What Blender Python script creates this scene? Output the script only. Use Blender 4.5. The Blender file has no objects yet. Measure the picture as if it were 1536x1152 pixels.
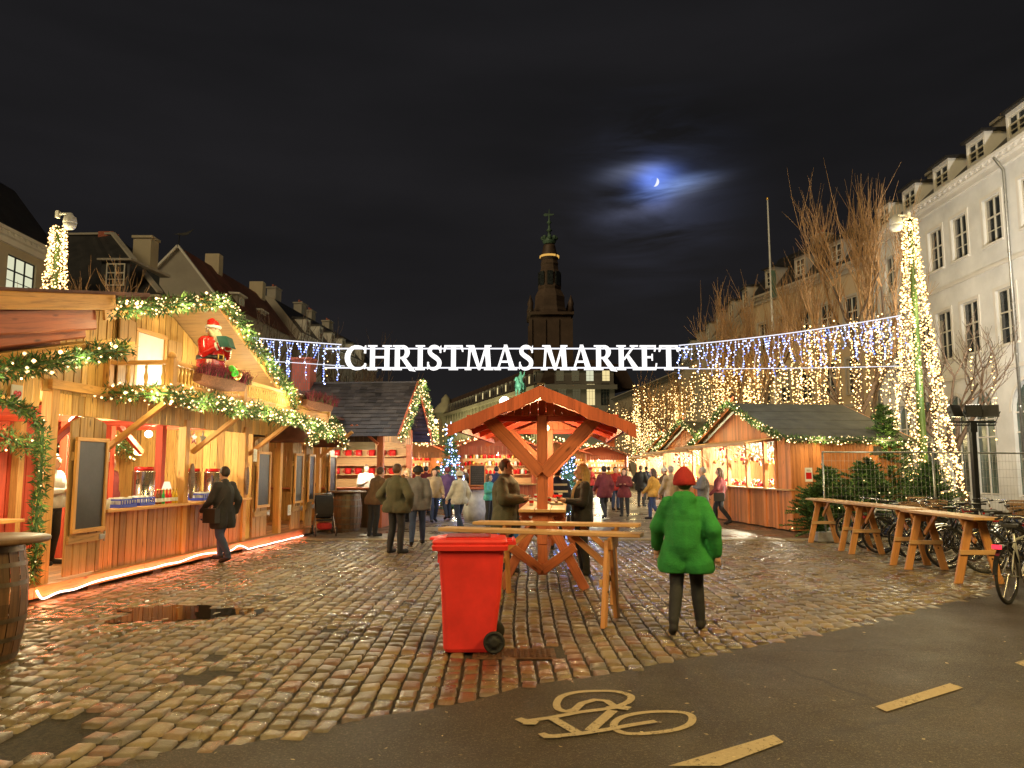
import bpy, math, random
import numpy as np
from mathutils import Vector, Matrix, Euler
R = math.radians
rnd = random.Random(11)
PI = math.pi
SC = bpy.context.scene
COL = SC.collection
V = Vector

# ------------------------------------------------------------------ camera model (also used to take measurements)
F_PX, HOR, CY, CAMH = 1150.0, 702.0, 576.0, 1.70
PITCH = math.atan((HOR-CY)/F_PX)
def ray(px, py):
    u = (px-768)/F_PX; v = (CY-py)/F_PX
    return (u, math.cos(PITCH)-v*math.sin(PITCH), math.sin(PITCH)+v*math.cos(PITCH))
def P(px, py, Y):
    r = ray(px, py); t = Y/r[1]
    return V((r[0]*t, Y, CAMH+r[2]*t))
def G(px, py, z=0.0):
    r = ray(px, py); t = (z-CAMH)/r[2]
    return V((r[0]*t, r[1]*t, z))
class Fr:
    """local frame standing on the ground: x along a facade, y into the building"""
    def __init__(s, o, a):
        s.o = o; s.a = a; s.u = (math.cos(a), math.sin(a)); s.n = (-math.sin(a), math.cos(a))
    def hit(s, px, py, off=0):
        r = ray(px, py); ox, oy = s.o[0]+s.n[0]*off, s.o[1]+s.n[1]*off
        d = r[0]*s.n[0]+r[1]*s.n[1]; t = (ox*s.n[0]+oy*s.n[1])/d
        x, y = r[0]*t, r[1]*t
        return V(((x-s.o[0])*s.u[0]+(y-s.o[1])*s.u[1], off, CAMH+r[2]*t))
    def w(s, p):
        return V((s.o[0]+s.u[0]*p[0]+s.n[0]*p[1], s.o[1]+s.u[1]*p[0]+s.n[1]*p[1], p[2]))

# ------------------------------------------------------------------ mesh builder
def basis(d, up=(0, 0, 1)):
    x = V(d).normalized(); u = V(up)
    if abs(x.dot(u)) > 0.98: u = V((1, 0, 0)) if abs(x.x) < .9 else V((0, 1, 0))
    y = u.cross(x).normalized(); z = x.cross(y).normalized()
    return x, y, z
BOXF = ((0,3,2,1),(4,5,6,7),(0,1,5,4),(1,2,6,5),(2,3,7,6),(3,0,4,7))
class MB:
    def __init__(s): s.v=[]; s.f=[]; s.uv=[]; s.m=[]; s.sm=[]
    def face(s, pts, mi=0, uv=None, smooth=False):
        n=len(s.v); s.v += [tuple(p) for p in pts]; s.f.append(tuple(range(n, n+len(pts))))
        s.uv.append(uv or [(0,0)]*len(pts)); s.m.append(mi); s.sm.append(smooth)
    def hexa(s, q, mi=0, uvl=None):
        """eight corners (bottom 4, top 4); uv runs along the longest edge"""
        n=len(s.v); q=[V(p) for p in q]; s.v += [tuple(p) for p in q]
        e=[(q[1]-q[0]).length,(q[3]-q[0]).length,(q[4]-q[0]).length]
        L=e.index(max(e)); o=(rnd.uniform(0,50),rnd.uniform(0,50))
        c=[(0,0,0),(e[0],0,0),(e[0],e[1],0),(0,e[1],0),(0,0,e[2]),(e[0],0,e[2]),(e[0],e[1],e[2]),(0,e[1],e[2])]
        oth=[i for i in range(3) if i!=L]
        for f in BOXF:
            s.f.append(tuple(n+i for i in f))
            axs=[k for k in range(3) if len({round(c[i][k],5) for i in f})>1]
            uv=[]
            for i in f:
                if L in axs or len(axs)<2:
                    b=[k for k in axs if k!=L]; b=b[0] if b else oth[0]
                    uv.append((c[i][L]+o[0], c[i][b]+o[1]+(.4 if b==oth[1] else 0)))
                else: uv.append((c[i][oth[0]]*.3+o[0], c[i][oth[1]]+o[1]))
            s.uv.append(uv); s.m.append(mi); s.sm.append(False)
    def box(s, c, d, rot=None, mi=0):
        c=V(c); h=V(d)/2
        q=[V((sx*h.x,sy*h.y,sz*h.z)) for sz in (-1,1) for sx,sy in ((-1,-1),(1,-1),(1,1),(-1,1))]
        if rot is not None: q=[rot@p for p in q]
        s.hexa([c+p for p in q], mi)
    def bb(s, x0,x1,y0,y1,z0,z1, mi=0): s.box(((x0+x1)/2,(y0+y1)/2,(z0+z1)/2),(abs(x1-x0),abs(y1-y0),abs(z1-z0)),None,mi)
    def bar(s, p0, p1, w, h, up=(0,0,1), mi=0):
        p0=V(p0); p1=V(p1); x,y,z=basis(p1-p0,up)
        q=[]
        for zz in (-1,1):
            for e,sy in ((p0,-1),(p1,-1),(p1,1),(p0,1)): q.append(e+y*(sy*w/2)+z*(zz*h/2))
        s.hexa(q, mi)
    def slab(s, a,b,c,d, t, mi=0):
        a,b,c,d=[V(p) for p in (a,b,c,d)]
        n=(b-a).cross(d-a).normalized()*t
        s.hexa([a,b,c,d,a+n,b+n,c+n,d+n], mi)
    def tube(s, pts, r, n=8, mi=0, cap=True, smooth=True, closed=False):
        pts=[V(p) for p in pts]; N=len(pts); rs=r if isinstance(r,(list,tuple)) else [r]*N
        base=len(s.v); prev=None; L=0
        for i,p in enumerate(pts):
            a=pts[i-1] if (i>0 or closed) else p; b=pts[(i+1)%N] if (i<N-1 or closed) else p
            d=(b-a).normalized() if (b-a).length>1e-9 else V((0,0,1))
            if prev is None: x,y,z=basis(d)
            else:
                y=(prev-d*prev.dot(d)); y=y.normalized() if y.length>1e-6 else basis(d)[1]; z=d.cross(y)
            prev=y
            for k in range(n):
                t=2*PI*k/n; s.v.append(tuple(p+(y*math.cos(t)+z*math.sin(t))*rs[i]))
        for i in range(N if closed else N-1):
            j=(i+1)%N; l=(pts[j]-pts[i]).length
            for k in range(n):
                k2=(k+1)%n
                s.f.append((base+i*n+k, base+i*n+k2, base+j*n+k2, base+j*n+k))
                s.uv.append([(L,k/n),(L,(k+1)/n),(L+l,(k+1)/n),(L+l,k/n)]); s.m.append(mi); s.sm.append(smooth)
            L+=l
        if cap and not closed:
            for rr,i in ((list(reversed(range(n))),0),(list(range(n)),N-1)):
                s.f.append(tuple(base+i*n+k for k in rr)); s.uv.append([(0,0)]*n); s.m.append(mi); s.sm.append(False)
    def lathe(s, prof, n=20, c=(0,0,0), mi=0, smooth=True, axis=None, a0=0, cap=True):
        c=V(c); base=len(s.v); M=Matrix.Identity(3)
        if axis is not None: M=V((0,0,1)).rotation_difference(V(axis)).to_matrix()
        for r,z in prof:
            for k in range(n):
                t=a0+2*PI*k/n; s.v.append(tuple(c+M@V((r*math.cos(t),r*math.sin(t),z))))
        for i in range(len(prof)-1):
            for k in range(n):
                k2=(k+1)%n
                s.f.append((base+i*n+k,base+i*n+k2,base+(i+1)*n+k2,base+(i+1)*n+k))
                z0,z1=prof[i][1],prof[i+1][1]
                s.uv.append([(z0,k/n*2),(z0,(k+1)/n*2),(z1,(k+1)/n*2),(z1,k/n*2)]); s.m.append(mi); s.sm.append(smooth)
        if cap:
            for i,rr in ((0,list(reversed(range(n)))),(len(prof)-1,list(range(n)))):
                if prof[i][0]>1e-4:
                    s.f.append(tuple(base+i*n+k for k in rr)); s.uv.append([(0,0)]*n); s.m.append(mi); s.sm.append(False)
    def ball(s, c, r, n=12, m=8, mi=0, sc=(1,1,1)):
        c=V(c); base=len(s.v)
        for i in range(m+1):
            a=PI*i/m
            for k in range(n):
                t=2*PI*k/n
                s.v.append((c.x+r*sc[0]*math.sin(a)*math.cos(t), c.y+r*sc[1]*math.sin(a)*math.sin(t), c.z+r*sc[2]*math.cos(a)))
        for i in range(m):
            for k in range(n):
                k2=(k+1)%n; s.f.append((base+i*n+k,base+(i+1)*n+k,base+(i+1)*n+k2,base+i*n+k2))
                s.uv.append([(0,0)]*4); s.m.append(mi); s.sm.append(True)
    def octa(s, c, r, mi=0):
        n=len(s.v); x,y,z=c
        s.v += [(x+r,y,z),(x-r,y,z),(x,y+r,z),(x,y-r,z),(x,y,z+r),(x,y,z-r)]
        for f in ((0,2,4),(2,1,4),(1,3,4),(3,0,4),(2,0,5),(1,2,5),(3,1,5),(0,3,5)):
            s.f.append(tuple(n+i for i in f)); s.uv.append([(0,0)]*3); s.m.append(mi); s.sm.append(True)
    def capsule(s, p0, p1, r0, r1, n=12, mi=0):
        p0=V(p0); p1=V(p1); d=(p1-p0); L=d.length; d=d/L if L>1e-6 else V((0,0,1))
        pts=[];rs=[]
        for a in (90,60,30,0): pts.append(p0-d*r0*math.sin(R(a))); rs.append(max(r0*math.cos(R(a)),.0005))
        for a in (0,30,60,90): pts.append(p1+d*r1*math.sin(R(a))); rs.append(max(r1*math.cos(R(a)),.0005))
        s.tube(pts, rs, n, mi)
    def prism(s, poly, t, M=None, mi=0):
        """polygon in xz, thickness t along y (centred)"""
        M=M or Matrix.Identity(4)
        a=[M@V((p[0],-t/2,p[1])) for p in poly]; b=[M@V((p[0],t/2,p[1])) for p in poly]
        s.face(a,mi,[(p[1],p[0]) for p in poly]); s.face(list(reversed(b)),mi,[(p[1],p[0]) for p in reversed(poly)])
        N=len(poly)
        for i in range(N):
            j=(i+1)%N; l=(a[j]-a[i]).length
            s.face([a[j],a[i],b[i],b[j]],mi,[(l,0),(0,0),(0,t),(l,t)])
    def join(s, o, M=None):
        n=len(s.v); s.v += [tuple(M@V(p)) for p in o.v] if M is not None else o.v
        s.f += [tuple(i+n for i in f) for f in o.f]; s.uv+=o.uv; s.m+=o.m; s.sm+=o.sm
    def mesh(s, name, mats):
        me=bpy.data.meshes.new(name); me.from_pydata(s.v,[],s.f)
        me.polygons.foreach_set('material_index', s.m); me.polygons.foreach_set('use_smooth', s.sm)
        uvl=me.uv_layers.new(name='UVMap'); flat=[c for f in s.uv for p in f for c in p]
        uvl.data.foreach_set('uv', flat)
        for m in mats: me.materials.append(m)
        me.update(); return me
    def ob(s, name, mats, parent=None, bevel=0, loc=None, rz=None):
        if not isinstance(mats,(list,tuple)): mats=[mats]
        o=bpy.data.objects.new(name, s.mesh(name,mats)); COL.objects.link(o)
        if parent: o.parent=parent
        if loc is not None: o.location=loc
        if rz is not None: o.rotation_euler=(0,0,rz)
        if bevel:
            b=o.modifiers.new('Bevel','BEVEL'); b.width=bevel; b.segments=1; b.limit_method='ANGLE'; b.angle_limit=R(50)
        return o
def tag(o, label=None, cat=None, group=None, kind=None):
    if label: o['label']=label
    if cat: o['category']=cat
    if group: o['group']=group
    if kind: o['kind']=kind
    return o
def empty(name, loc=(0,0,0), rz=0, label=None, cat=None, group=None):
    o=bpy.data.objects.new(name,None); COL.objects.link(o); o.location=loc; o.rotation_euler=(0,0,rz); o.empty_display_size=.2
    return tag(o,label,cat,group)
KIDS={}
def kids(o): return [c for c in bpy.data.objects if c.parent==o]
def copy_tree(o, label=None, loc=None, rz=None, scale=None, group=None, parent=None):
    ch=kids(o); c=o.copy(); COL.objects.link(c)
    if parent is not None: c.parent=parent
    if label: c['label']=label
    if group: c['group']=group
    if loc is not None: c.location=loc
    if rz is not None: c.rotation_euler=(0,0,rz)
    if scale is not None: c.scale=(scale,)*3 if not isinstance(scale,(tuple,list)) else scale
    for k in ch: copy_tree(k,parent=c)
    return c

# ------------------------------------------------------------------ materials
MAT={}
class NT:
    def __init__(s,m): s.t=m.node_tree; s.t.nodes.clear()
    def n(s,typ,**kw):
        nd=s.t.nodes.new(typ); ins=kw.pop('ins',{})
        for k,v in kw.items(): setattr(nd,k,v)
        for k,v in ins.items():
            if isinstance(v,bpy.types.NodeSocket): s.t.links.new(v,nd.inputs[k])
            else: nd.inputs[k].default_value=v
        return nd
    def link(s,a,b): s.t.links.new(a,b)
    def ramp(s,fac,stops,interp='LINEAR'):
        nd=s.n('ShaderNodeValToRGB'); s.link(fac,nd.inputs[0]); cr=nd.color_ramp; cr.interpolation=interp
        while len(cr.elements)<len(stops): cr.elements.new(.5)
        for e,(p,c) in zip(cr.elements,stops):
            e.position=p; e.color=(*c,1) if len(c)==3 else c
        return nd.outputs[0]
    def math(s,op,a,b=None,clamp=False):
        nd=s.n('ShaderNodeMath',operation=op,use_clamp=clamp)
        for i,x in enumerate((a,b)):
            if x is None: continue
            if isinstance(x,bpy.types.NodeSocket): s.link(x,nd.inputs[i])
            else: nd.inputs[i].default_value=x
        return nd.outputs[0]
    def mix(s,fac,a,b,typ='MIX'):
        nd=s.n('ShaderNodeMix',data_type='RGBA',blend_type=typ,clamp_factor=True)
        for i,x in ((0,fac),(6,a),(7,b)):
            if isinstance(x,bpy.types.NodeSocket): s.link(x,nd.inputs[i])
            else: nd.inputs[i].default_value=x if i==0 else ((*x,1) if len(x)==3 else x)
        return nd.outputs[2]
    def noise(s,vec,scale,detail=4,rough=.6,dist=0):
        nd=s.n('ShaderNodeTexNoise',ins={'Scale':scale,'Detail':detail,'Roughness':rough,'Distortion':dist})
        if vec is not None: s.link(vec,nd.inputs['Vector'])
        return nd.outputs['Fac']
    def mapv(s,vec,sc=(1,1,1)):
        nd=s.n('ShaderNodeMapping'); s.link(vec,nd.inputs[0]); nd.inputs['Scale'].default_value=sc; return nd.outputs[0]
def newmat(name):
    m=bpy.data.materials.new(name); m.use_nodes=True; MAT[name]=m; return m,NT(m)
def finish(t,bsdf):
    o=t.n('ShaderNodeOutputMaterial'); t.link(bsdf.outputs[0],o.inputs[0])
def plain(name,col,rough=.6,metal=0,var=.25,scale=6,bump=.15,coat=0,coord='Object',island=0,spec=.5,bdist=.01):
    m,t=newmat(name); tc=t.n('ShaderNodeTexCoord').outputs[coord]
    nf=t.noise(tc,scale,6); dk=tuple(c*(1-var) for c in col); lt=tuple(min(1,c*(1+var)) for c in col)
    c=t.ramp(nf,[(.3,dk),(.7,lt)])
    if island:
        ri=t.n('ShaderNodeNewGeometry').outputs['Random Per Island']
        k=t.math('MULTIPLY_ADD',ri,island*2); k.node.inputs[2].default_value=1-island
        cc=t.n('ShaderNodeCombineColor'); [t.link(k,cc.inputs[i]) for i in range(3)]
        c=t.mix(1.0,c,cc.outputs[0],'MULTIPLY')
    n2=t.noise(tc,scale*7,5)
    r=t.math('MULTIPLY_ADD',n2,.25); r.node.inputs[2].default_value=rough-.12
    b=t.n('ShaderNodeBump',ins={'Strength':bump,'Distance':bdist,'Height':n2})
    p=t.n('ShaderNodeBsdfPrincipled',ins={'Base Color':c,'Roughness':r,'Metallic':metal,'Normal':b.outputs[0],'Coat Weight':coat,'Coat Roughness':.1,'Specular IOR Level':spec})
    finish(t,p); return m
def wood(name,col,dark,rough=.55,island=.28,gs=1.6,gf=26,knots=True,bump=.3,red=None):
    m,t=newmat(name); uv=t.n('ShaderNodeTexCoord').outputs['UV']
    g=t.noise(t.mapv(uv,(gs,gf,1)),1.0,6,.65,1.2)
    g2=t.noise(t.mapv(uv,(gs*.35,gf*.18,1)),1.0,3,.5,.6)
    c=t.ramp(g,[(.28,dark),(.5,col),(.75,tuple(min(1,x*1.22) for x in col))])
    c=t.mix(t.math('MULTIPLY',g2,.55),c,t.mix(1.0,c,(.62,.5,.42),'MULTIPLY'))
    if knots:
        vo=t.n('ShaderNodeTexVoronoi',ins={'Scale':1.0}); t.link(t.mapv(uv,(1.7,6.5,1)),vo.inputs['Vector'])
        kf=t.ramp(vo.outputs['Distance'],[(.05,(1,1,1)),(.13,(0,0,0))])
        c=t.mix(kf,c,tuple(x*.45 for x in dark))
    ri=t.n('ShaderNodeNewGeometry').outputs['Random Per Island']
    k=t.math('MULTIPLY_ADD',ri,island*2); k.node.inputs[2].default_value=1-island
    cc=t.n('ShaderNodeCombineColor',ins={0:k,1:k,2:k}); c=t.mix(1.0,c,cc.outputs[0],'MULTIPLY')
    if red: c=t.mix(t.math('MULTIPLY',t.math('FRACT',t.math('MULTIPLY',ri,7.3)),.5),c,red)
    b=t.n('ShaderNodeBump',ins={'Strength':bump,'Distance':.006,'Height':g})
    r=t.math('MULTIPLY_ADD',g,.2); r.node.inputs[2].default_value=rough-.1
    p=t.n('ShaderNodeBsdfPrincipled',ins={'Base Color':c,'Roughness':r,'Normal':b.outputs[0]})
    finish(t,p); return m
def emis(name,col,strength,sample=False,edge=None):
    m,t=newmat(name)
    c=(*col,1)
    e=t.n('ShaderNodeEmission',ins={'Strength':strength,'Color':c})
    if edge:
        lw=t.n('ShaderNodeLayerWeight',ins={'Blend':.45}); cc=t.mix(lw.outputs['Facing'],col,edge); t.link(cc,e.inputs['Color'])  # rim colour paints the halo of the bulb
        st=t.math('MULTIPLY_ADD',lw.outputs['Facing'],-strength*.9); st.node.inputs[2].default_value=strength*1.0
        ri=t.n('ShaderNodeNewGeometry').outputs['Random Per Island']; rs=t.ramp(ri,[(0,(.12,)*3),(.5,(.4,)*3),(1,(1,)*3)]); t.link(t.math('MULTIPLY',st,rs),e.inputs['Strength'])
    finish(t,e)
    if not sample:
        try: m.cycles.emission_sampling='NONE'
        except Exception: pass
    return m
# pale new timber, weathered timber, stained timber
wood('pine',(.74,.46,.14),(.40,.20,.05),island=.36); wood('pine_front',(.52,.26,.10),(.24,.10,.035),island=.35)
wood('pine_beam',(.70,.38,.12),(.44,.20,.055),island=.1); wood('old_wood',(.42,.26,.10),(.20,.115,.045),island=.2)
wood('red_beam',(.50,.145,.06),(.30,.075,.032),island=.12); wood('red_stain',(.58,.13,.055),(.38,.08,.035),island=.2)
wood('red_paint',(.55,.075,.035),(.36,.04,.02),island=.1,knots=False)
wood('orange_board',(.66,.25,.085),(.40,.13,.04),island=.30); wood('trestle',(.58,.27,.09),(.40,.16,.05),island=.12)
wood('plank_top',(.60,.36,.16),(.42,.22,.09),island=.1); wood('barrel_wood',(.19,.10,.05),(.09,.045,.022),island=.3,gs=1.0,gf=10)
wood('dark_beam',(.10,.06,.035),(.05,.03,.02),island=.2)
plain('roof_slate',(.055,.045,.038),.55,var=.4,scale=3,island=.45,bump=.4)
plain('roof_felt',(.10,.095,.065),.9,var=.3,scale=2,bump=.5)
plain('roof_black',(.022,.02,.019),.5,var=.5,scale=1.5,island=.3,bump=.5)
plain('roof_red',(.16,.05,.03),.8,var=.3,scale=2,island=.25)
plain('shingle',(.12,.045,.028),.6,var=.4,scale=4,island=.3)
plain('plaster_white',(.78,.78,.76),.85,var=.17,scale=.6,bump=.1)
plain('plaster_trim',(.76,.73,.67),.8,var=.08,scale=1)
plain('plaster_beige',(.50,.38,.24),.85,var=.15,scale=.4)
plain('plaster_cream',(.55,.47,.33),.85,var=.12,scale=.5)
plain('plaster_grey',(.40,.36,.30),.85,var=.15,scale=.5)
plain('granite',(.30,.26,.17),.8,var=.2,scale=.2,bump=.2)
plain('granite_dark',(.16,.14,.12),.8,var=.2,scale=.2)
plain('copper',(.10,.17,.12),.6,var=.3,scale=.5,metal=.2)
plain('copper_dark',(.09,.055,.04),.6,var=.3,scale=.3,metal=.2)
plain('brick',(.42,.12,.07),.85,var=.3,scale=14,bump=.5)
plain('frame_white',(.62,.58,.48),.6,var=.05)
plain('iron',(.03,.028,.026),.45,metal=.7,var=.3,scale=8)
plain('iron_band',(.16,.13,.10),.45,metal=.8,var=.3,scale=8)
plain('galv',(.42,.42,.40),.4,metal=.8,var=.2,scale=10)
plain('steel',(.72,.70,.66),.2,metal=1,var=.05,scale=3,bump=.02)
plain('hinge',(.45,.43,.40),.4,metal=.8)
plain('concrete',(.30,.28,.25),.85,var=.3,scale=6,bump=.4)
plain('red_plastic',(.86,.045,.038),.45,var=.14,scale=3.5,bump=.08)
plain('red_plastic_dark',(.33,.012,.012),.5,var=.1)
plain('rubber',(.018,.017,.016),.7,var=.3,scale=20)
plain('tyre',(.02,.019,.018),.75,var=.2,scale=30,bump=.3)
plain('chrome',(.6,.58,.54),.22,metal=1,var=.05)
for n,c in dict(bike_black=(.02,.02,.022),bike_silver=(.45,.45,.44),bike_red=(.30,.02,.02),bike_blue=(.03,.06,.18),bike_green=(.03,.12,.06),bike_cream=(.5,.44,.3)).items():
    plain(n,c,.3,metal=.3,var=.08,bump=.02,coat=.5)
plain('saddle',(.02,.017,.015),.5)
plain('wicker',(.33,.19,.09),.75,var=.4,scale=30,bump=.8)
plain('board_black',(.030,.024,.022),.45,var=.4,scale=3,bump=.1)
plain('crate_blue',(.03,.06,.55),.4,var=.1); plain('linen_white',(.75,.72,.66),.8,var=.08)
plain('paper_white',(.75,.73,.68),.8,var=.05); plain('glass_red',(.55,.02,.02),.15,var=.1,bump=.02)
plain('glass_green',(.02,.25,.05),.1,bump=.02); plain('glass_brown',(.14,.04,.01),.1,bump=.02); plain('glass_yellow',(.75,.45,.03),.1,bump=.02)
plain('gold',(.85,.52,.12),.3,metal=.9,var=.1)
plain('needles',(.045,.11,.03),.6,var=.6,scale=4,bump=0,island=.5)
plain('needles_light',(.14,.25,.06),.6,var=.5,scale=4,bump=0,island=.5)
plain('bark',(.10,.065,.04),.85,var=.4,scale=12,bump=.6)
plain('twig',(.38,.22,.095),.7,var=.35,scale=5,bump=.1)
plain('heather',(.24,.03,.07),.8,var=.5,scale=9,bump=0,island=.5)
plain('skin',(.62,.36,.25),.5,var=.08,scale=9,bump=.03)
plain('hair_brown',(.07,.035,.018),.6,var=.4,scale=20); plain('hair_blond',(.42,.28,.12),.6,var=.3,scale=20); plain('hair_grey',(.32,.29,.26),.6,var=.3,scale=20)
plain('hair_dark',(.02,.014,.01),.6,var=.3,scale=20)
for n,c in dict(cloth_green=(.025,.24,.045),cloth_black=(.02,.02,.023),cloth_olive=(.075,.07,.04),cloth_brown=(.12,.07,.04),cloth_navy=(.02,.03,.075),cloth_red=(.38,.02,.02),
    cloth_maroon=(.16,.025,.03),cloth_grey=(.14,.135,.14),cloth_beige=(.38,.28,.17),cloth_teal=(.06,.32,.30),cloth_blue=(.03,.16,.50),cloth_white=(.62,.60,.56),cloth_mustard=(.5,.26,.04),
    jeans=(.035,.055,.12),trouser_dark=(.022,.022,.026),shoe=(.018,.015,.014),cloth_purple=(.10,.05,.16)).items():
    plain(n,c,.85,var=.22,scale=7,bump=.35,bdist=.02)
plain('suit_red',(.60,.018,.015),.25,var=.06,coat=.6,bump=.03); plain('fur_white',(.80,.78,.72),.6,var=.08,bump=.3,scale=20)
plain('beard',(.52,.44,.28),.6,var=.2,scale=15,bump=.5); plain('book_green',(.02,.075,.055),.4); plain('glove_green',(.08,.75,.05),.5,var=.1)
plain('belt_black',(.012,.012,.012),.3)

plain('plastic_sheet',(.6,.58,.52),.35,var=.2)
plain('lamp_housing',(.03,.03,.03),.4,metal=.5); plain('camera_white',(.75,.74,.70),.35,var=.04)
emis('bulb_warm',(1,.84,.45),11.0,edge=(1,.42,.05))
emis('bulb_gold',(1,.74,.32),15.0,edge=(1,.35,.03))
emis('bulb_blue',(.55,.68,1),26.0,edge=(.12,.2,1))
emis('bulb_deepblue',(.2,.32,1),16.0,edge=(.05,.1,1))
emis('cord_glow',(.9,.9,1),1.3)  # wires and rails glow themselves, bulb light put into their colour
emis('sign_light',(1,.97,.95),1.6)
emis('rope_light',(1,.42,.25),4.0,edge=(1,.08,.02))
emis('rope_glow',(1,.6,.45),6.0)
emis('lamp_white',(1,.9,.72),12); emis('lamp_warm',(1,.62,.25),9)
emis('win_warm',(1,.80,.38),.95); emis('win_cream',(.9,.9,.62),.8); emis('win_dim',(.8,.68,.35),.11); emis('win_interior',(1,.86,.6),1.2)
emis('tail_red',(1,.03,.05),2.5)
emis('slit_gold',(1,.55,.12),.75)
def glassmat(name,col,rough=.08):
    m,t=newmat(name); tc=t.n('ShaderNodeTexCoord').outputs['Object']
    nf=t.noise(tc,1.2,3); c=t.ramp(nf,[(.35,tuple(x*.5 for x in col)),(.7,tuple(x*1.6 for x in col))])
    b=t.n('ShaderNodeBump',ins={'Strength':.05,'Distance':.02,'Height':t.noise(tc,2.5,2)})
    finish(t,t.n('ShaderNodeBsdfPrincipled',ins={'Base Color':c,'Roughness':rough,'Normal':b.outputs[0],'Specular IOR Level':.8}))
glassmat('pane_dark',(.035,.04,.04)); glassmat('pane_green',(.10,.14,.12),.15)
# ground materials
def ground_mats():
    m,t=newmat('asphalt'); tc=t.n('ShaderNodeTexCoord').outputs['Object']
    big=t.noise(tc,.55,5,.6,.5); fine=t.ramp(t.noise(tc,55,5,.85),[(.38,(0,0,0)),(.62,(1,1,1))]); med=t.noise(tc,9,6,.7)
    c=t.ramp(big,[(.3,(.034,.022,.013)),(.7,(.066,.046,.026))])
    sp_=t.ramp(t.noise(tc,75,4,.8),[(.54,(0,0,0)),(.63,(1,1,1))]); c=t.mix(t.math('MULTIPLY',fine,.75),c,t.mix(1.0,c,(.35,.35,.35),'MULTIPLY')); c=t.mix(t.math('MULTIPLY',sp_,.6),c,(.26,.21,.15)); ck=t.n('ShaderNodeTexVoronoi',ins={'Scale':.55,'Randomness':1.0}); ck.feature='DISTANCE_TO_EDGE'; wv=t.n('ShaderNodeMix',data_type='RGBA',ins={0:.12,6:tc}); nn=t.n('ShaderNodeTexNoise',ins={'Scale':3.0,'Detail':6.0,'Vector':tc}); t.link(nn.outputs['Color'],wv.inputs[7]); t.link(wv.outputs[2],ck.inputs['Vector']); ce=t.ramp(ck.outputs['Distance'],[(.003,(1,1,1)),(.009,(0,0,0))]); c=t.mix(t.math('MULTIPLY',ce,t.ramp(t.noise(tc,.5,2),[(.48,(0,0,0)),(.6,(.8,)*3)])),c,(.015,.011,.008))
    vo=t.n('ShaderNodeTexVoronoi',ins={'Scale':5.0,'Randomness':1.0}); t.link(tc,vo.inputs['Vector'])
    sp=t.ramp(vo.outputs['Distance'],[(.045,(1,1,1)),(.07,(0,0,0))]); rc=t.ramp(vo.outputs['Color'],[(.72,(0,0,0)),(.74,(1,1,1))])
    spm=t.math('MULTIPLY',sp,rc); c=t.mix(spm,c,(.30,.25,.19))
    r=t.ramp(t.noise(tc,1.3,5,.65),[(.3,(.46,)*3),(.7,(.62,)*3)])
    h=t.math('ADD',fine,t.math('MULTIPLY',med,.6)); b=t.n('ShaderNodeBump',ins={'Strength':.55,'Distance':.006,'Height':h})
    finish(t,t.n('ShaderNodeBsdfPrincipled',ins={'Base Color':c,'Roughness':r,'Normal':b.outputs[0]}))
    m,t=newmat('cobble'); g=t.n('ShaderNodeNewGeometry'); tc=t.n('ShaderNodeTexCoord').outputs['Object']; ri=g.outputs['Random Per Island']
    c=t.ramp(ri,[(0,(.14,.10,.05)),(.25,(.25,.185,.095)),(.5,(.33,.25,.13)),(.62,(.19,.165,.135)),(.8,(.40,.31,.165)),(.93,(.27,.14,.085)),(1,(.17,.14,.11))])
    n1=t.noise(tc,22,6,.7); c=t.mix(t.math('MULTIPLY',n1,.8),c,t.mix(1.0,c,(.30,.27,.25),'MULTIPLY'))
    # the reddish setts of the middle of the square
    sx=t.n('ShaderNodeSeparateXYZ'); t.link(tc,sx.inputs[0])
    dx=t.math('ABSOLUTE',t.math('SUBTRACT',sx.outputs[0],.1)); redm=t.ramp(dx,[(.5,(1,1,1)),(1.6,(0,0,0))])
    dy=t.ramp(sx.outputs[1],[(.0,(1,1,1)),(1,(1,1,1))])
    far=t.math('SUBTRACT',1.0,t.math('MULTIPLY',t.math('SUBTRACT',sx.outputs[1],7.0),.4),clamp=True)
    rf=t.math('MULTIPLY',t.math('MULTIPLY',redm,far,clamp=True),t.math('MULTIPLY',t.math('FRACT',t.math('MULTIPLY',ri,9.7)),.75))
    c=t.mix(rf,c,(.17,.045,.028))
    wet=t.noise(tc,.8,5,.6,.4); r=t.ramp(wet,[(.38,(.16,)*3),(.62,(.46,)*3)])
    b=t.n('ShaderNodeBump',ins={'Strength':.7,'Distance':.008,'Height':t.math('ADD',t.noise(tc,38,6,.75),t.math('MULTIPLY',t.noise(tc,9,4,.6),.9))})
    finish(t,t.n('ShaderNodeBsdfPrincipled',ins={'Base Color':c,'Roughness':r,'Normal':b.outputs[0],'Specular IOR Level':.6}))
    m,t=newmat('joint_dirt'); tc=t.n('ShaderNodeTexCoord').outputs['Object']
    n1=t.noise(tc,34,6,.85); c=t.ramp(n1,[(.40,(.008,.006,.004)),(.60,(.085,.062,.036))])
    b=t.n('ShaderNodeBump',ins={'Strength':1.0,'Distance':.02,'Height':n1})
    finish(t,t.n('ShaderNodeBsdfPrincipled',ins={'Base Color':c,'Roughness':.7,'Normal':b.outputs[0]}))
    m,t=newmat('paving'); tc=t.n('ShaderNodeTexCoord').outputs['Object']
    br=t.n('ShaderNodeTexBrick',ins={'Scale':1.0,'Color1':(.17,.13,.09,1),'Color2':(.23,.18,.12,1),'Mortar':(.04,.03,.02,1),'Mortar Size':.012,'Brick Width':.55,'Row Height':.35}); t.link(tc,br.inputs['Vector'])
    c=t.mix(t.noise(tc,1.2,5),br.outputs[0],t.mix(1.0,br.outputs[0],(.5,.48,.45),'MULTIPLY'))
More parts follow.
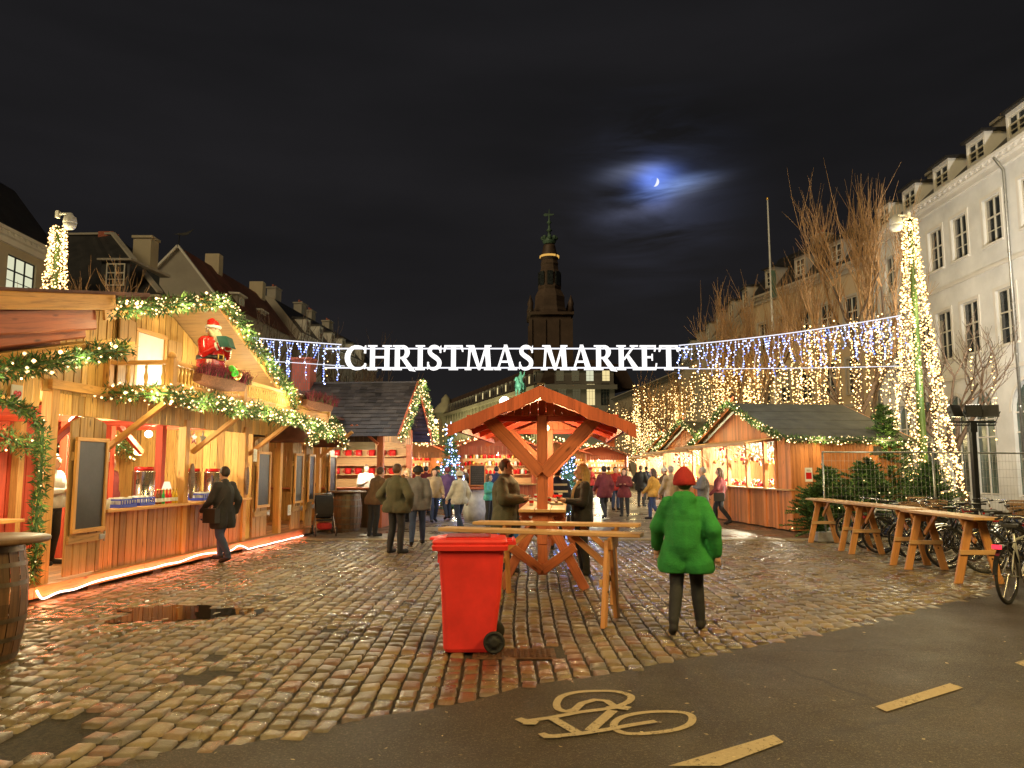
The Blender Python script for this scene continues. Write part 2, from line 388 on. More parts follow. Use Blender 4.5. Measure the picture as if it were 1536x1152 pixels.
    finish(t,t.n('ShaderNodeBsdfPrincipled',ins={'Base Color':c,'Roughness':t.ramp(t.noise(tc,.9,5),[(.4,(.22,)*3),(.6,(.5,)*3)]),'Normal':t.n('ShaderNodeBump',ins={'Strength':.3,'Distance':.01,'Height':br.outputs[1]}).outputs[0]}))
    m,t=newmat('puddle'); tc=t.n('ShaderNodeTexCoord').outputs['Object']
    b=t.n('ShaderNodeBump',ins={'Strength':.04,'Distance':.01,'Height':t.noise(tc,8,2)})
    finish(t,t.n('ShaderNodeBsdfPrincipled',ins={'Base Color':(.02,.015,.01,1),'Roughness':.02,'Specular IOR Level':1.0,'Normal':b.outputs[0]}))
ground_mats()
def marking_mat():
    m,t=newmat('marking'); tc=t.n('ShaderNodeTexCoord').outputs['Object']
    n1=t.noise(tc,38,6,.8); n2=t.noise(tc,2.2,3,.6); w=t.math('ADD',n1,t.math('MULTIPLY',n2,.55)); k=t.ramp(w,[(.60,(0,0,0)),(.72,(1,1,1))])
    c=t.mix(k,(.50,.40,.27),t.ramp(n2,[(.3,(.34,.26,.17)),(.7,(.46,.37,.25))])); wear=t.ramp(w,[(.86,(0,0,0)),(.93,(1,1,1))]); c=t.mix(wear,c,(.07,.05,.03))
    b=t.n('ShaderNodeBump',ins={'Strength':.5,'Distance':.005,'Height':n1})
    finish(t,t.n('ShaderNodeBsdfPrincipled',ins={'Base Color':c,'Roughness':.75,'Normal':b.outputs[0]}))
marking_mat()
# ------------------------------------------------------------------ camera, world, ground
cam=bpy.data.cameras.new('camera'); co=bpy.data.objects.new('camera',cam); COL.objects.link(co); SC.camera=co
co.location=(0,0,CAMH); co.rotation_euler=(R(90)+PITCH,0,0); cam.sensor_width=36; cam.lens=36*F_PX/1536; cam.clip_start=.1; cam.clip_end=6000
SC.view_settings.view_transform='Standard'; SC.view_settings.look='None'; SC.view_settings.exposure=0; SC.view_settings.gamma=1
SC.render.engine='CYCLES'; cy=SC.cycles; cy.use_denoising=True; cy.max_bounces=5; cy.diffuse_bounces=2; cy.glossy_bounces=3; cy.transmission_bounces=3; cy.transparent_max_bounces=8
cy.sample_clamp_indirect=2.5; cy.sample_clamp_direct=0; cy.caustics_reflective=False; cy.caustics_refractive=False; cy.blur_glossy=.8
try: cy.use_light_tree=True
except Exception: pass
W=bpy.data.worlds.new('World'); SC.world=W; W.use_nodes=True
def world():
    t=NT(W); tc=t.n('ShaderNodeTexCoord').outputs['Generated']
    md=V(ray(982,273)).normalized()
    def lobe(d,k):
        dp=t.n('ShaderNodeVectorMath',operation='DOT_PRODUCT'); t.link(tc,dp.inputs[0]); dp.inputs[1].default_value=V(d).normalized()
        a=t.math('SUBTRACT',1.0,dp.outputs['Value']); return t.math('EXPONENT',t.math('MULTIPLY',a,-k))
    # streaks of thin cloud, tilted a little
    mp=t.n('ShaderNodeMapping'); t.link(tc,mp.inputs[0]); mp.inputs['Rotation'].default_value=(0,R(8),0); mp.inputs['Scale'].default_value=(3.2,3.2,17)
    st=t.noise(mp.outputs[0],1.6,5,.55,.5); stc=t.ramp(st,[(.40,(0,)*3),(.66,(1,)*3)])
    mp2=t.n('ShaderNodeMapping'); t.link(tc,mp2.inputs[0]); mp2.inputs['Rotation'].default_value=(0,R(8),0); mp2.inputs['Scale'].default_value=(1.5,1.5,6)
    bg=t.noise(mp2.outputs[0],1.3,4,.5); base=t.ramp(bg,[(.3,(.0075,.0075,.0082)),(.7,(.0135,.0130,.0145))])
    el=t.n('ShaderNodeSeparateXYZ'); t.link(tc,el.inputs[0])
    hz=t.ramp(el.outputs[2],[(0,(.006,.005,.004)),(.25,(.002,.0015,.0015)),(.6,(0,0,0))])
    c=t.mix(1.0,base,hz,'ADD')
    def add(c,f,col): return t.mix(1.0,c,t.mix(f,(0,0,0),col),'ADD')
    g1=lobe(md,5500); g2=lobe(V(ray(985,285)),420); g3=lobe(V(ray(975,320)),300)
    cl=t.math('MULTIPLY_ADD',stc,.75); cl.node.inputs[2].default_value=.25
    c=add(c,t.math('MULTIPLY',g1,cl),(.16,.28,1.0))
    c=add(c,t.math('MULTIPLY',t.math('MULTIPLY',g2,stc),.16),(.10,.14,.30))
    c=add(c,t.math('MULTIPLY',t.math('MULTIPLY',g3,stc),.16),(.075,.075,.10))
    s1=V(ray(1010,282))
    for (px,py,kx,kz,col) in ((1005,281,900,40000,(.26,.42,.95)),(1030,281,900,40000,(.11,.12,.16)),(955,255,700,26000,(.12,.14,.22)),(968,312,500,20000,(.05,.055,.09)),(985,262,1500,22000,(.06,.12,.42))):
        d=V(ray(px,py)).normalized(); side=V((d.y,-d.x,.0)).normalized(); up=side.cross(d).normalized()
        tl=R(9); a=(side*math.cos(tl)+up*math.sin(tl)); b=(up*math.cos(tl)-side*math.sin(tl))
        def comp(ax):
            dp=t.n('ShaderNodeVectorMath',operation='DOT_PRODUCT'); t.link(tc,dp.inputs[0]); dp.inputs[1].default_value=ax; return dp.outputs['Value']
        x=comp(a); y=comp(b); f=comp(d)
        q=t.math('ADD',t.math('MULTIPLY',t.math('MULTIPLY',x,x),kx),t.math('MULTIPLY',t.math('MULTIPLY',y,y),kz*.35))
        e=t.math('MULTIPLY',t.math('EXPONENT',t.math('MULTIPLY',q,-1.0)),t.math('GREATER_THAN',f,0))
        c=add(c,t.math('MULTIPLY',e,cl),col)
    b=t.n('ShaderNodeBackground',ins={'Color':c,'Strength':1.0}); o=t.n('ShaderNodeOutputWorld'); t.link(b.outputs[0],o.inputs[0])
world()
def moon():
    m,t=newmat('moon_surface'); g=t.n('ShaderNodeNewGeometry')
    d=V(ray(982,273)).normalized(); side=V((d.y,-d.x,0)).normalized(); up=side.cross(d)
    s=(side*.93-up*.38+d*.28).normalized()
    dp=t.n('ShaderNodeVectorMath',operation='DOT_PRODUCT'); t.link(g.outputs['Normal'],dp.inputs[0]); dp.inputs[1].default_value=s
    c=t.ramp(dp.outputs['Value'],[(.02,(.16,.27,.85)),(.14,(.9,.93,1.0))]); e=t.n('ShaderNodeEmission',ins={'Strength':1.0,'Color':c}); finish(t,e); m.cycles.emission_sampling='NONE'  # crescent and blue glow of the dark side painted as emission
    mb=MB(); mb.ball((0,0,0),2400*6.3/F_PX,32,24); o=mb.ob('moon',m); o.location=V((0,0,CAMH))+d*2400
    tag(o,'thin waning moon glowing pale blue between streaks of cloud','moon')
moon()

def edge_y(x):
    pts=[(-30,-3.0),(-9,1.2),(-4.2,3.55),(-2.42,4.58),(-.78,5.5),(.01,6.12),(1.38,6.95),(3.19,8.15),(6.2,10.5),(7.8,12.2),(12,16.4),(30,30)]
    for (a,b),(c,d) in zip(pts,pts[1:]):
        if a<=x<=c: return b+(d-b)*(x-a)/(c-a)
    return 99
PUD=tuple(G(270,920)[:2])
def ground():
    mb=MB(); n=24
    mb.face([(-900,-300,-.03),(900,-300,-.03),(900,2600,-.03),(-900,2600,-.03)])
    tag(mb.ob('ground',MAT['asphalt']),kind='structure')
    mb=MB(); mb.face([(-17,.5,-.015),(17,.5,-.015),(17,18.35,-.015),(-17,18.35,-.015)]); tag(mb.ob('joint_sand',MAT['joint_dirt']),kind='structure')
    # asphalt of the cycle lane
    mb=MB(); xs=[-30+i*.35 for i in range(int(60/.35)+1)]
    for a,b in zip(xs,xs[1:]):
        ya=edge_y(a)+.05*math.sin(a*5.1)+.03*math.sin(a*11.7); yb=edge_y(b)+.05*math.sin(b*5.1)+.03*math.sin(b*11.7)
        mb.face([(a,-12,.006),(b,-12,.006),(b,yb,.006),(a,ya,.006)])
    tag(mb.ob('cycle_lane',MAT['asphalt']),kind='structure')
    # setts, each one a worn stone
    mb=None; vs=[];fs=[]; base=0
    prof=[(-1,0),(-.80,.022),(-.35,.030),(.35,.031),(.80,.023),(1,0)]
    hx=[0,.65,1,1,.65,0]
    N=6; tmpl_f=[]
    for i in range(N-1):
        for j in range(N-1): tmpl_f.append((i*N+j,i*N+j+1,(i+1)*N+j+1,(i+1)*N+j))
    tmpl_f=np.array(tmpl_f); V_=[];F_=[]
    u=np.array([-1,-.86,-.42,.42,.86,1]); hh=np.array([0,.86,1,1,.86,0])
    rr=np.random.RandomState(5)
    x=-15.0; cnt=0
    while x<15.5:
        w=.156*rr.uniform(.90,1.10); y=rr.uniform(0,.2)
        while y<18.2:
            l=.235*rr.uniform(.68,1.28)
            if y>11: l*=1.1
            cx=x+w/2; cyy=y+l/2; wob=.05*math.sin(y*.55+x*.35)+.008*math.sin(y*2.1+x)
            vis = abs(cx)<cyy*.72+1.2
            hole = rr.uniform()<.002 or ((cx+2.55)**2/.10+(cyy-6.55)**2/.03<1) or ((cx+3.05)**2/.05+(cyy-5.1)**2/.25<1)
            if -.5<cx-(.04)<.42 and 7.03<cyy<7.5: hole=True     # room for the drain cover
            if vis and cyy>edge_y(cx)-.06 and cyy>4.0 and not hole:
                gx=(w/2-.0065-rr.uniform(0,.006)); gy=(l/2-.0065-rr.uniform(0,.007)); H=.033*rr.uniform(.88,1.12); rot=rr.uniform(-.06,.06); dz=rr.uniform(-.006,.006)-.016*math.exp(-(((cx-PUD[0])/.62)**2+((cyy-PUD[1])/.42)**2)**2)-.010*math.exp(-(((cx+2.9)/.5)**2+((cyy-6.0)/.4)**2))
                tx,ty=rr.uniform(-.008,.008,2)
                U,VV=np.meshgrid(u,u,indexing='ij'); h=np.minimum.outer(hh,hh)
                # rounded corners
                k=1-.13*(np.abs(U)**6*np.abs(VV)**6)
                X=U*gx*k*(1+.06*rr.uniform(-1,1)*VV); Y=VV*gy*k*(1+.05*rr.uniform(-1,1)*U); Z=-.022+h*H+dz*h+(tx*U+ty*VV)*h+rr.uniform(-.0034,.0034,(6,6))*h
                Xr=X*math.cos(rot)-Y*math.sin(rot)+cx+wob; Yr=X*math.sin(rot)+Y*math.cos(rot)+cyy
                V_.append(np.stack([Xr.ravel(),Yr.ravel(),Z.ravel()],1)); F_.append(tmpl_f+cnt*36); cnt+=1
            y+=l
        x+=w
    Vn=np.concatenate(V_); Fn=np.concatenate(F_)
    me=bpy.data.meshes.new('cobblestones'); me.vertices.add(len(Vn)); me.vertices.foreach_set('co',Vn.ravel())
    me.loops.add(len(Fn)*4); me.loops.foreach_set('vertex_index',Fn.ravel().astype(np.int32)); me.polygons.add(len(Fn))
    me.polygons.foreach_set('loop_start',np.arange(len(Fn),dtype=np.int32)*4); me.polygons.foreach_set('use_smooth',np.ones(len(Fn),dtype=bool)); me.update(calc_edges=True); me.validate()
    # face orientation: make sure the stones face up
    if me.polygons[12].normal.z<0: me.flip_normals()
    me.materials.append(MAT['cobble']); o=bpy.data.objects.new('cobblestones',me); COL.objects.link(o); tag(o,kind='structure')
    print('stones',cnt)
    # paved part of the square beyond the setts, with a kerb course and a drain strip
    mb=MB(); mb.face([(-60,18.75,.02),(60,18.75,.02),(60,140,.02),(-60,140,.02)]); tag(mb.ob('square_paving',MAT['paving']),kind='structure')
    mb=MB(); rnd.seed(3); xx=-17
    while xx<17:
        l=rnd.uniform(.8,1.1); mb.bb(xx,xx+l-.012,18.33,18.74,-.02,.028+rnd.uniform(-.003,.003)); xx+=l
    tag(mb.ob('kerb_stones',plain('kerb',(.30,.24,.16),.6,var=.25,scale=6,island=.2),bevel=.008),kind='structure')
    # puddle lying over the setts
    mb=MB(); c=V((PUD[0],PUD[1],0)); pts=[]; rnd.seed(5)
    for k in range(40):
        a=2*PI*k/40; r=1+.22*math.sin(3*a+1)+.14*math.sin(5*a)+.10*math.sin(9*a+2)+rnd.uniform(-.05,.05)
        pts.append((c.x+r*.80*math.cos(a),c.y+r*.50*math.sin(a)-.02*math.cos(a),.0095))
    mb.face(pts); tag(mb.ob('puddle',MAT['puddle']),kind='structure')
    mb=MB(); pts=[]
    c=G(40,1040)
    # drain cover
    mb=MB()
    mb.bb(-.36,.40,7.09,7.46,-.01,.010); dc=empty('drain_cover',(0,0,0),0,'rusty square cast iron drain cover set in the cobbles beside the bin wheel','drain cover')
    mb.ob('frame',plain('rust',(.13,.06,.03),.6,var=.5,scale=25,metal=.4,bump=.8),dc,bevel=.006)
    mb=MB()
    for i in range(13):
        for j in range(9):
            if rnd.random()<.93: mb.box((-.30+i*.053,7.13+j*.036,.013),(.034,.012,.008),Matrix.Rotation((i+j)%2*PI/2+.3,3,'Z'))
    mb.ob('raised_studs',MAT['rust'],dc)
ground()
# scattered little leaves and litter on the asphalt
def litter():
    rnd.seed(21); mb=MB()
    for _ in range(170):
        px=rnd.uniform(150,1536); py=rnd.uniform(900,1150); g=G(px,py)
        if g.y>edge_y(g.x)-.15: continue
        a=rnd.uniform(0,PI); l=rnd.uniform(.008,.022); w=l*rnd.uniform(.3,.6)
        q=[(l,0),(0,w),(-l,0),(0,-w)]
        mb.face([(g.x+x*math.cos(a)-y*math.sin(a),g.y+x*math.sin(a)+y*math.cos(a),.010+rnd.uniform(0,.004)) for x,y in q])
    o=mb.ob('fallen_leaves',plain('leaf_litter',(.42,.34,.2),.7,island=.6)); tag(o,'tiny pale leaves and scraps scattered over the asphalt cycle lane','litter',kind='stuff')
litter()

# ------------------------------------------------------------------ painted markings (measured on the ground)
def gpt(px,py): g=G(px,py); return (g.x,g.y)
def marking():
    mb=MB(); Z=.010
    def seg(pts,w,closed=False):
        """ribbon of constant painted width through image-measured points"""
        p=[V((*gpt(*q),0)) for q in pts]; N=len(p); L=[];Rr=[]
        ww=w if isinstance(w,(list,tuple)) else [w]*N
        for i in range(N):
            a=p[i-1] if (i or closed) else p[i]; b=p[(i+1)%N] if (i<N-1 or closed) else p[i]
            d=(b-a).normalized(); n=V((-d.y,d.x,0)); L.append(p[i]+n*ww[i]/2); Rr.append(p[i]-n*ww[i]/2)
        nonlocal Z; Z+=.0006
        for i in range(N if closed else N-1):
            j=(i+1)%N; mb.face([(*L[i][:2],Z),(*Rr[i][:2],Z),(*Rr[j][:2],Z),(*L[j][:2],Z)])
    def smooth(pts,n=6,closed=True):
        out=[];N=len(pts)
        for i in range(N if closed else N-1):
            p0,p1,p2,p3=[pts[(i+k)%N] if closed else pts[min(max(i+k,0),N-1)] for k in (-1,0,1,2)]
            for s in range(n):
                t=s/n
                out.append(tuple(.5*((2*p1[c])+(-p0[c]+p2[c])*t+(2*p0[c]-5*p1[c]+4*p2[c]-p3[c])*t*t+(-p0[c]+3*p1[c]-3*p2[c]+p3[c])*t**3) for c in (0,1)))
        if not closed: out.append(pts[-1])
        return out
    c=lambda x,y:(560+x/2.56,760+y/2.56)
    # front wheel ring
    seg(smooth([c(925,838),c(960,812),c(1030,797),c(1110,792),c(1190,796),c(1224,812),c(1215,840),c(1160,862),c(1070,875),c(985,878),c(935,864)]),.052,True)
    # rear wheel ring
    seg(smooth([c(703,762),c(722,735),c(780,718),c(860,713),c(930,715),c(985,730),c(985,750),c(950,768),c(900,778)],6,False),.055)
    seg(smooth([c(703,762),c(710,782),c(740,792),c(770,785)],6,False),.055)
    seg([c(600,828),c(680,817),c(790,796),c(930,778),c(975,780)],.055)
    seg([c(770,790),c(800,762),c(850,748),c(895,752),c(930,775)],.06)
    seg([c(940,775),c(985,783)],.09)
    seg([c(688,820),c(735,848),c(800,885)],.07)
    seg([c(920,790),c(880,825),c(832,868)],.075)
    seg([c(660,893),c(720,888),c(800,880),c(900,864),c(985,848),c(1085,832)],.055)
    seg([c(555,822),c(580,832),c(632,838)],[.06,.08,.05]); seg([c(600,830),c(600,846)],.09)
    seg([c(645,880),c(665,892),c(720,892)],[.05,.08,.05])
    tag(mb.ob('bicycle_marking',MAT['marking']),kind='structure')
    mb=MB()
    def quad(a): mb.face([(*gpt(*q),.012) for q in a])
    quad([(1002,1152),(1160,1105),(1176,1116),(1080,1152)]); quad([(1313,1062),(1425,1027),(1445,1034),(1330,1070)])
    g0=V((*gpt(1000,1152),0)); 
    quad([(1522,996),(1560,985),(1580,1000),(1540,1003)])
    quad([(700,1250),(880,1190),(905,1200),(740,1262)])
    tag(mb.ob('lane_marking',MAT['marking']),kind='structure')
marking()
# ------------------------------------------------------------------ shared builders
def resample(pts,step):
    pts=[V(p) for p in pts]; out=[pts[0]]; 
    for a,b in zip(pts,pts[1:]):
        n=max(1,int((b-a).length/step))
        for i in range(1,n+1): out.append(a.lerp(b,i/n))
    return out
def needles_along(mb,pts,rad,dens,size,seed=1,mi2=.3):
    r=random.Random(seed); ps=resample(pts,.05)
    for p in ps:
        for _ in range(int(dens*.05)+ (1 if r.random()<(dens*.05)%1 else 0)):
            d=V((r.gauss(0,1),r.gauss(0,1),r.gauss(0,1))).normalized()
            k=rad*r.uniform(.15,1)**.6; c=p+d*k; a=(d+V((r.gauss(0,.5),r.gauss(0,.5),r.gauss(0,.5)))).normalized()
            l=size*r.uniform(.6,1.4); s=a.cross(V((r.gauss(0,1),r.gauss(0,1),r.gauss(0,1)))).normalized()*l*.16
            mb.face([c-s,c+s,c+a*l],1 if r.random()<mi2 else 0)
def bulbs_along(mb,pts,rad,dens,size,seed=2,jit=1.0):
    r=random.Random(seed); ps=resample(pts,.05); out=[]
    for p in ps:
        k=dens*.05; n=int(k)+(1 if r.random()<k%1 else 0)
        for _ in range(n):
            d=V((r.gauss(0,1),r.gauss(0,1),r.gauss(0,1))).normalized()
            c=p+d*rad*r.uniform(.75,1.15)+V((r.uniform(-.03,.03),)*3)*jit; mb.octa(c,size*r.choice((.6,.8,.95,1.1,1.1,1.45))); out.append(c)
    return out
LAMPS=[]
def garland(label,pts,rad=.13,ndens=420,bdens=26,size=.021,world=None,lights=1.1,power=5.0,group=None,col=(1,.74,.36),mat='bulb_warm',lift=(0,0,0)):
    g=empty('fir_garland',(0,0,0),0,label,'garland',group)
    if world: pts=[world(p) for p in pts]
    pts=[V(p) for p in pts]
    base=pts[0].copy(); pts=[p-base for p in pts]; g.location=base
    sd=rnd.randint(1,9999); mb=MB(); mb.tube(pts,.02,5,0); needles_along(mb,pts,rad,ndens,.075,sd); mb.ob('fir_greenery',[MAT['needles'],MAT['needles_light']],g)
    mb=MB(); bulbs_along(mb,pts,rad,bdens,size,sd+1); tag(mb.ob('fairy_lights',MAT[mat],g),kind='stuff')
    if lights:
        L=sum((b-a).length for a,b in zip(pts,pts[1:])); n=max(1,int(L/lights)); ps=resample(pts,.05)
        for i in range(n):
            p=ps[int((i+.5)/n*(len(ps)-1))]+base+V(lift); LAMPS.append((p,power,col,.10))
    return g
# --- person: one continuous body grown from tapered capsules, then clothes as shells
def remeshed(mb,vox,name,smooth=2):
    me=mb.mesh('tmp',[]); o=bpy.data.objects.new('tmp',me); COL.objects.link(o)
    m=o.modifiers.new('r','REMESH'); m.mode='VOXEL'; m.voxel_size=vox; m.use_smooth_shade=True
    s=o.modifiers.new('s','SMOOTH'); s.iterations=smooth; s.factor=.5
    dg=bpy.context.evaluated_depsgraph_get(); dg.update(); out=bpy.data.meshes.new_from_object(o.evaluated_get(dg)); out.name=name
    bpy.data.objects.remove(o); bpy.data.meshes.remove(me)
    out.polygons.foreach_set('use_smooth',[True]*len(out.polygons)); out.update(); return out
def lerp(a,b,t): return V(a).lerp(V(b),t)
def skeleton(pose='stand',seed=0):
    r=random.Random(seed)
    J=dict(pel=V((0,0,.95)),chest=V((0,0,1.28)),neck=V((0,.01,1.46)),head=V((0,-.015,1.62)))
    for s,n in ((-1,'l'),(1,'r')):
        J['hip'+n]=V((s*.095,0,.92)); J['knee'+n]=V((s*.105,-.02,.50)); J['ank'+n]=V((s*.11,.03,.09)); J['toe'+n]=V((s*.125,-.14,.035))
        J['sh'+n]=V((s*.185,.01,1.41)); J['el'+n]=V((s*.245,.03,1.13)); J['wr'+n]=V((s*.25,-.06,.88)); J['fd'+n]=V((0,-.12,-.99))
    if pose=='walk':
        J['kneel']+=V((0,-.15,.02)); J['ankl']+=V((0,-.20,.02)); J['toel']+=V((0,-.20,.02))
        J['kneer']+=V((0,.06,0)); J['ankr']+=V((0,.25,.06)); J['toer']+=V((0,.27,.0))
        J['ell']+=V((0,.10,0)); J['wrl']+=V((0,.12,.02)); J['elr']+=V((0,-.10,.0)); J['wrr']+=V((0,-.22,.05))
    if pose=='hold':     # both forearms raised, holding a mug or resting on a counter
        for s,n in ((-1,'l'),(1,'r')):
            J['el'+n]=V((s*.25,-.04,1.14)); J['wr'+n]=V((s*.12,-.27,1.17)); J['fd'+n]=V((-s*.5,-.8,.2))
    if pose=='lean':
        for k in J:
            if J[k].z>1.0: J[k]=J[k]+V((0,-(J[k].z-.95)*.30,-.02))
        for s,n in ((-1,'l'),(1,'r')):
            J['el'+n]=V((s*.27,-.24,1.10)); J['wr'+n]=V((s*.16,-.46,1.12)); J['fd'+n]=V((-s*.3,-.9,0))
    if pose=='pockets':
        for s,n in ((-1,'l'),(1,'r')):
            J['el'+n]=V((s*.31,.07,1.13)); J['wr'+n]=V((s*.20,-.06,.96)); J['fd'+n]=V((-s*.3,-.5,-.7))
    return J
def hand(mb,J,n,s):
    w=J['wr'+n]; d=J['fd'+n].normalized(); side=V((1,0,0)); side=(side-d*side.dot(d)).normalized(); nrm=d.cross(side)
    pts=w+d*.085
    for i,l in enumerate((.062,.074,.070,.054)):
        o=(i-1.5)*.019; p0=w+d*.055+side*o*.9; p1=w+d*.095+side*o; p2=p1+d*l*.55-nrm*.010*s; p3=p2+d*l*.35-nrm*.022*s
        mb.tube([p0,p1,p2,p3],[.0095,.009,.008,.0065],6,0)
    t0=w+d*.025-side*.02*s; mb.tube([t0,t0+d*.035-side*.03*s,t0+d*.068-side*.036*s],[.012,.011,.008],6,0)
def body_mesh(J,vox=.016,seed=0):
    mb=MB()
    c=mb.capsule
    mb.ball(J['head']+V((0,.005,.015)),.1,16,12,0,(.80,.98,1.12)); c(J['head']+V((0,-.035,-.055)),J['head']+V((0,-.055,-.07)),.055,.04)
    hd=J['head']
    c(hd+V((0,-.095,.01)),hd+V((0,-.118,-.02)),.010,.015); c(hd+V((-.022,-.092,-.062)),hd+V((.022,-.092,-.062)),.010,.010)
    c(hd+V((-.03,-.083,.035)),hd+V((.03,-.083,.035)),.016,.016)
    for s in (-1,1): c(hd+V((s*.080,.01,.02)),hd+V((s*.083,.012,-.025)),.014,.010)
    c(J['neck']-V((0,0,.05)),J['head']-V((0,-.01,.07)),.058,.052)
    c(J['pel'],J['chest'],.135,.15); c(J['chest'],J['neck']-V((0,0,.05)),.15,.09)
    c(J['shl'],J['shr'],.075,.075); c(J['pel']+V((-.06,0,-.02)),J['pel']+V((.06,0,-.02)),.12,.12)
    for s,n in ((-1,'l'),(1,'r')):
        c(J['hip'+n],J['knee'+n],.105,.075); c(J['knee'+n],lerp(J['knee'+n],J['ank'+n],.35)+V((0,.015,0)),.075,.074); c(lerp(J['knee'+n],J['ank'+n],.35)+V((0,.015,0)),J['ank'+n]+V((0,.005,.03)),.074,.058)
        c(J['ank'+n]-V((0,-.03,.04)),J['toe'+n]+V((0,0,.008)),.050,.044); c(J['ank'+n],J['ank'+n]-V((0,0,.04)),.05,.05)
        c(J['sh'+n],J['el'+n],.060,.045); c(J['el'+n],J['wr'+n],.044,.030)
        c(J['wr'+n],J['wr'+n]+J['fd'+n].normalized()*.07,.028,.034)
    me=remeshed(mb,vox,'body')
    # append fingers
    hb=MB()
    for s,n in ((-1,'l'),(1,'r')): hand(hb,J,n,s)
    vs=[tuple(v.co) for v in me.vertices]; n0=len(vs); fs=[tuple(p.vertices) for p in me.polygons]
    vs+=hb.v; fs+=[tuple(i+n0 for i in f) for f in hb.f]
    m2=bpy.data.meshes.new('body'); m2.from_pydata(vs,[],fs); bpy.data.meshes.remove(me)
    wl,wr=J['wrl'],J['wrr']; idx=[]
    for p in m2.polygons:
        c=p.center
        if c.z>1.47 and abs(c.x-J['head'].x)<.11 and (c-J['head']).length<.2 : k=0
        elif (c-wl).length<.14 and (c-J['ell']).length>.245: k=0
        elif (c-wr).length<.14 and (c-J['elr']).length>.245: k=0
        elif c.z<.105: k=2
        elif c.z<.99 : k=1
        else: k=3
        idx.append(k)
    m2.polygons.foreach_set('material_index',idx); m2.polygons.foreach_set('use_smooth',[True]*len(idx)); m2.update(); return m2
def coat_mesh(J,length=.78,bulk=1.0,vox=.022,seed=0,hood=False):
    mb=MB(); c=mb.capsule; b=.032*bulk
    c(J['pel'],J['chest'],.135+b,.155+b); c(J['chest'],J['neck']-V((0,0,.04)),.15+b,.085+b*.6); q=.018+b*.22; c(J['shl']-V((0,0,.035)),J['shr']-V((0,0,.035)),.060+q,.060+q)
    for n in 'lr': c(J['neck']-V((0,0,.03)),J['sh'+n]-V((0,0,.02)),.072,.052+q*.8)
    for s,n in ((-1,'l'),(1,'r')):
        c(J['sh'+n]+V((0,0,-.035)),J['el'+n],.052+q,.050+b*.75); c(J['el'+n],lerp(J['el'+n],J['wr'+n],.96),.048+b*.7,.036+b*.45)
    for s in (-1,1):
        c(J['pel']+V((s*.06,0,0)),V((s*(.085+.02*bulk),.0,length+.08)),.125+b,.120+b*1.3)
    if hood:
        c(J['neck']+V((-.05,.09,.0)),J['neck']+V((.05,.09,.0)),.085,.085); c(J['neck']+V((0,.10,-.03)),J['neck']+V((0,.15,-.13)),.10,.06); c(J['chest']+V((0,0,-.1)),J['pel'],.15+b*1.25,.15+b*1.35)
    c(J['neck']+V((0,.0,-.02)),J['neck']+V((0,.0,.02)),.075,.072)
    me=remeshed(mb,vox,'coat',3)
    rr=random.Random(seed); ph=rr.uniform(0,6)
    for v in me.vertices:   # folds
        sd=math.atan2(v.co.y,v.co.x)
        if hood: k=.0035*math.sin(sd*6+v.co.z*6)+.0025*math.sin(v.co.z*31+math.sin(sd*2+ph)*3)*(1 if abs(v.co.x)>.2 else .35)
        else: k=.0028*math.sin(sd*9+v.co.z*7+ph)*(1.2-min(1,max(0,v.co.z-.7)))+.0022*math.sin(v.co.z*46+math.sin(sd*3+ph)*2.2)*(1 if abs(v.co.x)>.17 else .3)
        v.co+=v.normal*k
        if v.co.z<length: v.co.z=length+(v.co.z-length)*.12
    me.update(); return me
def hair_mesh(J,kind):
    mb=MB(); h=J['head']
    if kind=='short': mb.ball(h+V((0,.018,.035)),.108,18,12,0,(.84,.98,1.02))
    elif kind=='long':
        mb.ball(h+V((0,.018,.035)),.112,18,12,0,(.86,1,1.02)); mb.capsule(h+V((0,.075,.0)),h+V((0,.09,-.2)),.085,.06); mb.capsule(h+V((-.06,.03,0)),h+V((-.075,.03,-.17)),.045,.03); mb.capsule(h+V((.06,.03,0)),h+V((.075,.03,-.17)),.045,.03)
    elif kind in('beanie','bobble'):
        mb.lathe([(.101,-.005),(.108,.02),(.108,.06),(.095,.10),(.06,.135),(.02,.150),(.001,.152)],20,h+V((0,.012,.0)),0); mb.lathe([(.104,.0),(.114,.01),(.114,.045),(.106,.05)],20,h+V((0,.012,-.005)),0,cap=False)
        if kind=='bobble': mb.ball(h+V((0,.012,.17)),.035,10,8)
    elif kind=='peak': # tall pointed felt hat
        mb.lathe([(.106,-.02),(.116,.0),(.114,.05),(.098,.10),(.065,.15),(.03,.185),(.004,.195)],20,h+V((0,.012,.0)),0)
    if kind in('short','long'):
        # cut the face free: drop what lies in front of the forehead line
        me=mb.mesh('hair',[]); 
        for v in me.vertices:
            if v.co.y<h.y-.045 and v.co.z<h.z+.075: v.co.y=h.y-.02; v.co.x*=.9
        return me
    return mb.mesh('hat',[])
TPL={}
def template(pose,length,bulk,vox=.02,hood=False):
    k=(pose,length,bulk,vox,hood)
    if k not in TPL:
        J=skeleton(pose)
        if bulk>=1.8:
            for s_,n_ in ((-1,'l'),(1,'r')):
                J['el'+n_]=J['el'+n_]+V((s_*.06,0,0)); J['wr'+n_]=J['wr'+n_]+V((s_*(.085 if pose!='hold' else 0),0,-.03)); J['ank'+n_]=J['ank'+n_]+V((s_*.02,0,0)); J['toe'+n_]=J['toe'+n_]+V((s_*.03,0,0))
        TPL[k]=(J,body_mesh(J,vox),coat_mesh(J,length,bulk,vox*1.15,len(TPL),hood)); 
        for m in TPL[k][1:]:
            for _ in range(4 if m.name.startswith('body') else 1): m.materials.append(MAT['skin'])
    return TPL[k]
PCOUNT=0
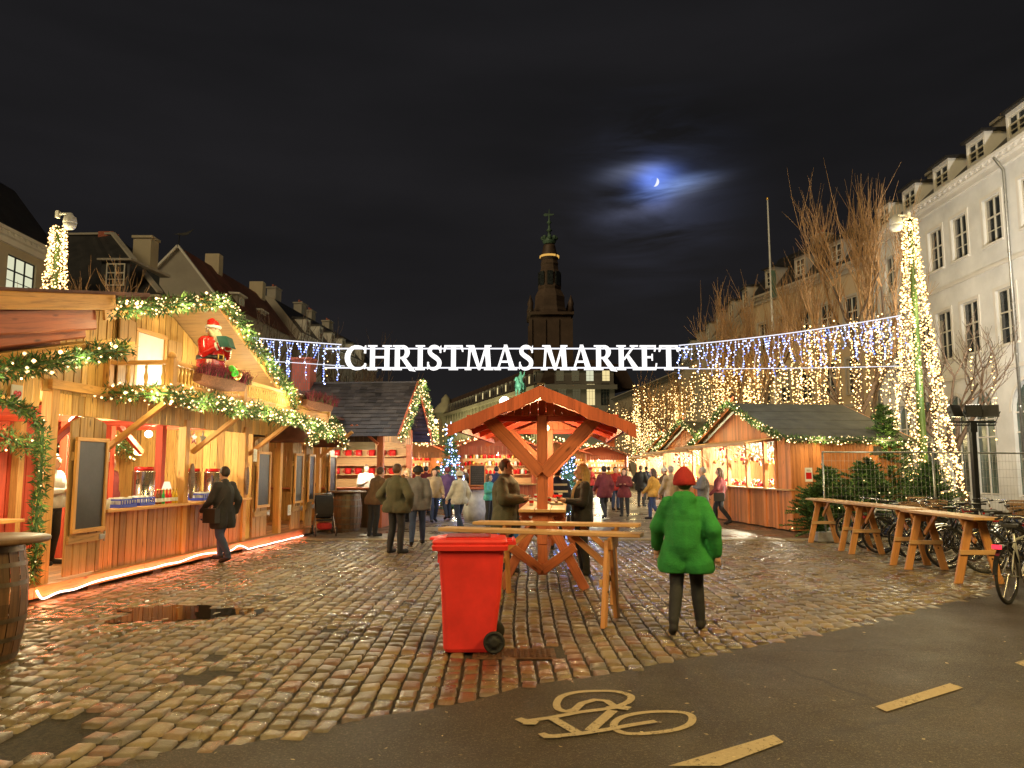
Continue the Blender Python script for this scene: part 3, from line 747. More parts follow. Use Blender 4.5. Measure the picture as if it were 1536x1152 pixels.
def person(label,x,y,rz,pose='stand',length=.78,bulk=1.0,coat='cloth_black',legs='trouser_dark',hair='short',hcol='hair_brown',h=1.75,group=None,eyes=False,bag=None,scarf=None,vox=.02,z=0.0,stripes=False,hood=False):
    J,bm,cm=template(pose,length,bulk,vox,hood)
    root=empty('person',(x,y,z),rz,label,'person',group); root.scale=(h/1.75,)*3
    o=bpy.data.objects.new('body',bm); COL.objects.link(o); o.parent=root
    for i,mn in enumerate(('skin',legs,'shoe',coat)): o.material_slots[i].link='OBJECT'; o.material_slots[i].material=MAT[mn]
    c=bpy.data.objects.new('coat',cm); COL.objects.link(c); c.parent=root; c.material_slots[0].link='OBJECT'; c.material_slots[0].material=MAT[coat]
    kk=('h',pose,hair)
    if kk not in TPL:
        m=hair_mesh(J,hair); m.polygons.foreach_set('use_smooth',[True]*len(m.polygons)); m.materials.append(MAT['hair_brown']); TPL[kk]=m
    hm=bpy.data.objects.new('hat' if hair in('beanie','bobble','peak') else 'hair',TPL[kk]); COL.objects.link(hm); hm.parent=root
    hm.material_slots[0].link='OBJECT'; hm.material_slots[0].material=MAT[hcol]
    if hair in('beanie','bobble','peak'):
        hm.scale=(1.07,1.09,1.0); hm.location=(0,-.0,.0)
        kk2=('h',pose,'short')
        if kk2 not in TPL:
            m=hair_mesh(J,'short'); m.materials.append(MAT['hair_brown']); m.polygons.foreach_set('use_smooth',[True]*len(m.polygons)); TPL[kk2]=m
        h2=bpy.data.objects.new('hair',TPL[kk2]); COL.objects.link(h2); h2.parent=root; h2.scale=(.96,.96,.985); h2.location=(0,.004,.018)
    if eyes:
        for s in (-1,1):
            mb=MB(); mb.ball(J['head']+V((s*.030,-.089,.012)),.010,8,6); mb.ob('eye',MAT['belt_black'],root)
    if scarf:
        mb=MB(); n=J['neck']; mb.tube([n+V((.085*math.cos(a),.075*math.sin(a)+.0,.005*math.sin(3*a))) for a in [2*PI*i/16 for i in range(16)]],.034,8,closed=True); mb.tube([n+V((.04,-.08,-.01)),n+V((.06,-.15,-.12)),n+V((.05,-.19,-.32))],[.032,.035,.03],8); mb.ob('scarf',MAT[scarf],root)
    if bag:
        mb=MB(); mb.box((.27,.0,.86),(.12,.32,.26)); mb.tube([(.27,-.12,.98),(.1,-.14,1.3),(-.12,-.02,1.5),(-.02,.14,1.35),(.27,.12,.98)],.012,6); mb.ob('shoulder_bag',MAT[bag],root,bevel=.03)
    if stripes:
        for zz in (1.36,1.22):
            mb=MB(); mb.lathe([(.205,zz-.022),(.207,zz+.022)],24,(0,0,0),0,cap=False); q=mb.ob('reflective_stripe',MAT['linen_white'],root); q.scale=(1.20,.98,1)
    return root
# ------------------------------------------------------------------ the big timber stall on the left
LF=Fr((-6.13,10.0),math.atan2(.996,.0893))
def left_stall():
    rnd.seed(31)
    T=empty('market_stall',(*LF.o,0),LF.a,'two storey timber drinks stall with carved balcony, gable and lit garlands on the left','market stall')
    def pl(mb,x0,x1,z0,z1,y,t=.028,w=.165,top=None,bot=None,gap=.009):
        """vertical boards on plane y (front face), tops following top(x)"""
        x=x0
        while x<x1-.01:
            ww=min(w*rnd.uniform(.72,1.28),x1-x); a=x+gap; b=x+ww-gap; yy=y+rnd.uniform(-.006,.006)
            ta,tb=(top(a),top(b)) if top else (z1,z1); ba,bb_=(bot(a),bot(b)) if bot else (z0,z0)
            j=rnd.uniform(-.004,.004)
            if ta-ba>.02 or tb-bb_>.02: mb.hexa([(a+j,yy,ba),(b,yy,bb_),(b,yy+t,bb_),(a+j,yy+t,ba),(a,yy,max(ta,ba+.01)),(b+j,yy,max(tb,bb_+.01)),(b+j,yy+t,max(tb,bb_+.01)),(a,yy+t,max(ta,ba+.01))])
            x+=ww
    # platform on dark pads
    mb=MB(); 
    for i in range(6): 
        x0=-2.6+i*2.45
        mb.bb(x0,x0+2.44,-.16,-.02,.07,.21)
    for k in range(24): mb.bb(-2.6+0.003,12.1,-.018+k*.15,-.018+k*.15+.143,.185,.213)
    mb.ob('platform',MAT['pine_front'],T,bevel=.006)
    mb=MB(); 
    for i in range(9): mb.bb(-2.3+i*1.65,-2.05+i*1.65,-.10,3.3,-.01,.07)
    mb.ob('bearer',MAT['dark_beam'],T)
    # posts
    S={p:LF.hit(p,700)[0] for p in (72,84,147,158,275,285,363,367,372,394,395,411,418,430,444,451,461,462,477,483,494,495,497)}
    for s,z in ((S[72]-.02,2.75),(S[275],2.55),(S[363]+.05,2.55),(S[418],2.5),(S[477],2.45)):
        mb=MB(); mb.bb(s-.075,s+.075,-.07,.08,.2,z); mb.ob('post',MAT['pine_beam'],T,bevel=.008)
    for s,z in ((.1,3.2),(3.7,3.2),(7.6,3.2),(11.7,2.6)):
        mb=MB(); mb.bb(s-.07,s+.07,3.1,3.24,.2,z); mb.ob('post',MAT['pine_beam'],T)
    # apron below the counter
    c0,c1=S[147]+.02,S[363]
    mb=MB(); pl(mb,c0,c1,.22,1.05,-.03,w=.155); mb.ob('counter_front',MAT['pine_front'],T,bevel=.004)
    mb=MB(); mb.bb(c0-.03,3.78,-.20,.42,1.055,1.10); mb.bb(3.79,c1+.1,-.20,.42,1.05,1.095); mb.ob('counter_top',MAT['pine_beam'],T,bevel=.008)
    # board lintels over the openings
    mb=MB(); pl(mb,.06,12.0,2.42,2.76,-.02,w=.17,bot=lambda x: 2.42 if (x<7.0 or x>8.3) else 2.42+.0*x); mb.ob('lintel_boards',MAT['pine'],T,bevel=.003)
    mb=MB(); mb.bar((.0,-.075,2.80),(12.1,-.075,2.80),.07,.13); mb.ob('front_beam',MAT['pine_beam'],T,bevel=.006)
    # opened shutter doors carrying chalkboards
    def shutter(a,b,z0,z1,bz0,bz1,brd=True,lab=None):
        w=b-a; mb=MB(); pl(mb,a,b,z0,z1,-.135,t=.03,w=.17,top=lambda x: z1-.10*((x-(a+b)/2)/(w/2))**2)
        d=mb.ob('shutter_door',MAT['old_wood'],T,bevel=.004)
        mb=MB(); mb.bb(a+.02,b-.02,-.17,-.137,z0+.42,z0+.53); mb.bb(a+.02,b-.02,-.17,-.137,z1-.62,z1-.50); mb.bar((a+.1,-.155,z0+.5),(b-.08,-.155,z0+1.3),.10,.03,(0,1,0)); mb.ob('ledge',MAT['old_wood'],d,bevel=.004)
        for z in (z0+.47,z1-.56):
            mb=MB(); mb.bb(b-.10,b+.03,-.18,-.172,z-.035,z+.035); mb.tube([(b+.03,-.17,z-.07),(b+.03,-.17,z+.07)],.014,8); mb.ob('hinge',MAT['hinge'],d)
        if brd:
            fr=MB(); e=.055
            fr.bb(a+.03,b-.03,-.215,-.172,bz1-e,bz1); fr.bb(a+.03,b-.03,-.215,-.172,bz0,bz0+e); fr.bb(a+.03,a+.03+e,-.213,-.172,bz0+e,bz1-e); fr.bb(b-.03-e,b-.03,-.213,-.172,bz0+e,bz1-e)
            f=fr.ob('chalkboard_frame',MAT['pine_beam'],T,bevel=.004); mb=MB(); mb.bb(a+.03+e,b-.03-e,-.19,-.172,bz0+e,bz1-e); mb.ob('chalkboard',MAT['board_black'],f)
        return d
    shutter(S[84]+.08,S[147]-.05,.26,2.42,.82,2.12)
    for a,b in ((372,394),(430,444),(451,462),(483,495)):
        shutter(S[a],S[b],.25,2.36,.86,2.05)
    # struts up to the balcony
    for s in (S[147]+.12,S[285],S[367]+.1,S[477]):
        mb=MB(); mb.bar((s,-.03,1.98),(s,-.92,2.66),.075,.10,(1,0,0)); mb.ob('brace',MAT['pine_beam'],T,bevel=.006)
    # narrow doorway with arched head
    mb=MB(); a,b=S[395]+.05,S[411]; n=10
    for i in range(n):
        x0=a+(b-a)*i/n; x1=a+(b-a)*(i+1)/n; f=lambda x: 2.15+.25*math.sqrt(max(0,1-((x-(a+b)/2)/((b-a)/2))**2))
        mb.hexa([(x0,-.04,f(x0)),(x1,-.04,f(x1)),(x1,.0,f(x1)),(x0,.0,f(x0)),(x0,-.04,2.45),(x1,-.04,2.45),(x1,.0,2.45),(x0,.0,2.45)])
    mb.ob('arched_head',MAT['pine'],T)
    # inner walls: back, floor, ceiling, ends
    mb=MB(); pl(mb,-2.6,12.1,.2,2.8,3.25,w=.2); mb.ob('back_wall',MAT['red_paint'],T)
    mb=MB(); mb.bb(-2.6,12.1,.05,3.3,2.83,2.88); mb.ob('ceiling',MAT['pine'],T)
    for s0 in (-2.6,6.55,12.08):
        y=0.03; mb=MB()
        while y<3.2: mb.bb(s0,s0+.03,y,y+.15,.2,2.82); y+=.158
        mb.ob('end_wall' if s0!=6.55 else 'partition_wall',MAT['pine'],T)
    mb=MB(); 
    for i in range(4): mb.bar((1.2+i*1.5,.2,2.55),(1.2+i*1.5,3.2,2.55),.1,.14)
    for (a,b) in (((1.2,.8,2.0),(2.0,.8,2.55)),((5.0,1.6,2.0),(4.2,1.6,2.5))): mb.bar(a,b,.08,.1)
    mb.ob('rafters',MAT['red_paint'],T,bevel=.005)
    for s,y in ((2.9,1.7),(4.9,2.2),(4.45,.9)):
        mb=MB(); mb.bb(s-.07,s+.07,y-.07,y+.07,.2,2.8); mb.ob('inner_post',MAT['red_paint'],T,bevel=.008)
    # ---- upper storey: gable boards, roof
    ax,az=2.62,4.52
    def topz(x,o=0.0): return (az-(ax-x)*.27 if x<ax else az-(x-ax)*.425)+o
    mb=MB(); pl(mb,-.3,5.6,2.86,9,-.02,w=.19,top=lambda x: topz(x,-.06)); mb.ob('gable_wall',MAT['pine'],T,bevel=.004)
    mb=MB(); pl(mb,5.6,12.1,2.86,3.3,-.02,w=.19,top=lambda x: 3.30-.03*(x-5.6)); mb.ob('upper_wall',MAT['pine'],T,bevel=.004)
    # open loft shutters and lit doorway
    dx0,dx1=1.95,2.75
    mb=MB(); pl(mb,1.42,1.86,2.95,3.98,-.09,w=.2,top=lambda x:3.98-.08*abs(x-1.64)); mb.ob('loft_shutter',MAT['old_wood'],T,bevel=.004)
    mb=MB(); pl(mb,2.80,3.25,2.95,3.86,-.09,w=.2); mb.ob('loft_shutter',MAT['old_wood'],T,bevel=.004)
    mb=MB(); mb.bb(1.95,2.72,-.048,-.03,2.95,3.84); dd=mb.ob('loft_door',MAT['linen_white'],T)
    mb=MB(); mb.bb(1.88,1.95,-.075,-.03,2.9,3.9); mb.bb(2.72,2.79,-.075,-.03,2.9,3.9); mb.bb(1.88,2.79,-.078,-.03,3.84,3.91); mb.ob('door_frame',MAT['pine_beam'],dd,bevel=.004)
    L0=(-.45,); 
    def roofslab(xa,xb,y0,y1,name='roof'):
        mb=MB(); za,zb=topz(xa),topz(xb); n=14
        for i in range(n):
            t0=i/n; t1=(i+1)/n; p=lambda t:(xa+(xb-xa)*t, za+(zb-za)*t)
            (x0,z0),(x1,z1)=p(t0),p(t1)
            y=y0
            while y<y1:
                w=rnd.uniform(.25,.4); e=min(y+w,y1); mb.hexa([(x0,y+.004,z0),(x1,y+.004,z1),(x1,e-.004,z1),(x0,e-.004,z0),(x0,y+.004,z0+.03),(x1,y+.004,z1+.045),(x1,e-.004,z1+.045),(x0,e-.004,z0+.03)]); y+=w
        return mb.ob(name,MAT['shingle'],T)
    roofslab(ax,-.35,-1.0,3.6); roofslab(ax,5.75,-1.0,3.6)
    mb=MB(); mb.slab((-.35,-.98,topz(-.35)-.03),(ax,-.98,topz(ax)-.03),(ax,3.5,topz(ax)-.03),(-.35,3.5,topz(-.35)-.03),.025); mb.slab((ax,-.98,topz(ax)-.03),(5.75,-.98,topz(5.75)-.03),(5.75,3.5,topz(5.75)-.03),(ax,3.5,topz(ax)-.03),.025); mb.ob('soffit',MAT['old_wood'],T)
    mb=MB(); mb.bar((-.40,-1.02,topz(-.4)-.07),(ax,-1.02,az-.07),.035,.17); mb.bar((ax,-1.02,az-.07),(5.82,-1.02,topz(5.82)-.07),.035,.17); mb.ob('barge_board',MAT['pine_beam'],T,bevel=.004)
    # small flat roofs stepping down at the far end
    mb=MB(); mb.slab((5.4,-1.0,3.34),(8.2,-1.0,3.24),(8.2,3.5,3.24),(5.4,3.5,3.34),.06); mb.slab((8.2,-.2,3.16),(12.2,-.2,3.06),(12.2,3.5,3.06),(8.2,3.5,3.16),.06); mb.ob('roof',MAT['shingle'],T)
    # ---- balcony
    bo=-1.05; b0,b1=1.22,8.2
    mb=MB(); y=bo
    while y<-.03: mb.bb(b0,b1,y,min(y+.13,-.03)-.005,2.86,2.895); y+=.13
    mb.bb(b0-.02,b1,bo-.03,bo,2.76,2.90); mb.bb(b0-.03,b0-.001,bo,-.03,2.76,2.90); mb.ob('balcony_floor',MAT['pine_beam'],T,bevel=.004)
    mb=MB()
    mb.bar((b0,bo,3.24),(b0,-.03,3.24),.08,.06); mb.bar((b0,bo,3.24),(b1,bo,3.20),.08,.06); mb.bar((b0+.05,bo,2.93),(b1,bo,2.93),.06,.05)
    rl=mb.ob('balcony_rail',MAT['pine_beam'],T,bevel=.006)
    for s,y in ((b0,bo),(b0,-.07),(3.6,bo),(6.1,bo),(b1,bo)):
        mb=MB(); mb.bb(s-.06,s+.06,y-.06,y+.06,2.88,3.30); mb.lathe([(.05,3.30),(.065,3.33),(.05,3.37),(.01,3.40)],12,(s,y,0)); mb.ob('newel_post',MAT['pine_beam'],T,bevel=.006)
    prof=[(.020,0),(.026,.02),(.018,.05),(.030,.10),(.034,.13),(.020,.19),(.015,.24),(.024,.27),(.020,.30)]
    tm=MB(); tm.lathe(prof,8); tmm=tm.mesh('baluster',[MAT['pine']])
    s=b0+.16
    cnt=0
    spots=[]
    while s<b1-.05: spots.append((s,bo)); s+=.105
    y=bo+.12
    while y<-.12: spots.append((b0,y)); y+=.27
    for s,y in spots:
        if any(abs(s-q)<.05 for q in (3.6,6.1)) and y==bo: continue
        o=bpy.data.objects.new('baluster',tmm); COL.objects.link(o); o.parent=T; o.location=(s,y,2.90)
    # ---- lean-to annex at the near end
    def an(s): return 3.52+.205*(s+2.1)
    mb=MB(); 
    for k in range(10): y0=-1.06+k*.46; mb.slab((-3.4,y0,an(-3.4)+.0),(.55,y0,an(.55)+.0),(.55,y0+.45,an(.55)+.02),(-3.4,y0+.45,an(-3.4)+.02),.05)
    mb.ob('roof',MAT['shingle'],T)
    mb=MB(); mb.bar((-3.4,-1.08,an(-3.4)-.09),(-.28,-1.08,an(-.28)-.09),.05,.19); mb.ob('barge_board',MAT['pine_beam'],T,bevel=.01)
    mb=MB(); 
    mb.bar((-3.4,-.93,an(-3.4)-.34),(-.42,-.93,an(-.42)-.30),.05,.27); mb.bar((-3.4,-.78,an(-3.4)-.55),(-.42,-.78,an(-.42)-.42),.07,.24); mb.bar((-3.4,-.45,an(-3.4)-.60),(-.42,-.45,an(-.42)-.55),.08,.25)
    mb.ob('roof_beam',MAT['red_beam'],T,bevel=.02)
    mb=MB(); mb.bar((-3.4,-.95,2.42),(.10,-.95,3.30),.05,.16); mb.bar((.06,-.99,3.18),(.30,-.99,3.30),.14,.2); mb.ob('lower_barge_board',MAT['pine_beam'],T,bevel=.01)
    mb=MB(); mb.slab((-3.4,-.93,2.50),(.10,-.93,3.36),(.10,.2,3.30),(-3.4,.2,2.44),.04); mb.ob('soffit',MAT['pine'],T)
    arch=lambda x: 2.36+ .26*math.sqrt(max(0,1-((x+1.6)/1.62)**2)) if -3.2<x<0 else 2.36
    mb=MB(); pl(mb,-3.4,-.09,2.3,9,-.02,w=.22,top=lambda x: min(2.46+.251*(x+3.4)+.22,an(x)),bot=arch); pl(mb,-.09,1.3,2.7,9,-.035,w=.19,top=lambda x:an(x)-.1 if x<.2 else topz(x)-.1); mb.ob('arch_boards',MAT['pine'],T,bevel=.004)
    mb=MB(); pl(mb,-3.3,-.12,.2,1.02,.18,w=.19); mb.ob('counter_front',MAT['red_paint'],T,bevel=.004)
    mb=MB(); mb.bb(-3.3,-.12,.05,.62,1.02,1.06); mb.ob('counter_top',MAT['pine_beam'],T,bevel=.006)
    mb=MB(); mb.bb(-3.2,-.3,2.55,2.95,1.62,1.65); mb.bb(-3.2,-.3,2.55,2.95,2.02,2.05); mb.ob('shelf',MAT['pine_beam'],T)
    # little framed picture under the annex roof
    p=LF.hit(24,592,-.05); mb=MB(); mb.bb(p.x-.09,p.x+.09,-.065,-.045,p.z-.12,p.z+.12); q=mb.ob('picture_panel',MAT['paper_white'],T)
    mb=MB(); hs=[(16*math.sin(a)**3/16*.065,(13*math.cos(a)-5*math.cos(2*a)-2*math.cos(3*a)-math.cos(4*a))/16*.065) for a in [2*PI*i/24 for i in range(24)]]
    mb.prism(hs,.006,Matrix.Translation((p.x,-.070,p.z))); mb.ob('heart',MAT['glass_red'],q)
    # lamps inside
    for s,y,z,e in ((.9+1.3,1.1,2.45,1),(4.7,1.3,2.35,1),(-1.2,1.5,2.4,1)):
        mb=MB(); mb.tube([(s,y,2.82),(s,y,z+.1)],.006,6); f=mb.ob('pendant_lamp',MAT['iron'],T); mb=MB(); mb.ball((s,y,z),.07,14,10); mb.ob('lamp_bulb',MAT['lamp_white'],f)
    return T
LST=left_stall()
W_=LF.w
# lights of that stall: (local) positions
for p,e,c,r in (((2.2,1.1,2.25),62,(1,.78,.45),.12),((4.9,1.2,2.2),46,(1,.72,.40),.12),((-1.2,1.4,2.2),60,(1,.72,.42),.12),((9.5,1.5,2.1),12,(1,.6,.3),.1),((7.4,1.5,2.0),5,(1,.6,.3),.1),
                ((2.35,-.45,2.97),9,(1,.85,.6),.05),((3.4,-.55,2.98),11,(1,.85,.6),.05),((4.6,-.6,2.98),8,(1,.85,.6),.05),((7.2,-.6,2.98),6,(1,.8,.5),.05)):
    LAMPS.append((W_(p),e,c,r))
G1='lit fir garlands on the timber stall'
garland('long lit fir garland swagged along the balcony edge of the timber stall',[W_(p) for p in ((1.15,-.15,2.80),(1.13,-.7,2.77),(1.15,-1.15,2.78),(1.7,-1.17,2.70),(2.4,-1.17,2.76),(3.2,-1.17,2.69),(4.0,-1.17,2.74),(4.8,-1.17,2.67),(5.8,-1.17,2.72),(6.6,-1.17,2.62),(7.3,-1.17,2.64),(8.1,-1.15,2.42),(8.3,-1.1,2.5))],.15,520,44,.022,power=7,group=G1,lift=(.22,-.1,-.05))
garland('lit fir garland following the ridge and both slopes of the balcony gable',[W_(p) for p in ((-.32,-1.12,3.70),(.5,-1.12,3.90),(1.2,-1.12,4.10),(1.9,-1.12,4.28),(2.62,-1.12,4.45),(3.3,-1.12,4.18),(4.1,-1.12,3.84),(4.9,-1.12,3.52),(5.7,-1.12,3.2),(5.9,-1.1,2.95))],.13,520,36,.021,power=6,group=G1,lift=(.15,-.15,-.15))
garland('sparsely lit fir garland under the annex roof at the far left',[W_(p) for p in ((-3.0,-1.04,2.50),(-2.0,-1.04,2.72),(-1.2,-1.04,2.92),(-.5,-1.04,3.13),(.08,-1.04,3.26))],.13,620,15,.022,power=5,group=G1,lift=(.1,-.2,-.1))
garland('unlit looking fir garland round the arch and down the corner post',[W_(p) for p in ((-1.6,-.10,2.58),(-.9,-.10,2.52),(-.35,-.10,2.38),(-.12,-.10,2.2),(-.13,-.12,1.9),(-.12,-.12,1.5),(-.16,-.12,1.1),(-.12,-.12,.7),(-.15,-.12,.33))],.085,560,2,.016,power=2.5,group=G1,lift=(.3,-.3,0))
garland('lit fir garland over the small peaked porch at the far end of the timber stall',[W_(LF.hit(*q,-1)) for q in ((466,664),(478,648),(488,636),(497,629),(505,640),(512,655),(517,671))],.12,520,40,.022,power=6,group=G1)
def porch():
    T=empty('porch_canopy',(*LF.o,0),LF.a,'small peaked wooden porch canopy at the far end of the timber stall','canopy')
    a,b,c=[LF.hit(*q,-.95) for q in ((466,664),(497,629),(517,671))]
    mb=MB(); mb.slab(a,b,(b.x,.0,b.z),(a.x,.0,a.z),.05); mb.slab(b,c,(c.x,.0,c.z),(b.x,0,b.z),.05); mb.ob('roof',MAT['shingle'],T)
    mb=MB(); mb.bar(a,b,.05,.12); mb.bar(b,c,.05,.12); mb.ob('barge_board',MAT['pine_beam'],T)
porch()
def hanging_board(px,y0,y1,label):
    a=LF.hit(px,y0,-.1); b=LF.hit(px,y1,-.1); h=(a.z-b.z); T=empty('hanging_board',LF.w((a.x,-.12,b.z)),LF.a,label,'decoration'); pts=[]
    for i in range(20): t=2*PI*i/20; pts.append((.075*math.cos(t)*(1+.1*math.sin(3*t)),h/2+h/2*math.sin(t)))
    mb=MB(); mb.prism(pts,.03); mb.ob('board',MAT['barrel_wood'],T,bevel=.004)
    for k in range(5): mb=MB(); mb.bb(-.045,.045,-.022,-.017,h*(.25+.11*k),h*(.27+.11*k)); mb.ob('carved_line',MAT['dark_beam'],T)
hanging_board(152,690,755,'carved oval board hanging beside the first serving window'); hanging_board(287,695,748,'carved oval board hanging on the middle post of the timber stall'); hanging_board(370,700,742,'small carved oval board hanging by the second serving window')
def paper(px,py,w,h,label,off=-.225):
    p=LF.hit(px,py,off); T=empty('paper_notice',LF.w((p.x,off,p.z)),LF.a,label,'notice'); mb=MB(); mb.bb(-w/2,w/2,-.002,.002,-h/2,h/2); mb.ob('sheet',MAT['paper_white'],T)
    mb=MB(); r=random.Random(px)
    for i in range(7): l=r.uniform(.4,.9)*w*.8; mb.bb(-w*.4,-w*.4+l,-.004,-.0025,h*.35-i*h*.1,h*.35-i*h*.1+.006)
    tag(mb.ob('printed_lines',MAT['cloth_grey'],T),kind='stuff')
paper(383,683,.17,.26,'pale paper notice pinned to the second chalkboard of the timber stall'); paper(434,765,.2,.24,'paper notice low on the third shutter door of the timber stall')
# glowing rope light along the platform
def rope():
    pts=[LF.hit(px,py,-.2) for px,py in ((54,886),(60,896),(68,897),(90,888),(110,884),(135,875),(160,868),(185,862),(205,857),(225,853),(248,847),(268,843),(285,837),(305,831),(325,829),(345,826),(358,819),(366,820),(378,827),(390,829),(400,825),(410,820),(425,815),(440,811),(455,806))]
    out=[]
    for i in range(len(pts)-1):
        for k in range(4):
            t=k/4; p0,p1,p2,p3=[pts[min(max(i+j,0),len(pts)-1)] for j in (-1,0,1,2)]
            out.append(.5*((2*p1)+(-p0+p2)*t+(2*p0-5*p1+4*p2-p3)*t*t+(-p0+3*p1-3*p2+p3)*t**3))
    out.append(pts[-1]); out=[W_((p.x,-.2+.01*math.sin(p.x*7),max(p.z,.055))) for p in out]
    b=out[0].copy(); mb=MB(); mb.tube([p-b for p in out],.013,8); o=mb.ob('rope_light',MAT['rope_glow'],loc=b); tag(o,'glowing pinkish orange rope light running in waves along the foot of the timber stall','rope light')
    for p in resample(out,.8)[::1]: LAMPS.append((p+V((.06,-.02,.03)),1.1,(1,.16,.05),.03))
rope()
# ---- flower boxes on the balcony rail
plain('box_wicker',(.20,.075,.04),.75,var=.4,scale=30,bump=.8)
def flower_box(s0,s1,label,col):
    T=empty('flower_box',LF.w(((s0+s1)/2,-1.16,3.02)),LF.a,label,'flower box'); L=s1-s0
    mb=MB(); n=16
    for i in range(n):
        x0=-L/2+L*i/n; x1=-L/2+L*(i+1)/n; q=lambda x:(-.10-.09*(1-(2*x/L)**2)); zb=lambda x:.06*(2*x/L)**2-.06
        mb.hexa([(x0,q(x0)*.6,zb(x0)),(x1,q(x1)*.6,zb(x1)),(x1,.06,zb(x1)),(x0,.06,zb(x0)),(x0,q(x0),.12),(x1,q(x1),.12),(x1,.06,.12),(x0,.06,.12)])
    mb.ob('box',MAT['box_wicker'],T); r=random.Random(int(s0*10)); mb=MB()
    for _ in range(1100):
        x=r.uniform(-L/2,L/2); y=r.uniform(-.2,.04); h=r.uniform(.10,.30); d=V((r.gauss(0,.35),r.gauss(-.1,.3),1)).normalized(); p=V((x,y,.1)); s=V((d.y,-d.x,0)).normalized()*.006
        mb.face([p-s,p+s,p+d*h],0 if r.random()<.7 else 1)
        for k in range(3):
            c=p+d*h*(.5+.16*k); a=V((r.gauss(0,1),r.gauss(0,1),r.gauss(0,1))).normalized()*.018; b=V((r.gauss(0,1),r.gauss(0,1),r.gauss(0,1))).normalized()*.012; mb.face([c-a,c+b,c+a],0)
    mb.ob('heather',[MAT[col],MAT['needles']],T)
flower_box(1.75,3.3,'wicker flower box of dark purple heather hung below the seated red figure','heather')
flower_box(6.3,8.0,'flower box of pink heather at the far end of the balcony','heather')
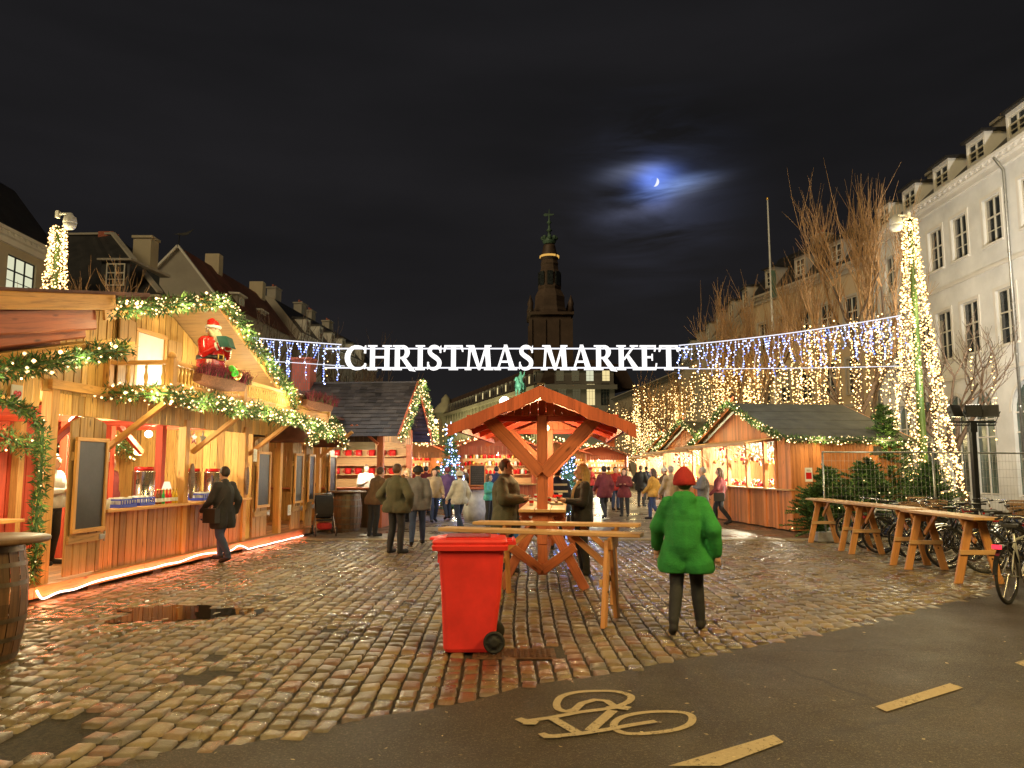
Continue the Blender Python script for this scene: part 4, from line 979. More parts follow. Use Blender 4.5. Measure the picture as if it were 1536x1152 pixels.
# ---- seated bearded figure in the red suit on the balcony rail
def red_figure():
    c=LF.w((2.62,-.95,3.22)); T=empty('balcony_figure',c,R(60),'bearded seated figure in red suit and hat reading a green book on the balcony','decoration figure')
    # figure faces local -y ; z=0 is the rail top
    mb=MB(); cp=mb.capsule
    cp((0,.02,.10),(0,.03,.34),.25,.235); cp((0,.03,.34),(0,.0,.56),.235,.17); cp((-.16,.03,.60),(.16,.03,.60),.10,.10)
    for s in (-1,1):
        cp((s*.13,.0,.03),(s*.17,-.30,.05),.125,.10); cp((s*.17,-.30,.05),(s*.16,-.38,.0),.095,.08)
        cp((s*.20,.02,.58),(s*.25,-.08,.36),.085,.075); cp((s*.25,-.08,.36),(s*.10,-.30,.50),.075,.06)
    cp((0,.0,.62),(0,-.02,.76),.07,.07)
    me=remeshed(mb,.016,'suit'); me.materials.append(MAT['suit_red']); o=bpy.data.objects.new('suit',me); COL.objects.link(o); o.parent=T
    mb=MB(); cp=mb.capsule; mb.ball((0,-.02,.80),.115,18,14,0,(.88,.95,1.05)); cp((0,-.12,.80),(0,-.145,.775),.016,.024); cp((-.04,-.105,.775),(.04,-.105,.775),.028,.028)
    for s in (-1,1): cp((s*.10,0,.80),(s*.103,0,.76),.018,.014)
    me=remeshed(mb,.009,'head'); me.materials.append(MAT['skin']); o=bpy.data.objects.new('head',me); COL.objects.link(o); o.parent=T
    for s in (-1,1): mb=MB(); mb.ball((s*.038,-.112,.815),.014,10,8); mb.ob('eye',MAT['belt_black'],o)
    mb=MB(); cp=mb.capsule; cp((0,-.085,.73),(0,-.13,.60),.085,.07); cp((0,-.13,.60),(0,-.15,.50),.07,.035)
    for s in (-1,1): cp((s*.085,-.02,.80),(s*.07,-.08,.71),.035,.05); cp((s*.015,-.135,.755),(s*.07,-.12,.735),.022,.014)
    me=remeshed(mb,.012,'beard'); me.materials.append(MAT['beard']); o=bpy.data.objects.new('beard',me); COL.objects.link(o); o.parent=T
    for v in me.vertices: v.co+=v.normal*.004*math.sin(v.co.z*160+v.co.x*90)
    mb=MB(); mb.lathe([(.115,.86),(.112,.91),(.085,.965),(.05,.99),(.01,1.0)],20,(0,0,0)); mb.tube([(0,.03,.97),(0,.10,.98),(.02,.15,.92),(.03,.165,.84)],[.07,.05,.035,.02],12); h=mb.ob('hat',MAT['suit_red'],T)
    mb=MB(); mb.tube([(.112*math.cos(a),.112*math.sin(a)-.005,.868+.01*math.sin(a)) for a in [2*PI*i/24 for i in range(24)]],.030,10,closed=True); mb.ball((.03,.17,.82),.04,12,10); mb.ob('fur_trim',MAT['fur_white'],h)
    mb=MB(); pr=[(.262*math.cos(a),.262*math.sin(a)+.02,.30) for a in [2*PI*i/28 for i in range(28)]]; mb.lathe([(.250,.265),(.256,.27),(.256,.335),(.246,.34)],32,(0,.025,0),cap=False); b=mb.ob('belt',MAT['belt_black'],T)
    mb=MB(); 
    for dx,dz,w,h_ in ((0,.045,.12,.018),(0,-.045,.12,.018),(-.055,0,.018,.11),(.055,0,.018,.11)): mb.box((dx,-.238,.303+dz),(w,.02,h_))
    mb.ob('buckle',MAT['gold'],b,bevel=.003)
    for s in (-1,1):
        mb=MB(); mb.tube([(s*.14,-.25,.475),(s*.115,-.28,.49)],.072,14); mb.ob('cuff',MAT['fur_white'],T,bevel=.012)
        mb=MB(); mb.ball((s*.085,-.325,.515),.042,10,8,0,(1,1,1.1)); 
        for k in range(4): mb.capsule((s*.08,-.345,.49+k*.020),(s*.03,-.385,.495+k*.020),.012,.010,8)
        mb.capsule((s*.08,-.33,.55),(s*.05,-.36,.585),.014,.011,8); mb.ob('hand',MAT['skin'],T)
    mb=MB(); Rm=Matrix.Rotation(R(-28),4,'X')
    for s in (-1,1):
        q=[(0,0,-.10),(s*.17,.045,-.10),(s*.17,.045,.13),(0,0,.13)]
        q=[Matrix.Translation((0,-.40,.56))@Rm@V(p) for p in q]
        mb.slab(*([q[0],q[1],q[2],q[3]] if s>0 else [q[1],q[0],q[3],q[2]]),.012)
    bk=mb.ob('book',MAT['book_green'],T,bevel=.003)
    mb=MB()
    for s in (-1,1):
        q=[Matrix.Translation((0,-.388,.56))@Rm@V(p) for p in [(0,.012,-.09),(s*.155,.055,-.09),(s*.155,.055,.12),(0,.012,.12)]]; mb.slab(*(q if s>0 else [q[1],q[0],q[3],q[2]]),.010)
    mb.ob('pages',MAT['paper_white'],bk)
    mb=MB(); mb.capsule((.17,-.33,.10),(.15,-.45,.02),.075,.06); mb.capsule((.12,-.45,.0),(.06,-.52,-.02),.05,.04); mb.ob('green_mitten',MAT['glove_green'],T)
    mb=MB(); mb.ball((.24,-.30,.02),.15,14,10,0,(1,1,.8)); mb.ob('gift_sack',MAT['gold'],T)
    T.scale=(.92,)*3
red_figure()
LAMPS.append((LF.w((2.2,-2.1,3.9)),6,(1,.8,.55),.3))
# ---- goods on the counters
def urn(s,y,label,sc=1):
    T=empty('hot_drink_urn',LF.w((s,y,1.10)),LF.a,label,'urn'); mb=MB(); mb.lathe([(.18,0),(.185,.01),(.185,.03),(.175,.04),(.175,.52),(.182,.53),(.182,.545),(.15,.56),(.02,.58)],28); mb.ob('drum',MAT['steel'],T)
    mb=MB(); mb.tube([(0,-.17,.10),(0,-.24,.10),(0,-.24,.06)],.014,8); mb.tube([(0,-.235,.10),(0,-.235,.14)],.009,6); mb.ob('tap',MAT['iron'],T)
    mb=MB()
    for sx in (-1,1): mb.tube([(sx*.175,-.0,.40),(sx*.215,0,.40),(sx*.215,0,.34),(sx*.175,0,.34)],.009,6)
    mb.ob('handle',MAT['iron'],T); mb=MB(); mb.lathe([(.155,.555),(.15,.62),(.145,.62)],20); mb.box((0,-.16,.40),(.07,.012,.05)); mb.ob('patterned_band',MAT['glass_red'],T); T.scale=(sc,)*3
    return T
u=LF.hit(212,740,.45).x; urn(u,.42,'large stainless steel hot drinks urn in the first serving window',1.0)
urn(LF.hit(268,740,.9).x+.6,.95,'stainless steel urn half hidden behind the middle post of the timber stall',.95)
urn(LF.hit(318,740,.45).x,.45,'stainless steel urn in the second serving window',.95)
def crate(s,y,z,label,w=.42):
    T=empty('bottle_crate',LF.w((s,y,z)),LF.a,label,'crate',None); mb=MB(); h=.13; d=.3
    for x0,x1,y0,y1 in ((-w/2,w/2,-d/2,-d/2+.012),(-w/2,w/2,d/2-.012,d/2),(-w/2,-w/2+.012,-d/2+.012,d/2-.012),(w/2-.012,w/2,-d/2+.012,d/2-.012)):
        mb.bb(x0,x1,y0,y1,.0,.05); mb.bb(x0,x1,y0,y1,.105,h)
    n=7
    for i in range(n): 
        x=-w/2+.012+(w-.024)*i/(n-1); mb.bb(x-.008,x+.008,-d/2,-d/2+.010,.05,.105); mb.bb(x-.008,x+.008,d/2-.010,d/2,.05,.105)
    mb.bb(-w/2+.012,w/2-.012,-d/2+.012,d/2-.012,.0,.012); mb.ob('crate_body',MAT['crate_blue'],T)
    for i in range(3):
        for j in range(2): mb=MB(); mb.lathe([(.030,.015),(.036,.03),(.038,.15),(.034,.15),(.030,.03)],12,(-w/2+.08+i*.13,-d/2+.08+j*.13,0)); mb.ob('glass',MAT['linen_white'],T)
crate(LF.hit(180,752,.05).x,.05,1.102,'blue plastic glass crate beside the red drink on the first counter')
crate(LF.hit(197,750,.1).x+.25,.12,1.102,'second blue glass crate directly in front of the large urn')
crate(LF.hit(304,738,.1).x,.12,1.10,'blue glass crate on the counter of the second serving window')
crate(-.95,.35,1.062,'blue glass crate on the red annex counter next to the garland',.55)
crate(-1.55,.30,1.062,'blue glass crate on the red annex counter at the picture edge',.5)
def bottle(s,y,mat,label,z=1.10,sc=1.0):
    mb=MB(); mb.lathe([(.028,0),(.031,.01),(.031,.12),(.026,.15),(.012,.19),(.011,.235),(.013,.24)],12); T=empty('bottle',LF.w((s,y,z)),LF.a,label,'bottle'); mb.ob('bottle_glass',MAT[mat],T)
    mb=MB(); mb.lathe([(.014,.232),(.014,.252),(.002,.254)],10); mb.ob('cap',MAT['gold'],T); mb=MB(); mb.lathe([(.0318,.04),(.0318,.10)],14,cap=False); mb.ob('paper_label',MAT['paper_white'],T); T.scale=(sc,)*3
for px,m,l in ((236,'glass_brown','dark brown bottle, nearest of the row beside the urn'),(240,'glass_brown','second brown bottle of the row beside the urn'),(245,'glass_green','bright green bottle standing in the row of drinks'),(250,'glass_red','slim red bottle behind the green bottle'),(255,'glass_red','red bottle between the green and the yellow ones'),(260,'glass_yellow','yellow juice bottle near the middle post'),(264,'glass_yellow','last yellow bottle touching the middle post')):
    p=LF.hit(px,745,0); bottle(p.x,.0,m,l)
def tumbler(s,y,z,mat,label,cat='cup'):
    T=empty('drink_glass',LF.w((s,y,z)),LF.a,label,cat); mb=MB(); mb.lathe([(.026,0),(.034,.005),(.042,.14),(.039,.14),(.034,.02)],14); mb.ob('glass',MAT['linen_white'],T); mb=MB(); mb.lathe([(.030,.02),(.039,.12),(.001,.121)],14); mb.ob('drink',MAT[mat],T)
tumbler(LF.hit(161,757,-.1).x,-.1,1.102,'glass_red','tall glass of red drink at the near end of the counter'); 
def saucer():
    p=LF.hit(161,757,-.12); mb=MB(); mb.lathe([(.05,0),(.085,.012),(.08,.014)],20); 
def table_lamp():
    p=LF.hit(254,735,.25); T=empty('table_lamp',LF.w((p.x,.3,1.10)),LF.a,'small lit table lamp with white shade behind the bottles','lamp'); mb=MB(); mb.lathe([(.05,0),(.05,.01),(.012,.02),(.010,.26)],12); mb.ob('stand',MAT['iron'],T); mb=MB(); mb.lathe([(.085,.22),(.045,.36)],16,cap=False); mb.ob('lamp_shade',MAT['win_interior'],T)
table_lamp()
for s,y,l in ((5.5,2.0,'round glowing globe lamp in the second serving window'),(6.1,2.3,'round glowing globe lamp deeper inside the second serving window')):
    T=empty('globe_lamp',LF.w((s,y,2.02)),0,l,'lamp'); mb=MB(); mb.ball((0,0,0),.06,14,10); mb.ob('globe',MAT['lamp_warm'],T); mb=MB(); mb.tube([(0,0,.05),(0,0,.8)],.005,6); mb.ob('cord',MAT['iron'],T)
# star bunting hanging in the second opening
def bunting():
    T=empty('star_bunting',LF.w((4.1,.25,2.36)),LF.a,'red and white star bunting hanging in the second serving window','bunting')
    for i in range(3):
        pts=[]
        for k in range(10):
            a=PI/2+2*PI*k/10; r=.14 if k%2==0 else .06; pts.append((i*.34+r*math.cos(a),-.1+r*math.sin(a)))
        mb=MB(); mb.prism(pts,.01); mb.ob('star',MAT['linen_white' if i%2==0 else 'glass_red'],T)
    mb=MB(); mb.tube([(-.2,0,.06),(.34,0,.03),(.9,0,.06)],.004,5); mb.ob('string',MAT['linen_white'],T)
bunting()
# indoor greenery swags
garland('fir swag hanging from the ceiling inside the first serving window',[W_(p) for p in ((2.2,2.4,2.25),(2.9,2.4,2.05),(3.5,2.4,2.15),(4.1,2.4,2.0))],.2,600,6,.02,lights=0)
garland('lit fir swag hanging inside the second serving window',[W_(p) for p in ((4.6,2.6,2.3),(5.2,2.6,2.1),(5.8,2.6,2.2),(6.3,2.6,2.0))],.22,600,26,.02,lights=1.2,power=2)
garland('lit fir swag inside the doorway of the timber stall',[W_(p) for p in ((6.9,1.4,2.3),(7.4,1.4,2.1),(7.9,1.4,2.25))],.2,600,20,.02,lights=0)
# mugs in red tins on the annex shelf
for i in range(6):
    T=empty('shelf_tin',LF.w((-.5-i*.22,2.7,1.652 if i%2 else 2.052)),LF.a,['red tin','white tin','red tin','green tin','white tin','red tin'][i]+' on the annex shelf, '+['first from the corner post','second from the corner post','third from the corner post','fourth from the corner post','fifth from the corner post','last towards the picture edge'][i],'tin'); mb=MB(); mb.lathe([(.06,0),(.06,.13),(.062,.132),(.062,.15),(.02,.155)],14); mb.ob('tin_body',MAT[['glass_red','linen_white','glass_red','glass_green','linen_white','glass_red'][i]],T)
    mb=MB(); mb.lathe([(.064,.132),(.064,.152),(.01,.157)],14); mb.ob('lid',MAT['gold'],T)
# ---- big barrel at the left edge
def barrel(x,y,h,r,label,top=True,tr=None,group=None):
    T=empty('barrel',(x,y,0.012 if y<18.3 else .02),0,label,'barrel',group); mb=MB(); n=22
    for k in range(n):
        a0=2*PI*k/n+.012; a1=2*PI*(k+1)/n-.012; m=10
        for i in range(m):
            z0=h*i/m; z1=h*(i+1)/m; f=lambda z: r*(.80+.20*math.sin(PI*(.08+.84*z/h)))
            q=[(f(z0)*math.cos(a),f(z0)*math.sin(a),z0) for a in (a0,a1)]+[(f(z1)*math.cos(a),f(z1)*math.sin(a),z1) for a in (a1,a0)]
            mb.face(q,0,[(z0+k,0),(z0+k,.14),(z1+k,.14),(z1+k,0)],True)
    mb.lathe([(.001,.0),(r*.82,.0)],n,cap=False); mb.lathe([(r*.83,h-.03),(.001,h-.03)],n,cap=False); mb.ob('staves',MAT['barrel_wood'],T)
    for t,w in ((.05,.05),(.20,.04),(.36,.04),(.66,.04),(.82,.04),(.95,.05)):
        f=lambda z: r*(.80+.20*math.sin(PI*(.08+.84*z/h)))+.005; mb=MB(); mb.lathe([(f(h*t-w/2),h*t-w/2),(f(h*t+w/2),h*t+w/2)],30,cap=False); mb.ob('hoop',MAT['iron_band'],T)
    if top:
        tr=tr or r*1.15; mb=MB(); mb.lathe([(.001,h+.0),(tr,h+.0),(tr+.01,h+.01),(tr+.01,h+.035),(tr,h+.045),(.001,h+.045)],36); mb.ob('round_top',MAT['barrel_wood'],T,bevel=0)
    return T
pb=G(-38,1000); barrel(pb.x-.13,pb.y+.1,1.03,.42,'large dark oak barrel table cut by the left picture edge',True,.56)
pa=G(516,799); barrel(pa.x,pa.y+.3,1.02,.40,'dark barrel table beside the stroller at the far end of the timber stall',True,.50)
pc=G(552,782); barrel(pc.x-.05,pc.y+.2,1.02,.34,'lighter barrel with bright hoops in front of the slate roofed stall',True,.40)
def stroller():
    g=G(484,805); T=empty('stroller',(g.x,g.y+.1,.022),R(200),'black pushchair parked against the far end of the timber stall','stroller')
    mb=MB(); 
    for sx in (-1,1):
        mb.tube([(sx*.24,.42,.12),(sx*.22,.05,.45),(sx*.21,-.30,.85),(sx*.21,-.42,1.02)],.013,8); mb.tube([(sx*.24,-.38,.12),(sx*.22,.0,.5),(sx*.20,.25,.55)],.012,8)
    mb.tube([(-.21,-.42,1.02),(.21,-.42,1.02)],.016,8); fr=mb.ob('frame',MAT['galv'],T)
    for sx in (-1,1):
        for y in (.42,-.38):
            mb=MB(); mb.tube([(sx*.25,y+.10*math.cos(a),.12+.10*math.sin(a)) for a in [2*PI*i/20 for i in range(20)]],.016,8,closed=True); w=mb.ob('wheel',MAT['tyre'],T); mb=MB(); mb.lathe([(.06,-.012),(.07,0),(.06,.012)],14,(sx*.25,y,.12),0,True,(1,0,0)); mb.ob('hub',MAT['galv'],w)
    mb=MB(); mb.slab((-.19,.22,.42),(.19,.22,.42),(.19,-.12,.40),(-.19,-.12,.40),.06); mb.slab((-.19,-.10,.42),(.19,-.10,.42),(.19,-.28,.95),(-.19,-.28,.95),.05); mb.ob('seat',MAT['cloth_black'],T,bevel=.02)
    mb=MB(); n=9
    for i in range(n):
        a=R(-10+i*15); b=R(-10+(i+1)*15); r=.34
        mb.face([(-.21,-.22+r*math.sin(a),.66+r*math.cos(a)),(.21,-.22+r*math.sin(a),.66+r*math.cos(a)),(.21,-.22+r*math.sin(b),.66+r*math.cos(b)),(-.21,-.22+r*math.sin(b),.66+r*math.cos(b))],0,None,True)
    for sx in (-1,1): mb.face([(sx*.21,-.22,.66)]+[(sx*.21,-.22+.34*math.sin(R(-10+i*15)),.66+.34*math.cos(R(-10+i*15))) for i in range(n+1)])
    mb.ob('hood',MAT['cloth_black'],T); mb=MB(); mb.box((0,.08,.24),(.34,.34,.16)); mb.ob('basket',MAT['cloth_red'],T,bevel=.04)
stroller()
# ------------------------------------------------------------------ roofed standing table in the middle
HF=Fr((.435,11.1),-math.atan(.0745))
def hut():
    T=empty('roofed_table',(*HF.o,0),HF.a,'red stained standing table under its own small pitched roof in the middle of the square','canopy table')
    Y1=4.1; az=2.80; ez=2.27; hw=1.27
    for nm,y in (('front',0),('back',Y1)):
        mb=MB(); mb.bb(-.075,.075,y-.06,y+.06,.62,2.46); mb.ob('post',MAT['red_beam'],T,bevel=.008)
        mb=MB(); mb.bb(-.07,.07,y-.05+ (.0),y+.05,.20,.62); mb.ob('post',MAT['red_beam'],T,bevel=.008)
        for s in (-1,1):
            mb=MB(); mb.bar((s*.02,y-.085,1.62),(s*.86,y-.085,2.50),.19,.05,(0,1,0)); mb.ob('brace',MAT['red_beam'],T,bevel=.008)
            mb=MB(); mb.bar((s*.60,y,-.0),(s*.06,y,1.02),.135,.10,(0,1,0)); mb.ob('leg',MAT['red_beam'],T,bevel=.008)
            mb=MB(); mb.bar((s*.0,y-.06,.26),(s*.46,y-.075,.60),.13,.05,(0,1,0)); mb.ob('brace',MAT['red_beam'],T,bevel=.008)
            mb=MB(); mb.bar((s*.02,y+.07,.74),(s*.30,y+.07,1.02),.12,.05,(0,1,0)); mb.ob('brace',MAT['red_beam'],T,bevel=.008)
        # gable boarding
        mb=MB(); x=-.86
        rnd.seed(int(y*10)+3)
        while x<.86:
            w=.115; t=lambda x: az-.10-(az-ez)/hw*abs(x); mb.hexa([(x+.003,y-.02,2.45),(x+w-.003,y-.02,2.45),(x+w-.003,y+.005,2.45),(x+.003,y+.005,2.45),(x+.003,y-.02,t(x)),(x+w-.003,y-.02,t(x+w)),(x+w-.003,y+.005,t(x+w)),(x+.003,y+.005,t(x))]); x+=w
        mb.ob('gable_boards',MAT['red_beam'],T,bevel=.003)
        mb=MB(); mb.bar((-1.1,y+.03,2.42),(1.1,y+.03,2.42),.05,.10); mb.ob('tie_beam',MAT['red_paint'],T,bevel=.006)
    # roof boards in lapped rows along the ridge direction
    for s in (-1,1):
        mb=MB(); n=9; y0=-.42; y1=Y1+.42
        for i in range(n):
            a=i/n; b=(i+1.12)/n if i<n-1 else 1.0; lift=.022*(1 if i%2 else 1)
            p=lambda t,l:(s*(.01+(hw-.01)*t),az-(az-ez)*t+l)
            (xa,za),(xb,zb)=p(a,.0),p(b,.022)
            q=[(xa,y0,za),(xb,y0,zb),(xb,y1,zb),(xa,y1,za)]; q=q if s>0 else [q[1],q[0],q[3],q[2]]; mb.slab(*q,.022)
        mb.ob('roof_boards',MAT['red_stain'],T,bevel=.003)
        for k,y in enumerate((y0-.03,y1+.03)):
            mb=MB(); m=14
            for i in range(m):  # sawn live edge barge board
                t0=i/m; t1=(i+1)/m; e=lambda t:.175+.018*math.sin(t*13+s+k)+.01*math.sin(t*29)
                X=lambda t:s*(.0+(hw+.04)*t); Z=lambda t:az+.045-(az-ez+.02)*t
                mb.hexa([(X(t0),y-.02,Z(t0)-e(t0)),(X(t1),y-.02,Z(t1)-e(t1)),(X(t1),y+.02,Z(t1)-e(t1)),(X(t0),y+.02,Z(t0)-e(t0)),(X(t0),y-.02,Z(t0)),(X(t1),y-.02,Z(t1)),(X(t1),y+.02,Z(t1)),(X(t0),y+.02,Z(t0))])
            me=mb.ob('barge_board',MAT['red_stain'],T)
        for y in (.9,1.9,2.9): mb=MB(); mb.bar((0,y,az-.10),(s*(hw-.1),y,ez-.02),.06,.09); mb.ob('rafter',MAT['red_paint'],T,bevel=.004)
        mb=MB(); mb.bar((s*(hw-.12),y0+.1,ez-.03),(s*(hw-.12),y1-.1,ez-.03),.06,.08); mb.ob('purlin',MAT['red_paint'],T)
    mb=MB(); mb.bar((0,-.44,az+.07),(0,Y1+.44,az+.07),.10,.03); mb.ob('ridge_cap',MAT['dark_beam'],T)
    # table top between the trestles
    mb=MB()
    for x0,x1 in ((-.335,-.115),(-.108,.108),(.115,.335)):
        mb.bb(x0,x1,-.16,Y1+.16,1.075,1.118)
    mb.ob('tabletop',MAT['plank_top'],T,bevel=.006)
    mb=MB(); mb.bb(-.33,.33,-.06,.02,1.02,1.074); mb.bb(-.33,.33,Y1-.02,Y1+.06,1.02,1.074); mb.bar((0,0,.28),(0,Y1,.28),.06,.1); mb.ob('rail',MAT['red_beam'],T)
    mb=MB(); mb.tube([(0,2.0,az-.12),(0,2.0,2.42)],.008,6); f=mb.ob('pendant_lamp',MAT['iron'],T); mb=MB(); mb.ball((0,2.0,2.38),.055,14,10); mb.ob('lamp_bulb',MAT['lamp_warm'],f)
hut()
for p,e in (((0,2.0,2.22),34),((0,3.4,2.2),12)): LAMPS.append((HF.w(p),e,(1,.66,.30),.08))
# things on that table
def plate(s,y,label):
    T=empty('paper_tray',HF.w((s,y,1.12)),.3,label,'food tray'); mb=MB(); mb.hexa([(-.07,-.10,0),(.07,-.10,0),(.07,.10,0),(-.07,.10,0),(-.09,-.12,.035),(.09,-.12,.035),(.09,.12,.035),(-.09,.12,.035)]); mb.ob('tray',MAT['paper_white'],T)
    mb=MB(); mb.capsule((-.03,-.09,.05),(.02,.09,.055),.022,.022); mb.ob('sausage',plain('sausage',(.3,.09,.04),.4) if 'sausage' not in MAT else MAT['sausage'],T)
plate(.18,1.2,'white paper tray with a sausage at the front of the roofed table'); plate(-.12,2.4,'white paper tray with a sausage half way along the roofed table')
def napkins():
    T=empty('napkin_stack',HF.w((.16,2.7,1.12)),.2,'white napkins under a small red box on the roofed table','napkins'); mb=MB()
    for i in range(6): mb.box((0,0,.004+i*.008),(.17,.17,.006),Matrix.Rotation(i*.07,3,'Z'))
    mb.ob('napkins',MAT['paper_white'],T); mb=MB(); mb.box((0,0,.08),(.13,.12,.055)); mb.ob('red_box',MAT['glass_red'],T,bevel=.01)
napkins()
for i,(s,y) in enumerate(((-.2,.9),(.05,1.7),(-.22,3.1),(.22,3.5))):
    T=empty('paper_cup',HF.w((s,y,1.12)),0,['white paper cup nearest to the front post','white paper cup between the two sausage trays','white paper cup near the back left of the roofed table','white paper cup near the back post of the roofed table'][i],'cup')
    mb=MB(); mb.lathe([(.028,0),(.038,.10),(.041,.105),(.036,.10),(.027,.01)],16); mb.ob('cup',MAT['paper_white'],T); mb=MB(); mb.lathe([(.0335,.04),(.0365,.08)],16,cap=False); mb.ob('sleeve',MAT['glass_red'],T)
# ------------------------------------------------------------------ trestle tables
def trestle(T,x,h=.93,w=.36,sp=.30,sy=1):
    t=MB()
    L=[]
    for s in (-1,1):
        mb=MB(); mb.bar((x,s*sp,.0),(x,s*.07,h-.05),.045,.135,(1,0,0)) if False else mb.hexa([(x-.024,s*sp-.06,.0),(x+.024,s*sp-.06,.0),(x+.024,s*sp+.06,.0),(x-.024,s*sp+.06,.0),(x-.024,s*.085-.06,h-.04),(x+.024,s*.085-.06,h-.04),(x+.024,s*.085+.06,h-.04),(x-.024,s*.085+.06,h-.04)]); mb.ob('leg',MAT['trestle'],T,bevel=.006)
    mb=MB(); mb.hexa([(x+.025,-.15,h-.14),(x+.06,-.15,h-.14),(x+.06,.15,h-.14),(x+.025,.15,h-.14),(x+.025,-.20,h-.005),(x+.06,-.20,h-.005),(x+.06,.20,h-.005),(x+.025,.20,h-.005)]); mb.ob('head_rail',MAT['trestle'],T,bevel=.005)
    mb=MB(); mb.bb(x-.055,x-.025,-.27,.27,.42,.49); mb.ob('crossbar',MAT['plank_top'],T,bevel=.004)
    mb=MB(); mb.tube([(x-.03,-.20,.36),(x+.03,-.20,.36)],.012,8); mb.ob('bolt',MAT['iron'],T)
def table(label,p0,p1,h=.98,inset=(.28,.28),w=.42,brace=True,group='narrow trestle tables',rot_off=0):
    p0=V(p0);p1=V(p1); d=p1-p0; L=d.length; c=(p0+p1)/2; T=empty('trestle_table',(c.x,c.y,.012),math.atan2(d.y,d.x),label,'table',group)
    mb=MB(); 
    k=3; ww=w/k
    for i in range(k): a=rnd.uniform(-.02,.02); mb.bb(-L/2+a,L/2+a,-w/2+i*ww+.002,-w/2+(i+1)*ww-.002,h-.042,h)
    mb.ob('tabletop',MAT['plank_top'],T,bevel=.005)
    for s,ins in ((-1,inset[0]),(1,inset[1])):
        x=s*(L/2-ins); trestle(T,x,h-.043)
        mb=MB(); mb.bar((x-s*.02,.0,h-.38),(x-s*.42,.0,h-.05),.035,.07); mb.ob('brace',MAT['trestle'],T,bevel=.004)
    return T
a=G(663,0); 
def atz(px,py,z): g=G(px,py,z); return (g.x,g.y,0)
fl=V(atz(661,795,.97)); fr=V(atz(967,805,.97)); table('narrow wooden trestle table just behind the red bin',fl+V((0,.18,0)),fr+V((0,.2,0)),inset=(.40,.36),w=.30)
bl=V(atz(714,785,.97)); br=V(atz(963,789,.97)); table('second narrow trestle table between the bin table and the roofed table',bl+V((0,.15,0)),br+V((0,.15,0)),inset=(.38,.34),w=.30)
table('narrow trestle table of the right row, nearest to the camera',(6.84,11.15,0),(6.93,13.45,0),inset=(.35,.40))
table('middle trestle table of the right hand row of three',(6.95,13.3,0),(6.98,15.7,0),h=1.0,inset=(.35,.35))
table('narrow trestle table of the right row, beside the wire fence and fir trees',(7.02,15.6,0),(7.10,18.2,0),inset=(.35,.5),h=.99)
# ------------------------------------------------------------------ red wheelie bin
def bin_():
    g=G(700,984); T=empty('wheelie_bin',(g.x+.03,g.y+.26,.018),R(99-8),'bright red plastic wheelie bin with closed lid and black wheels','wheelie bin')
    # local: front of the bin towards +y(local) ; wheels at -y
    def ring(z,w,d,yc,r=.05,n=5):
        pts=[]
        for cx,cy,a0 in ((w/2-r,d/2-r,0),(-w/2+r,d/2-r,90),(-w/2+r,-d/2+r,180),(w/2-r,-d/2+r,270)):
            for i in range(n+1): a=R(a0+90*i/n); pts.append((cx+r*math.cos(a),yc+cy+r*math.sin(a),z))
        return pts
    mb=MB(); R0=[ring(.0,.40,.44,.02,.06),ring(.03,.425,.47,.02,.06),ring(.5,.47,.55,.0,.05),ring(.93,.52,.61,.0,.045),ring(.935,.50,.59,.0,.045)]
    def skin(mb,rs,mi=0,caps=True):
        n=len(rs[0])
        for a,b in zip(rs,rs[1:]):
            for i in range(n): j=(i+1)%n; mb.face([a[i],a[j],b[j],b[i]],mi,None,True)
        if caps: mb.face(list(reversed(rs[0]))); mb.face(rs[-1])
    skin(mb,R0); mb.ob('body',MAT['red_plastic'],T)
    mb=MB(); skin(mb,[ring(.93,.53,.62,.0),ring(.925,.585,.70,.01),ring(.965,.595,.71,.01),ring(.975,.58,.69,.01)]); mb.ob('rim',MAT['red_plastic'],T)
    mb=MB(); skin(mb,[ring(.976,.56,.67,.015),ring(1.0,.57,.70,.015),ring(1.022,.55,.67,.015),ring(1.032,.42,.54,.015),ring(1.036,.40,.52,.015)]); ld=mb.ob('lid',MAT['red_plastic'],T)
    mb=MB(); mb.bb(-.20,.20,-.18,.24,1.0365,1.043); mb.ob('lid_recess_shade',MAT['red_plastic_dark'],ld,bevel=.004)  # raised plate, shade of a recess put into its darker red
    mb=MB(); mb.bb(-.09,.09,.30,.40,1.005,1.028); mb.ob('lid_grip',MAT['red_plastic'],ld,bevel=.006)
    mb=MB(); mb.tube([(-.26,-.40,.99),(.26,-.40,.99)],.018,10)
    for x in (-.2,0,.2): mb.box((x,-.355,.985),(.03,.08,.03))
    mb.ob('handle',MAT['red_plastic'],T)
    for x in (-.15,.15): mb=MB(); mb.bb(x-.012,x+.012,.245,.315,.80,.925); mb.ob('rib',MAT['red_plastic'],T)
    mb=MB(); mb.tube([(-.27,-.20,.10),(.27,-.20,.10)],.012,8); mb.ob('axle',MAT['iron'],T)
    for s in (-1,1):
        mb=MB(); mb.lathe([(.02,-.028),(.085,-.028),(.097,-.018),(.10,0),(.097,.018),(.085,.028),(.078,.020),(.05,.020),(.045,.03),(.02,.03)],28,(s*.262,-.215,.10),0,True,(s,0,0)); w=mb.ob('wheel',MAT['rubber'],T)
        mb=MB()
        for k in range(6): a=2*PI*k/6; mb.box((s*.285,-.215+.062*math.cos(a),.10+.062*math.sin(a)),(.008,.03,.010),Matrix.Rotation(a,3,'X'))
        mb.ob('wheel_spokes',MAT['rubber'],w)
bin_()
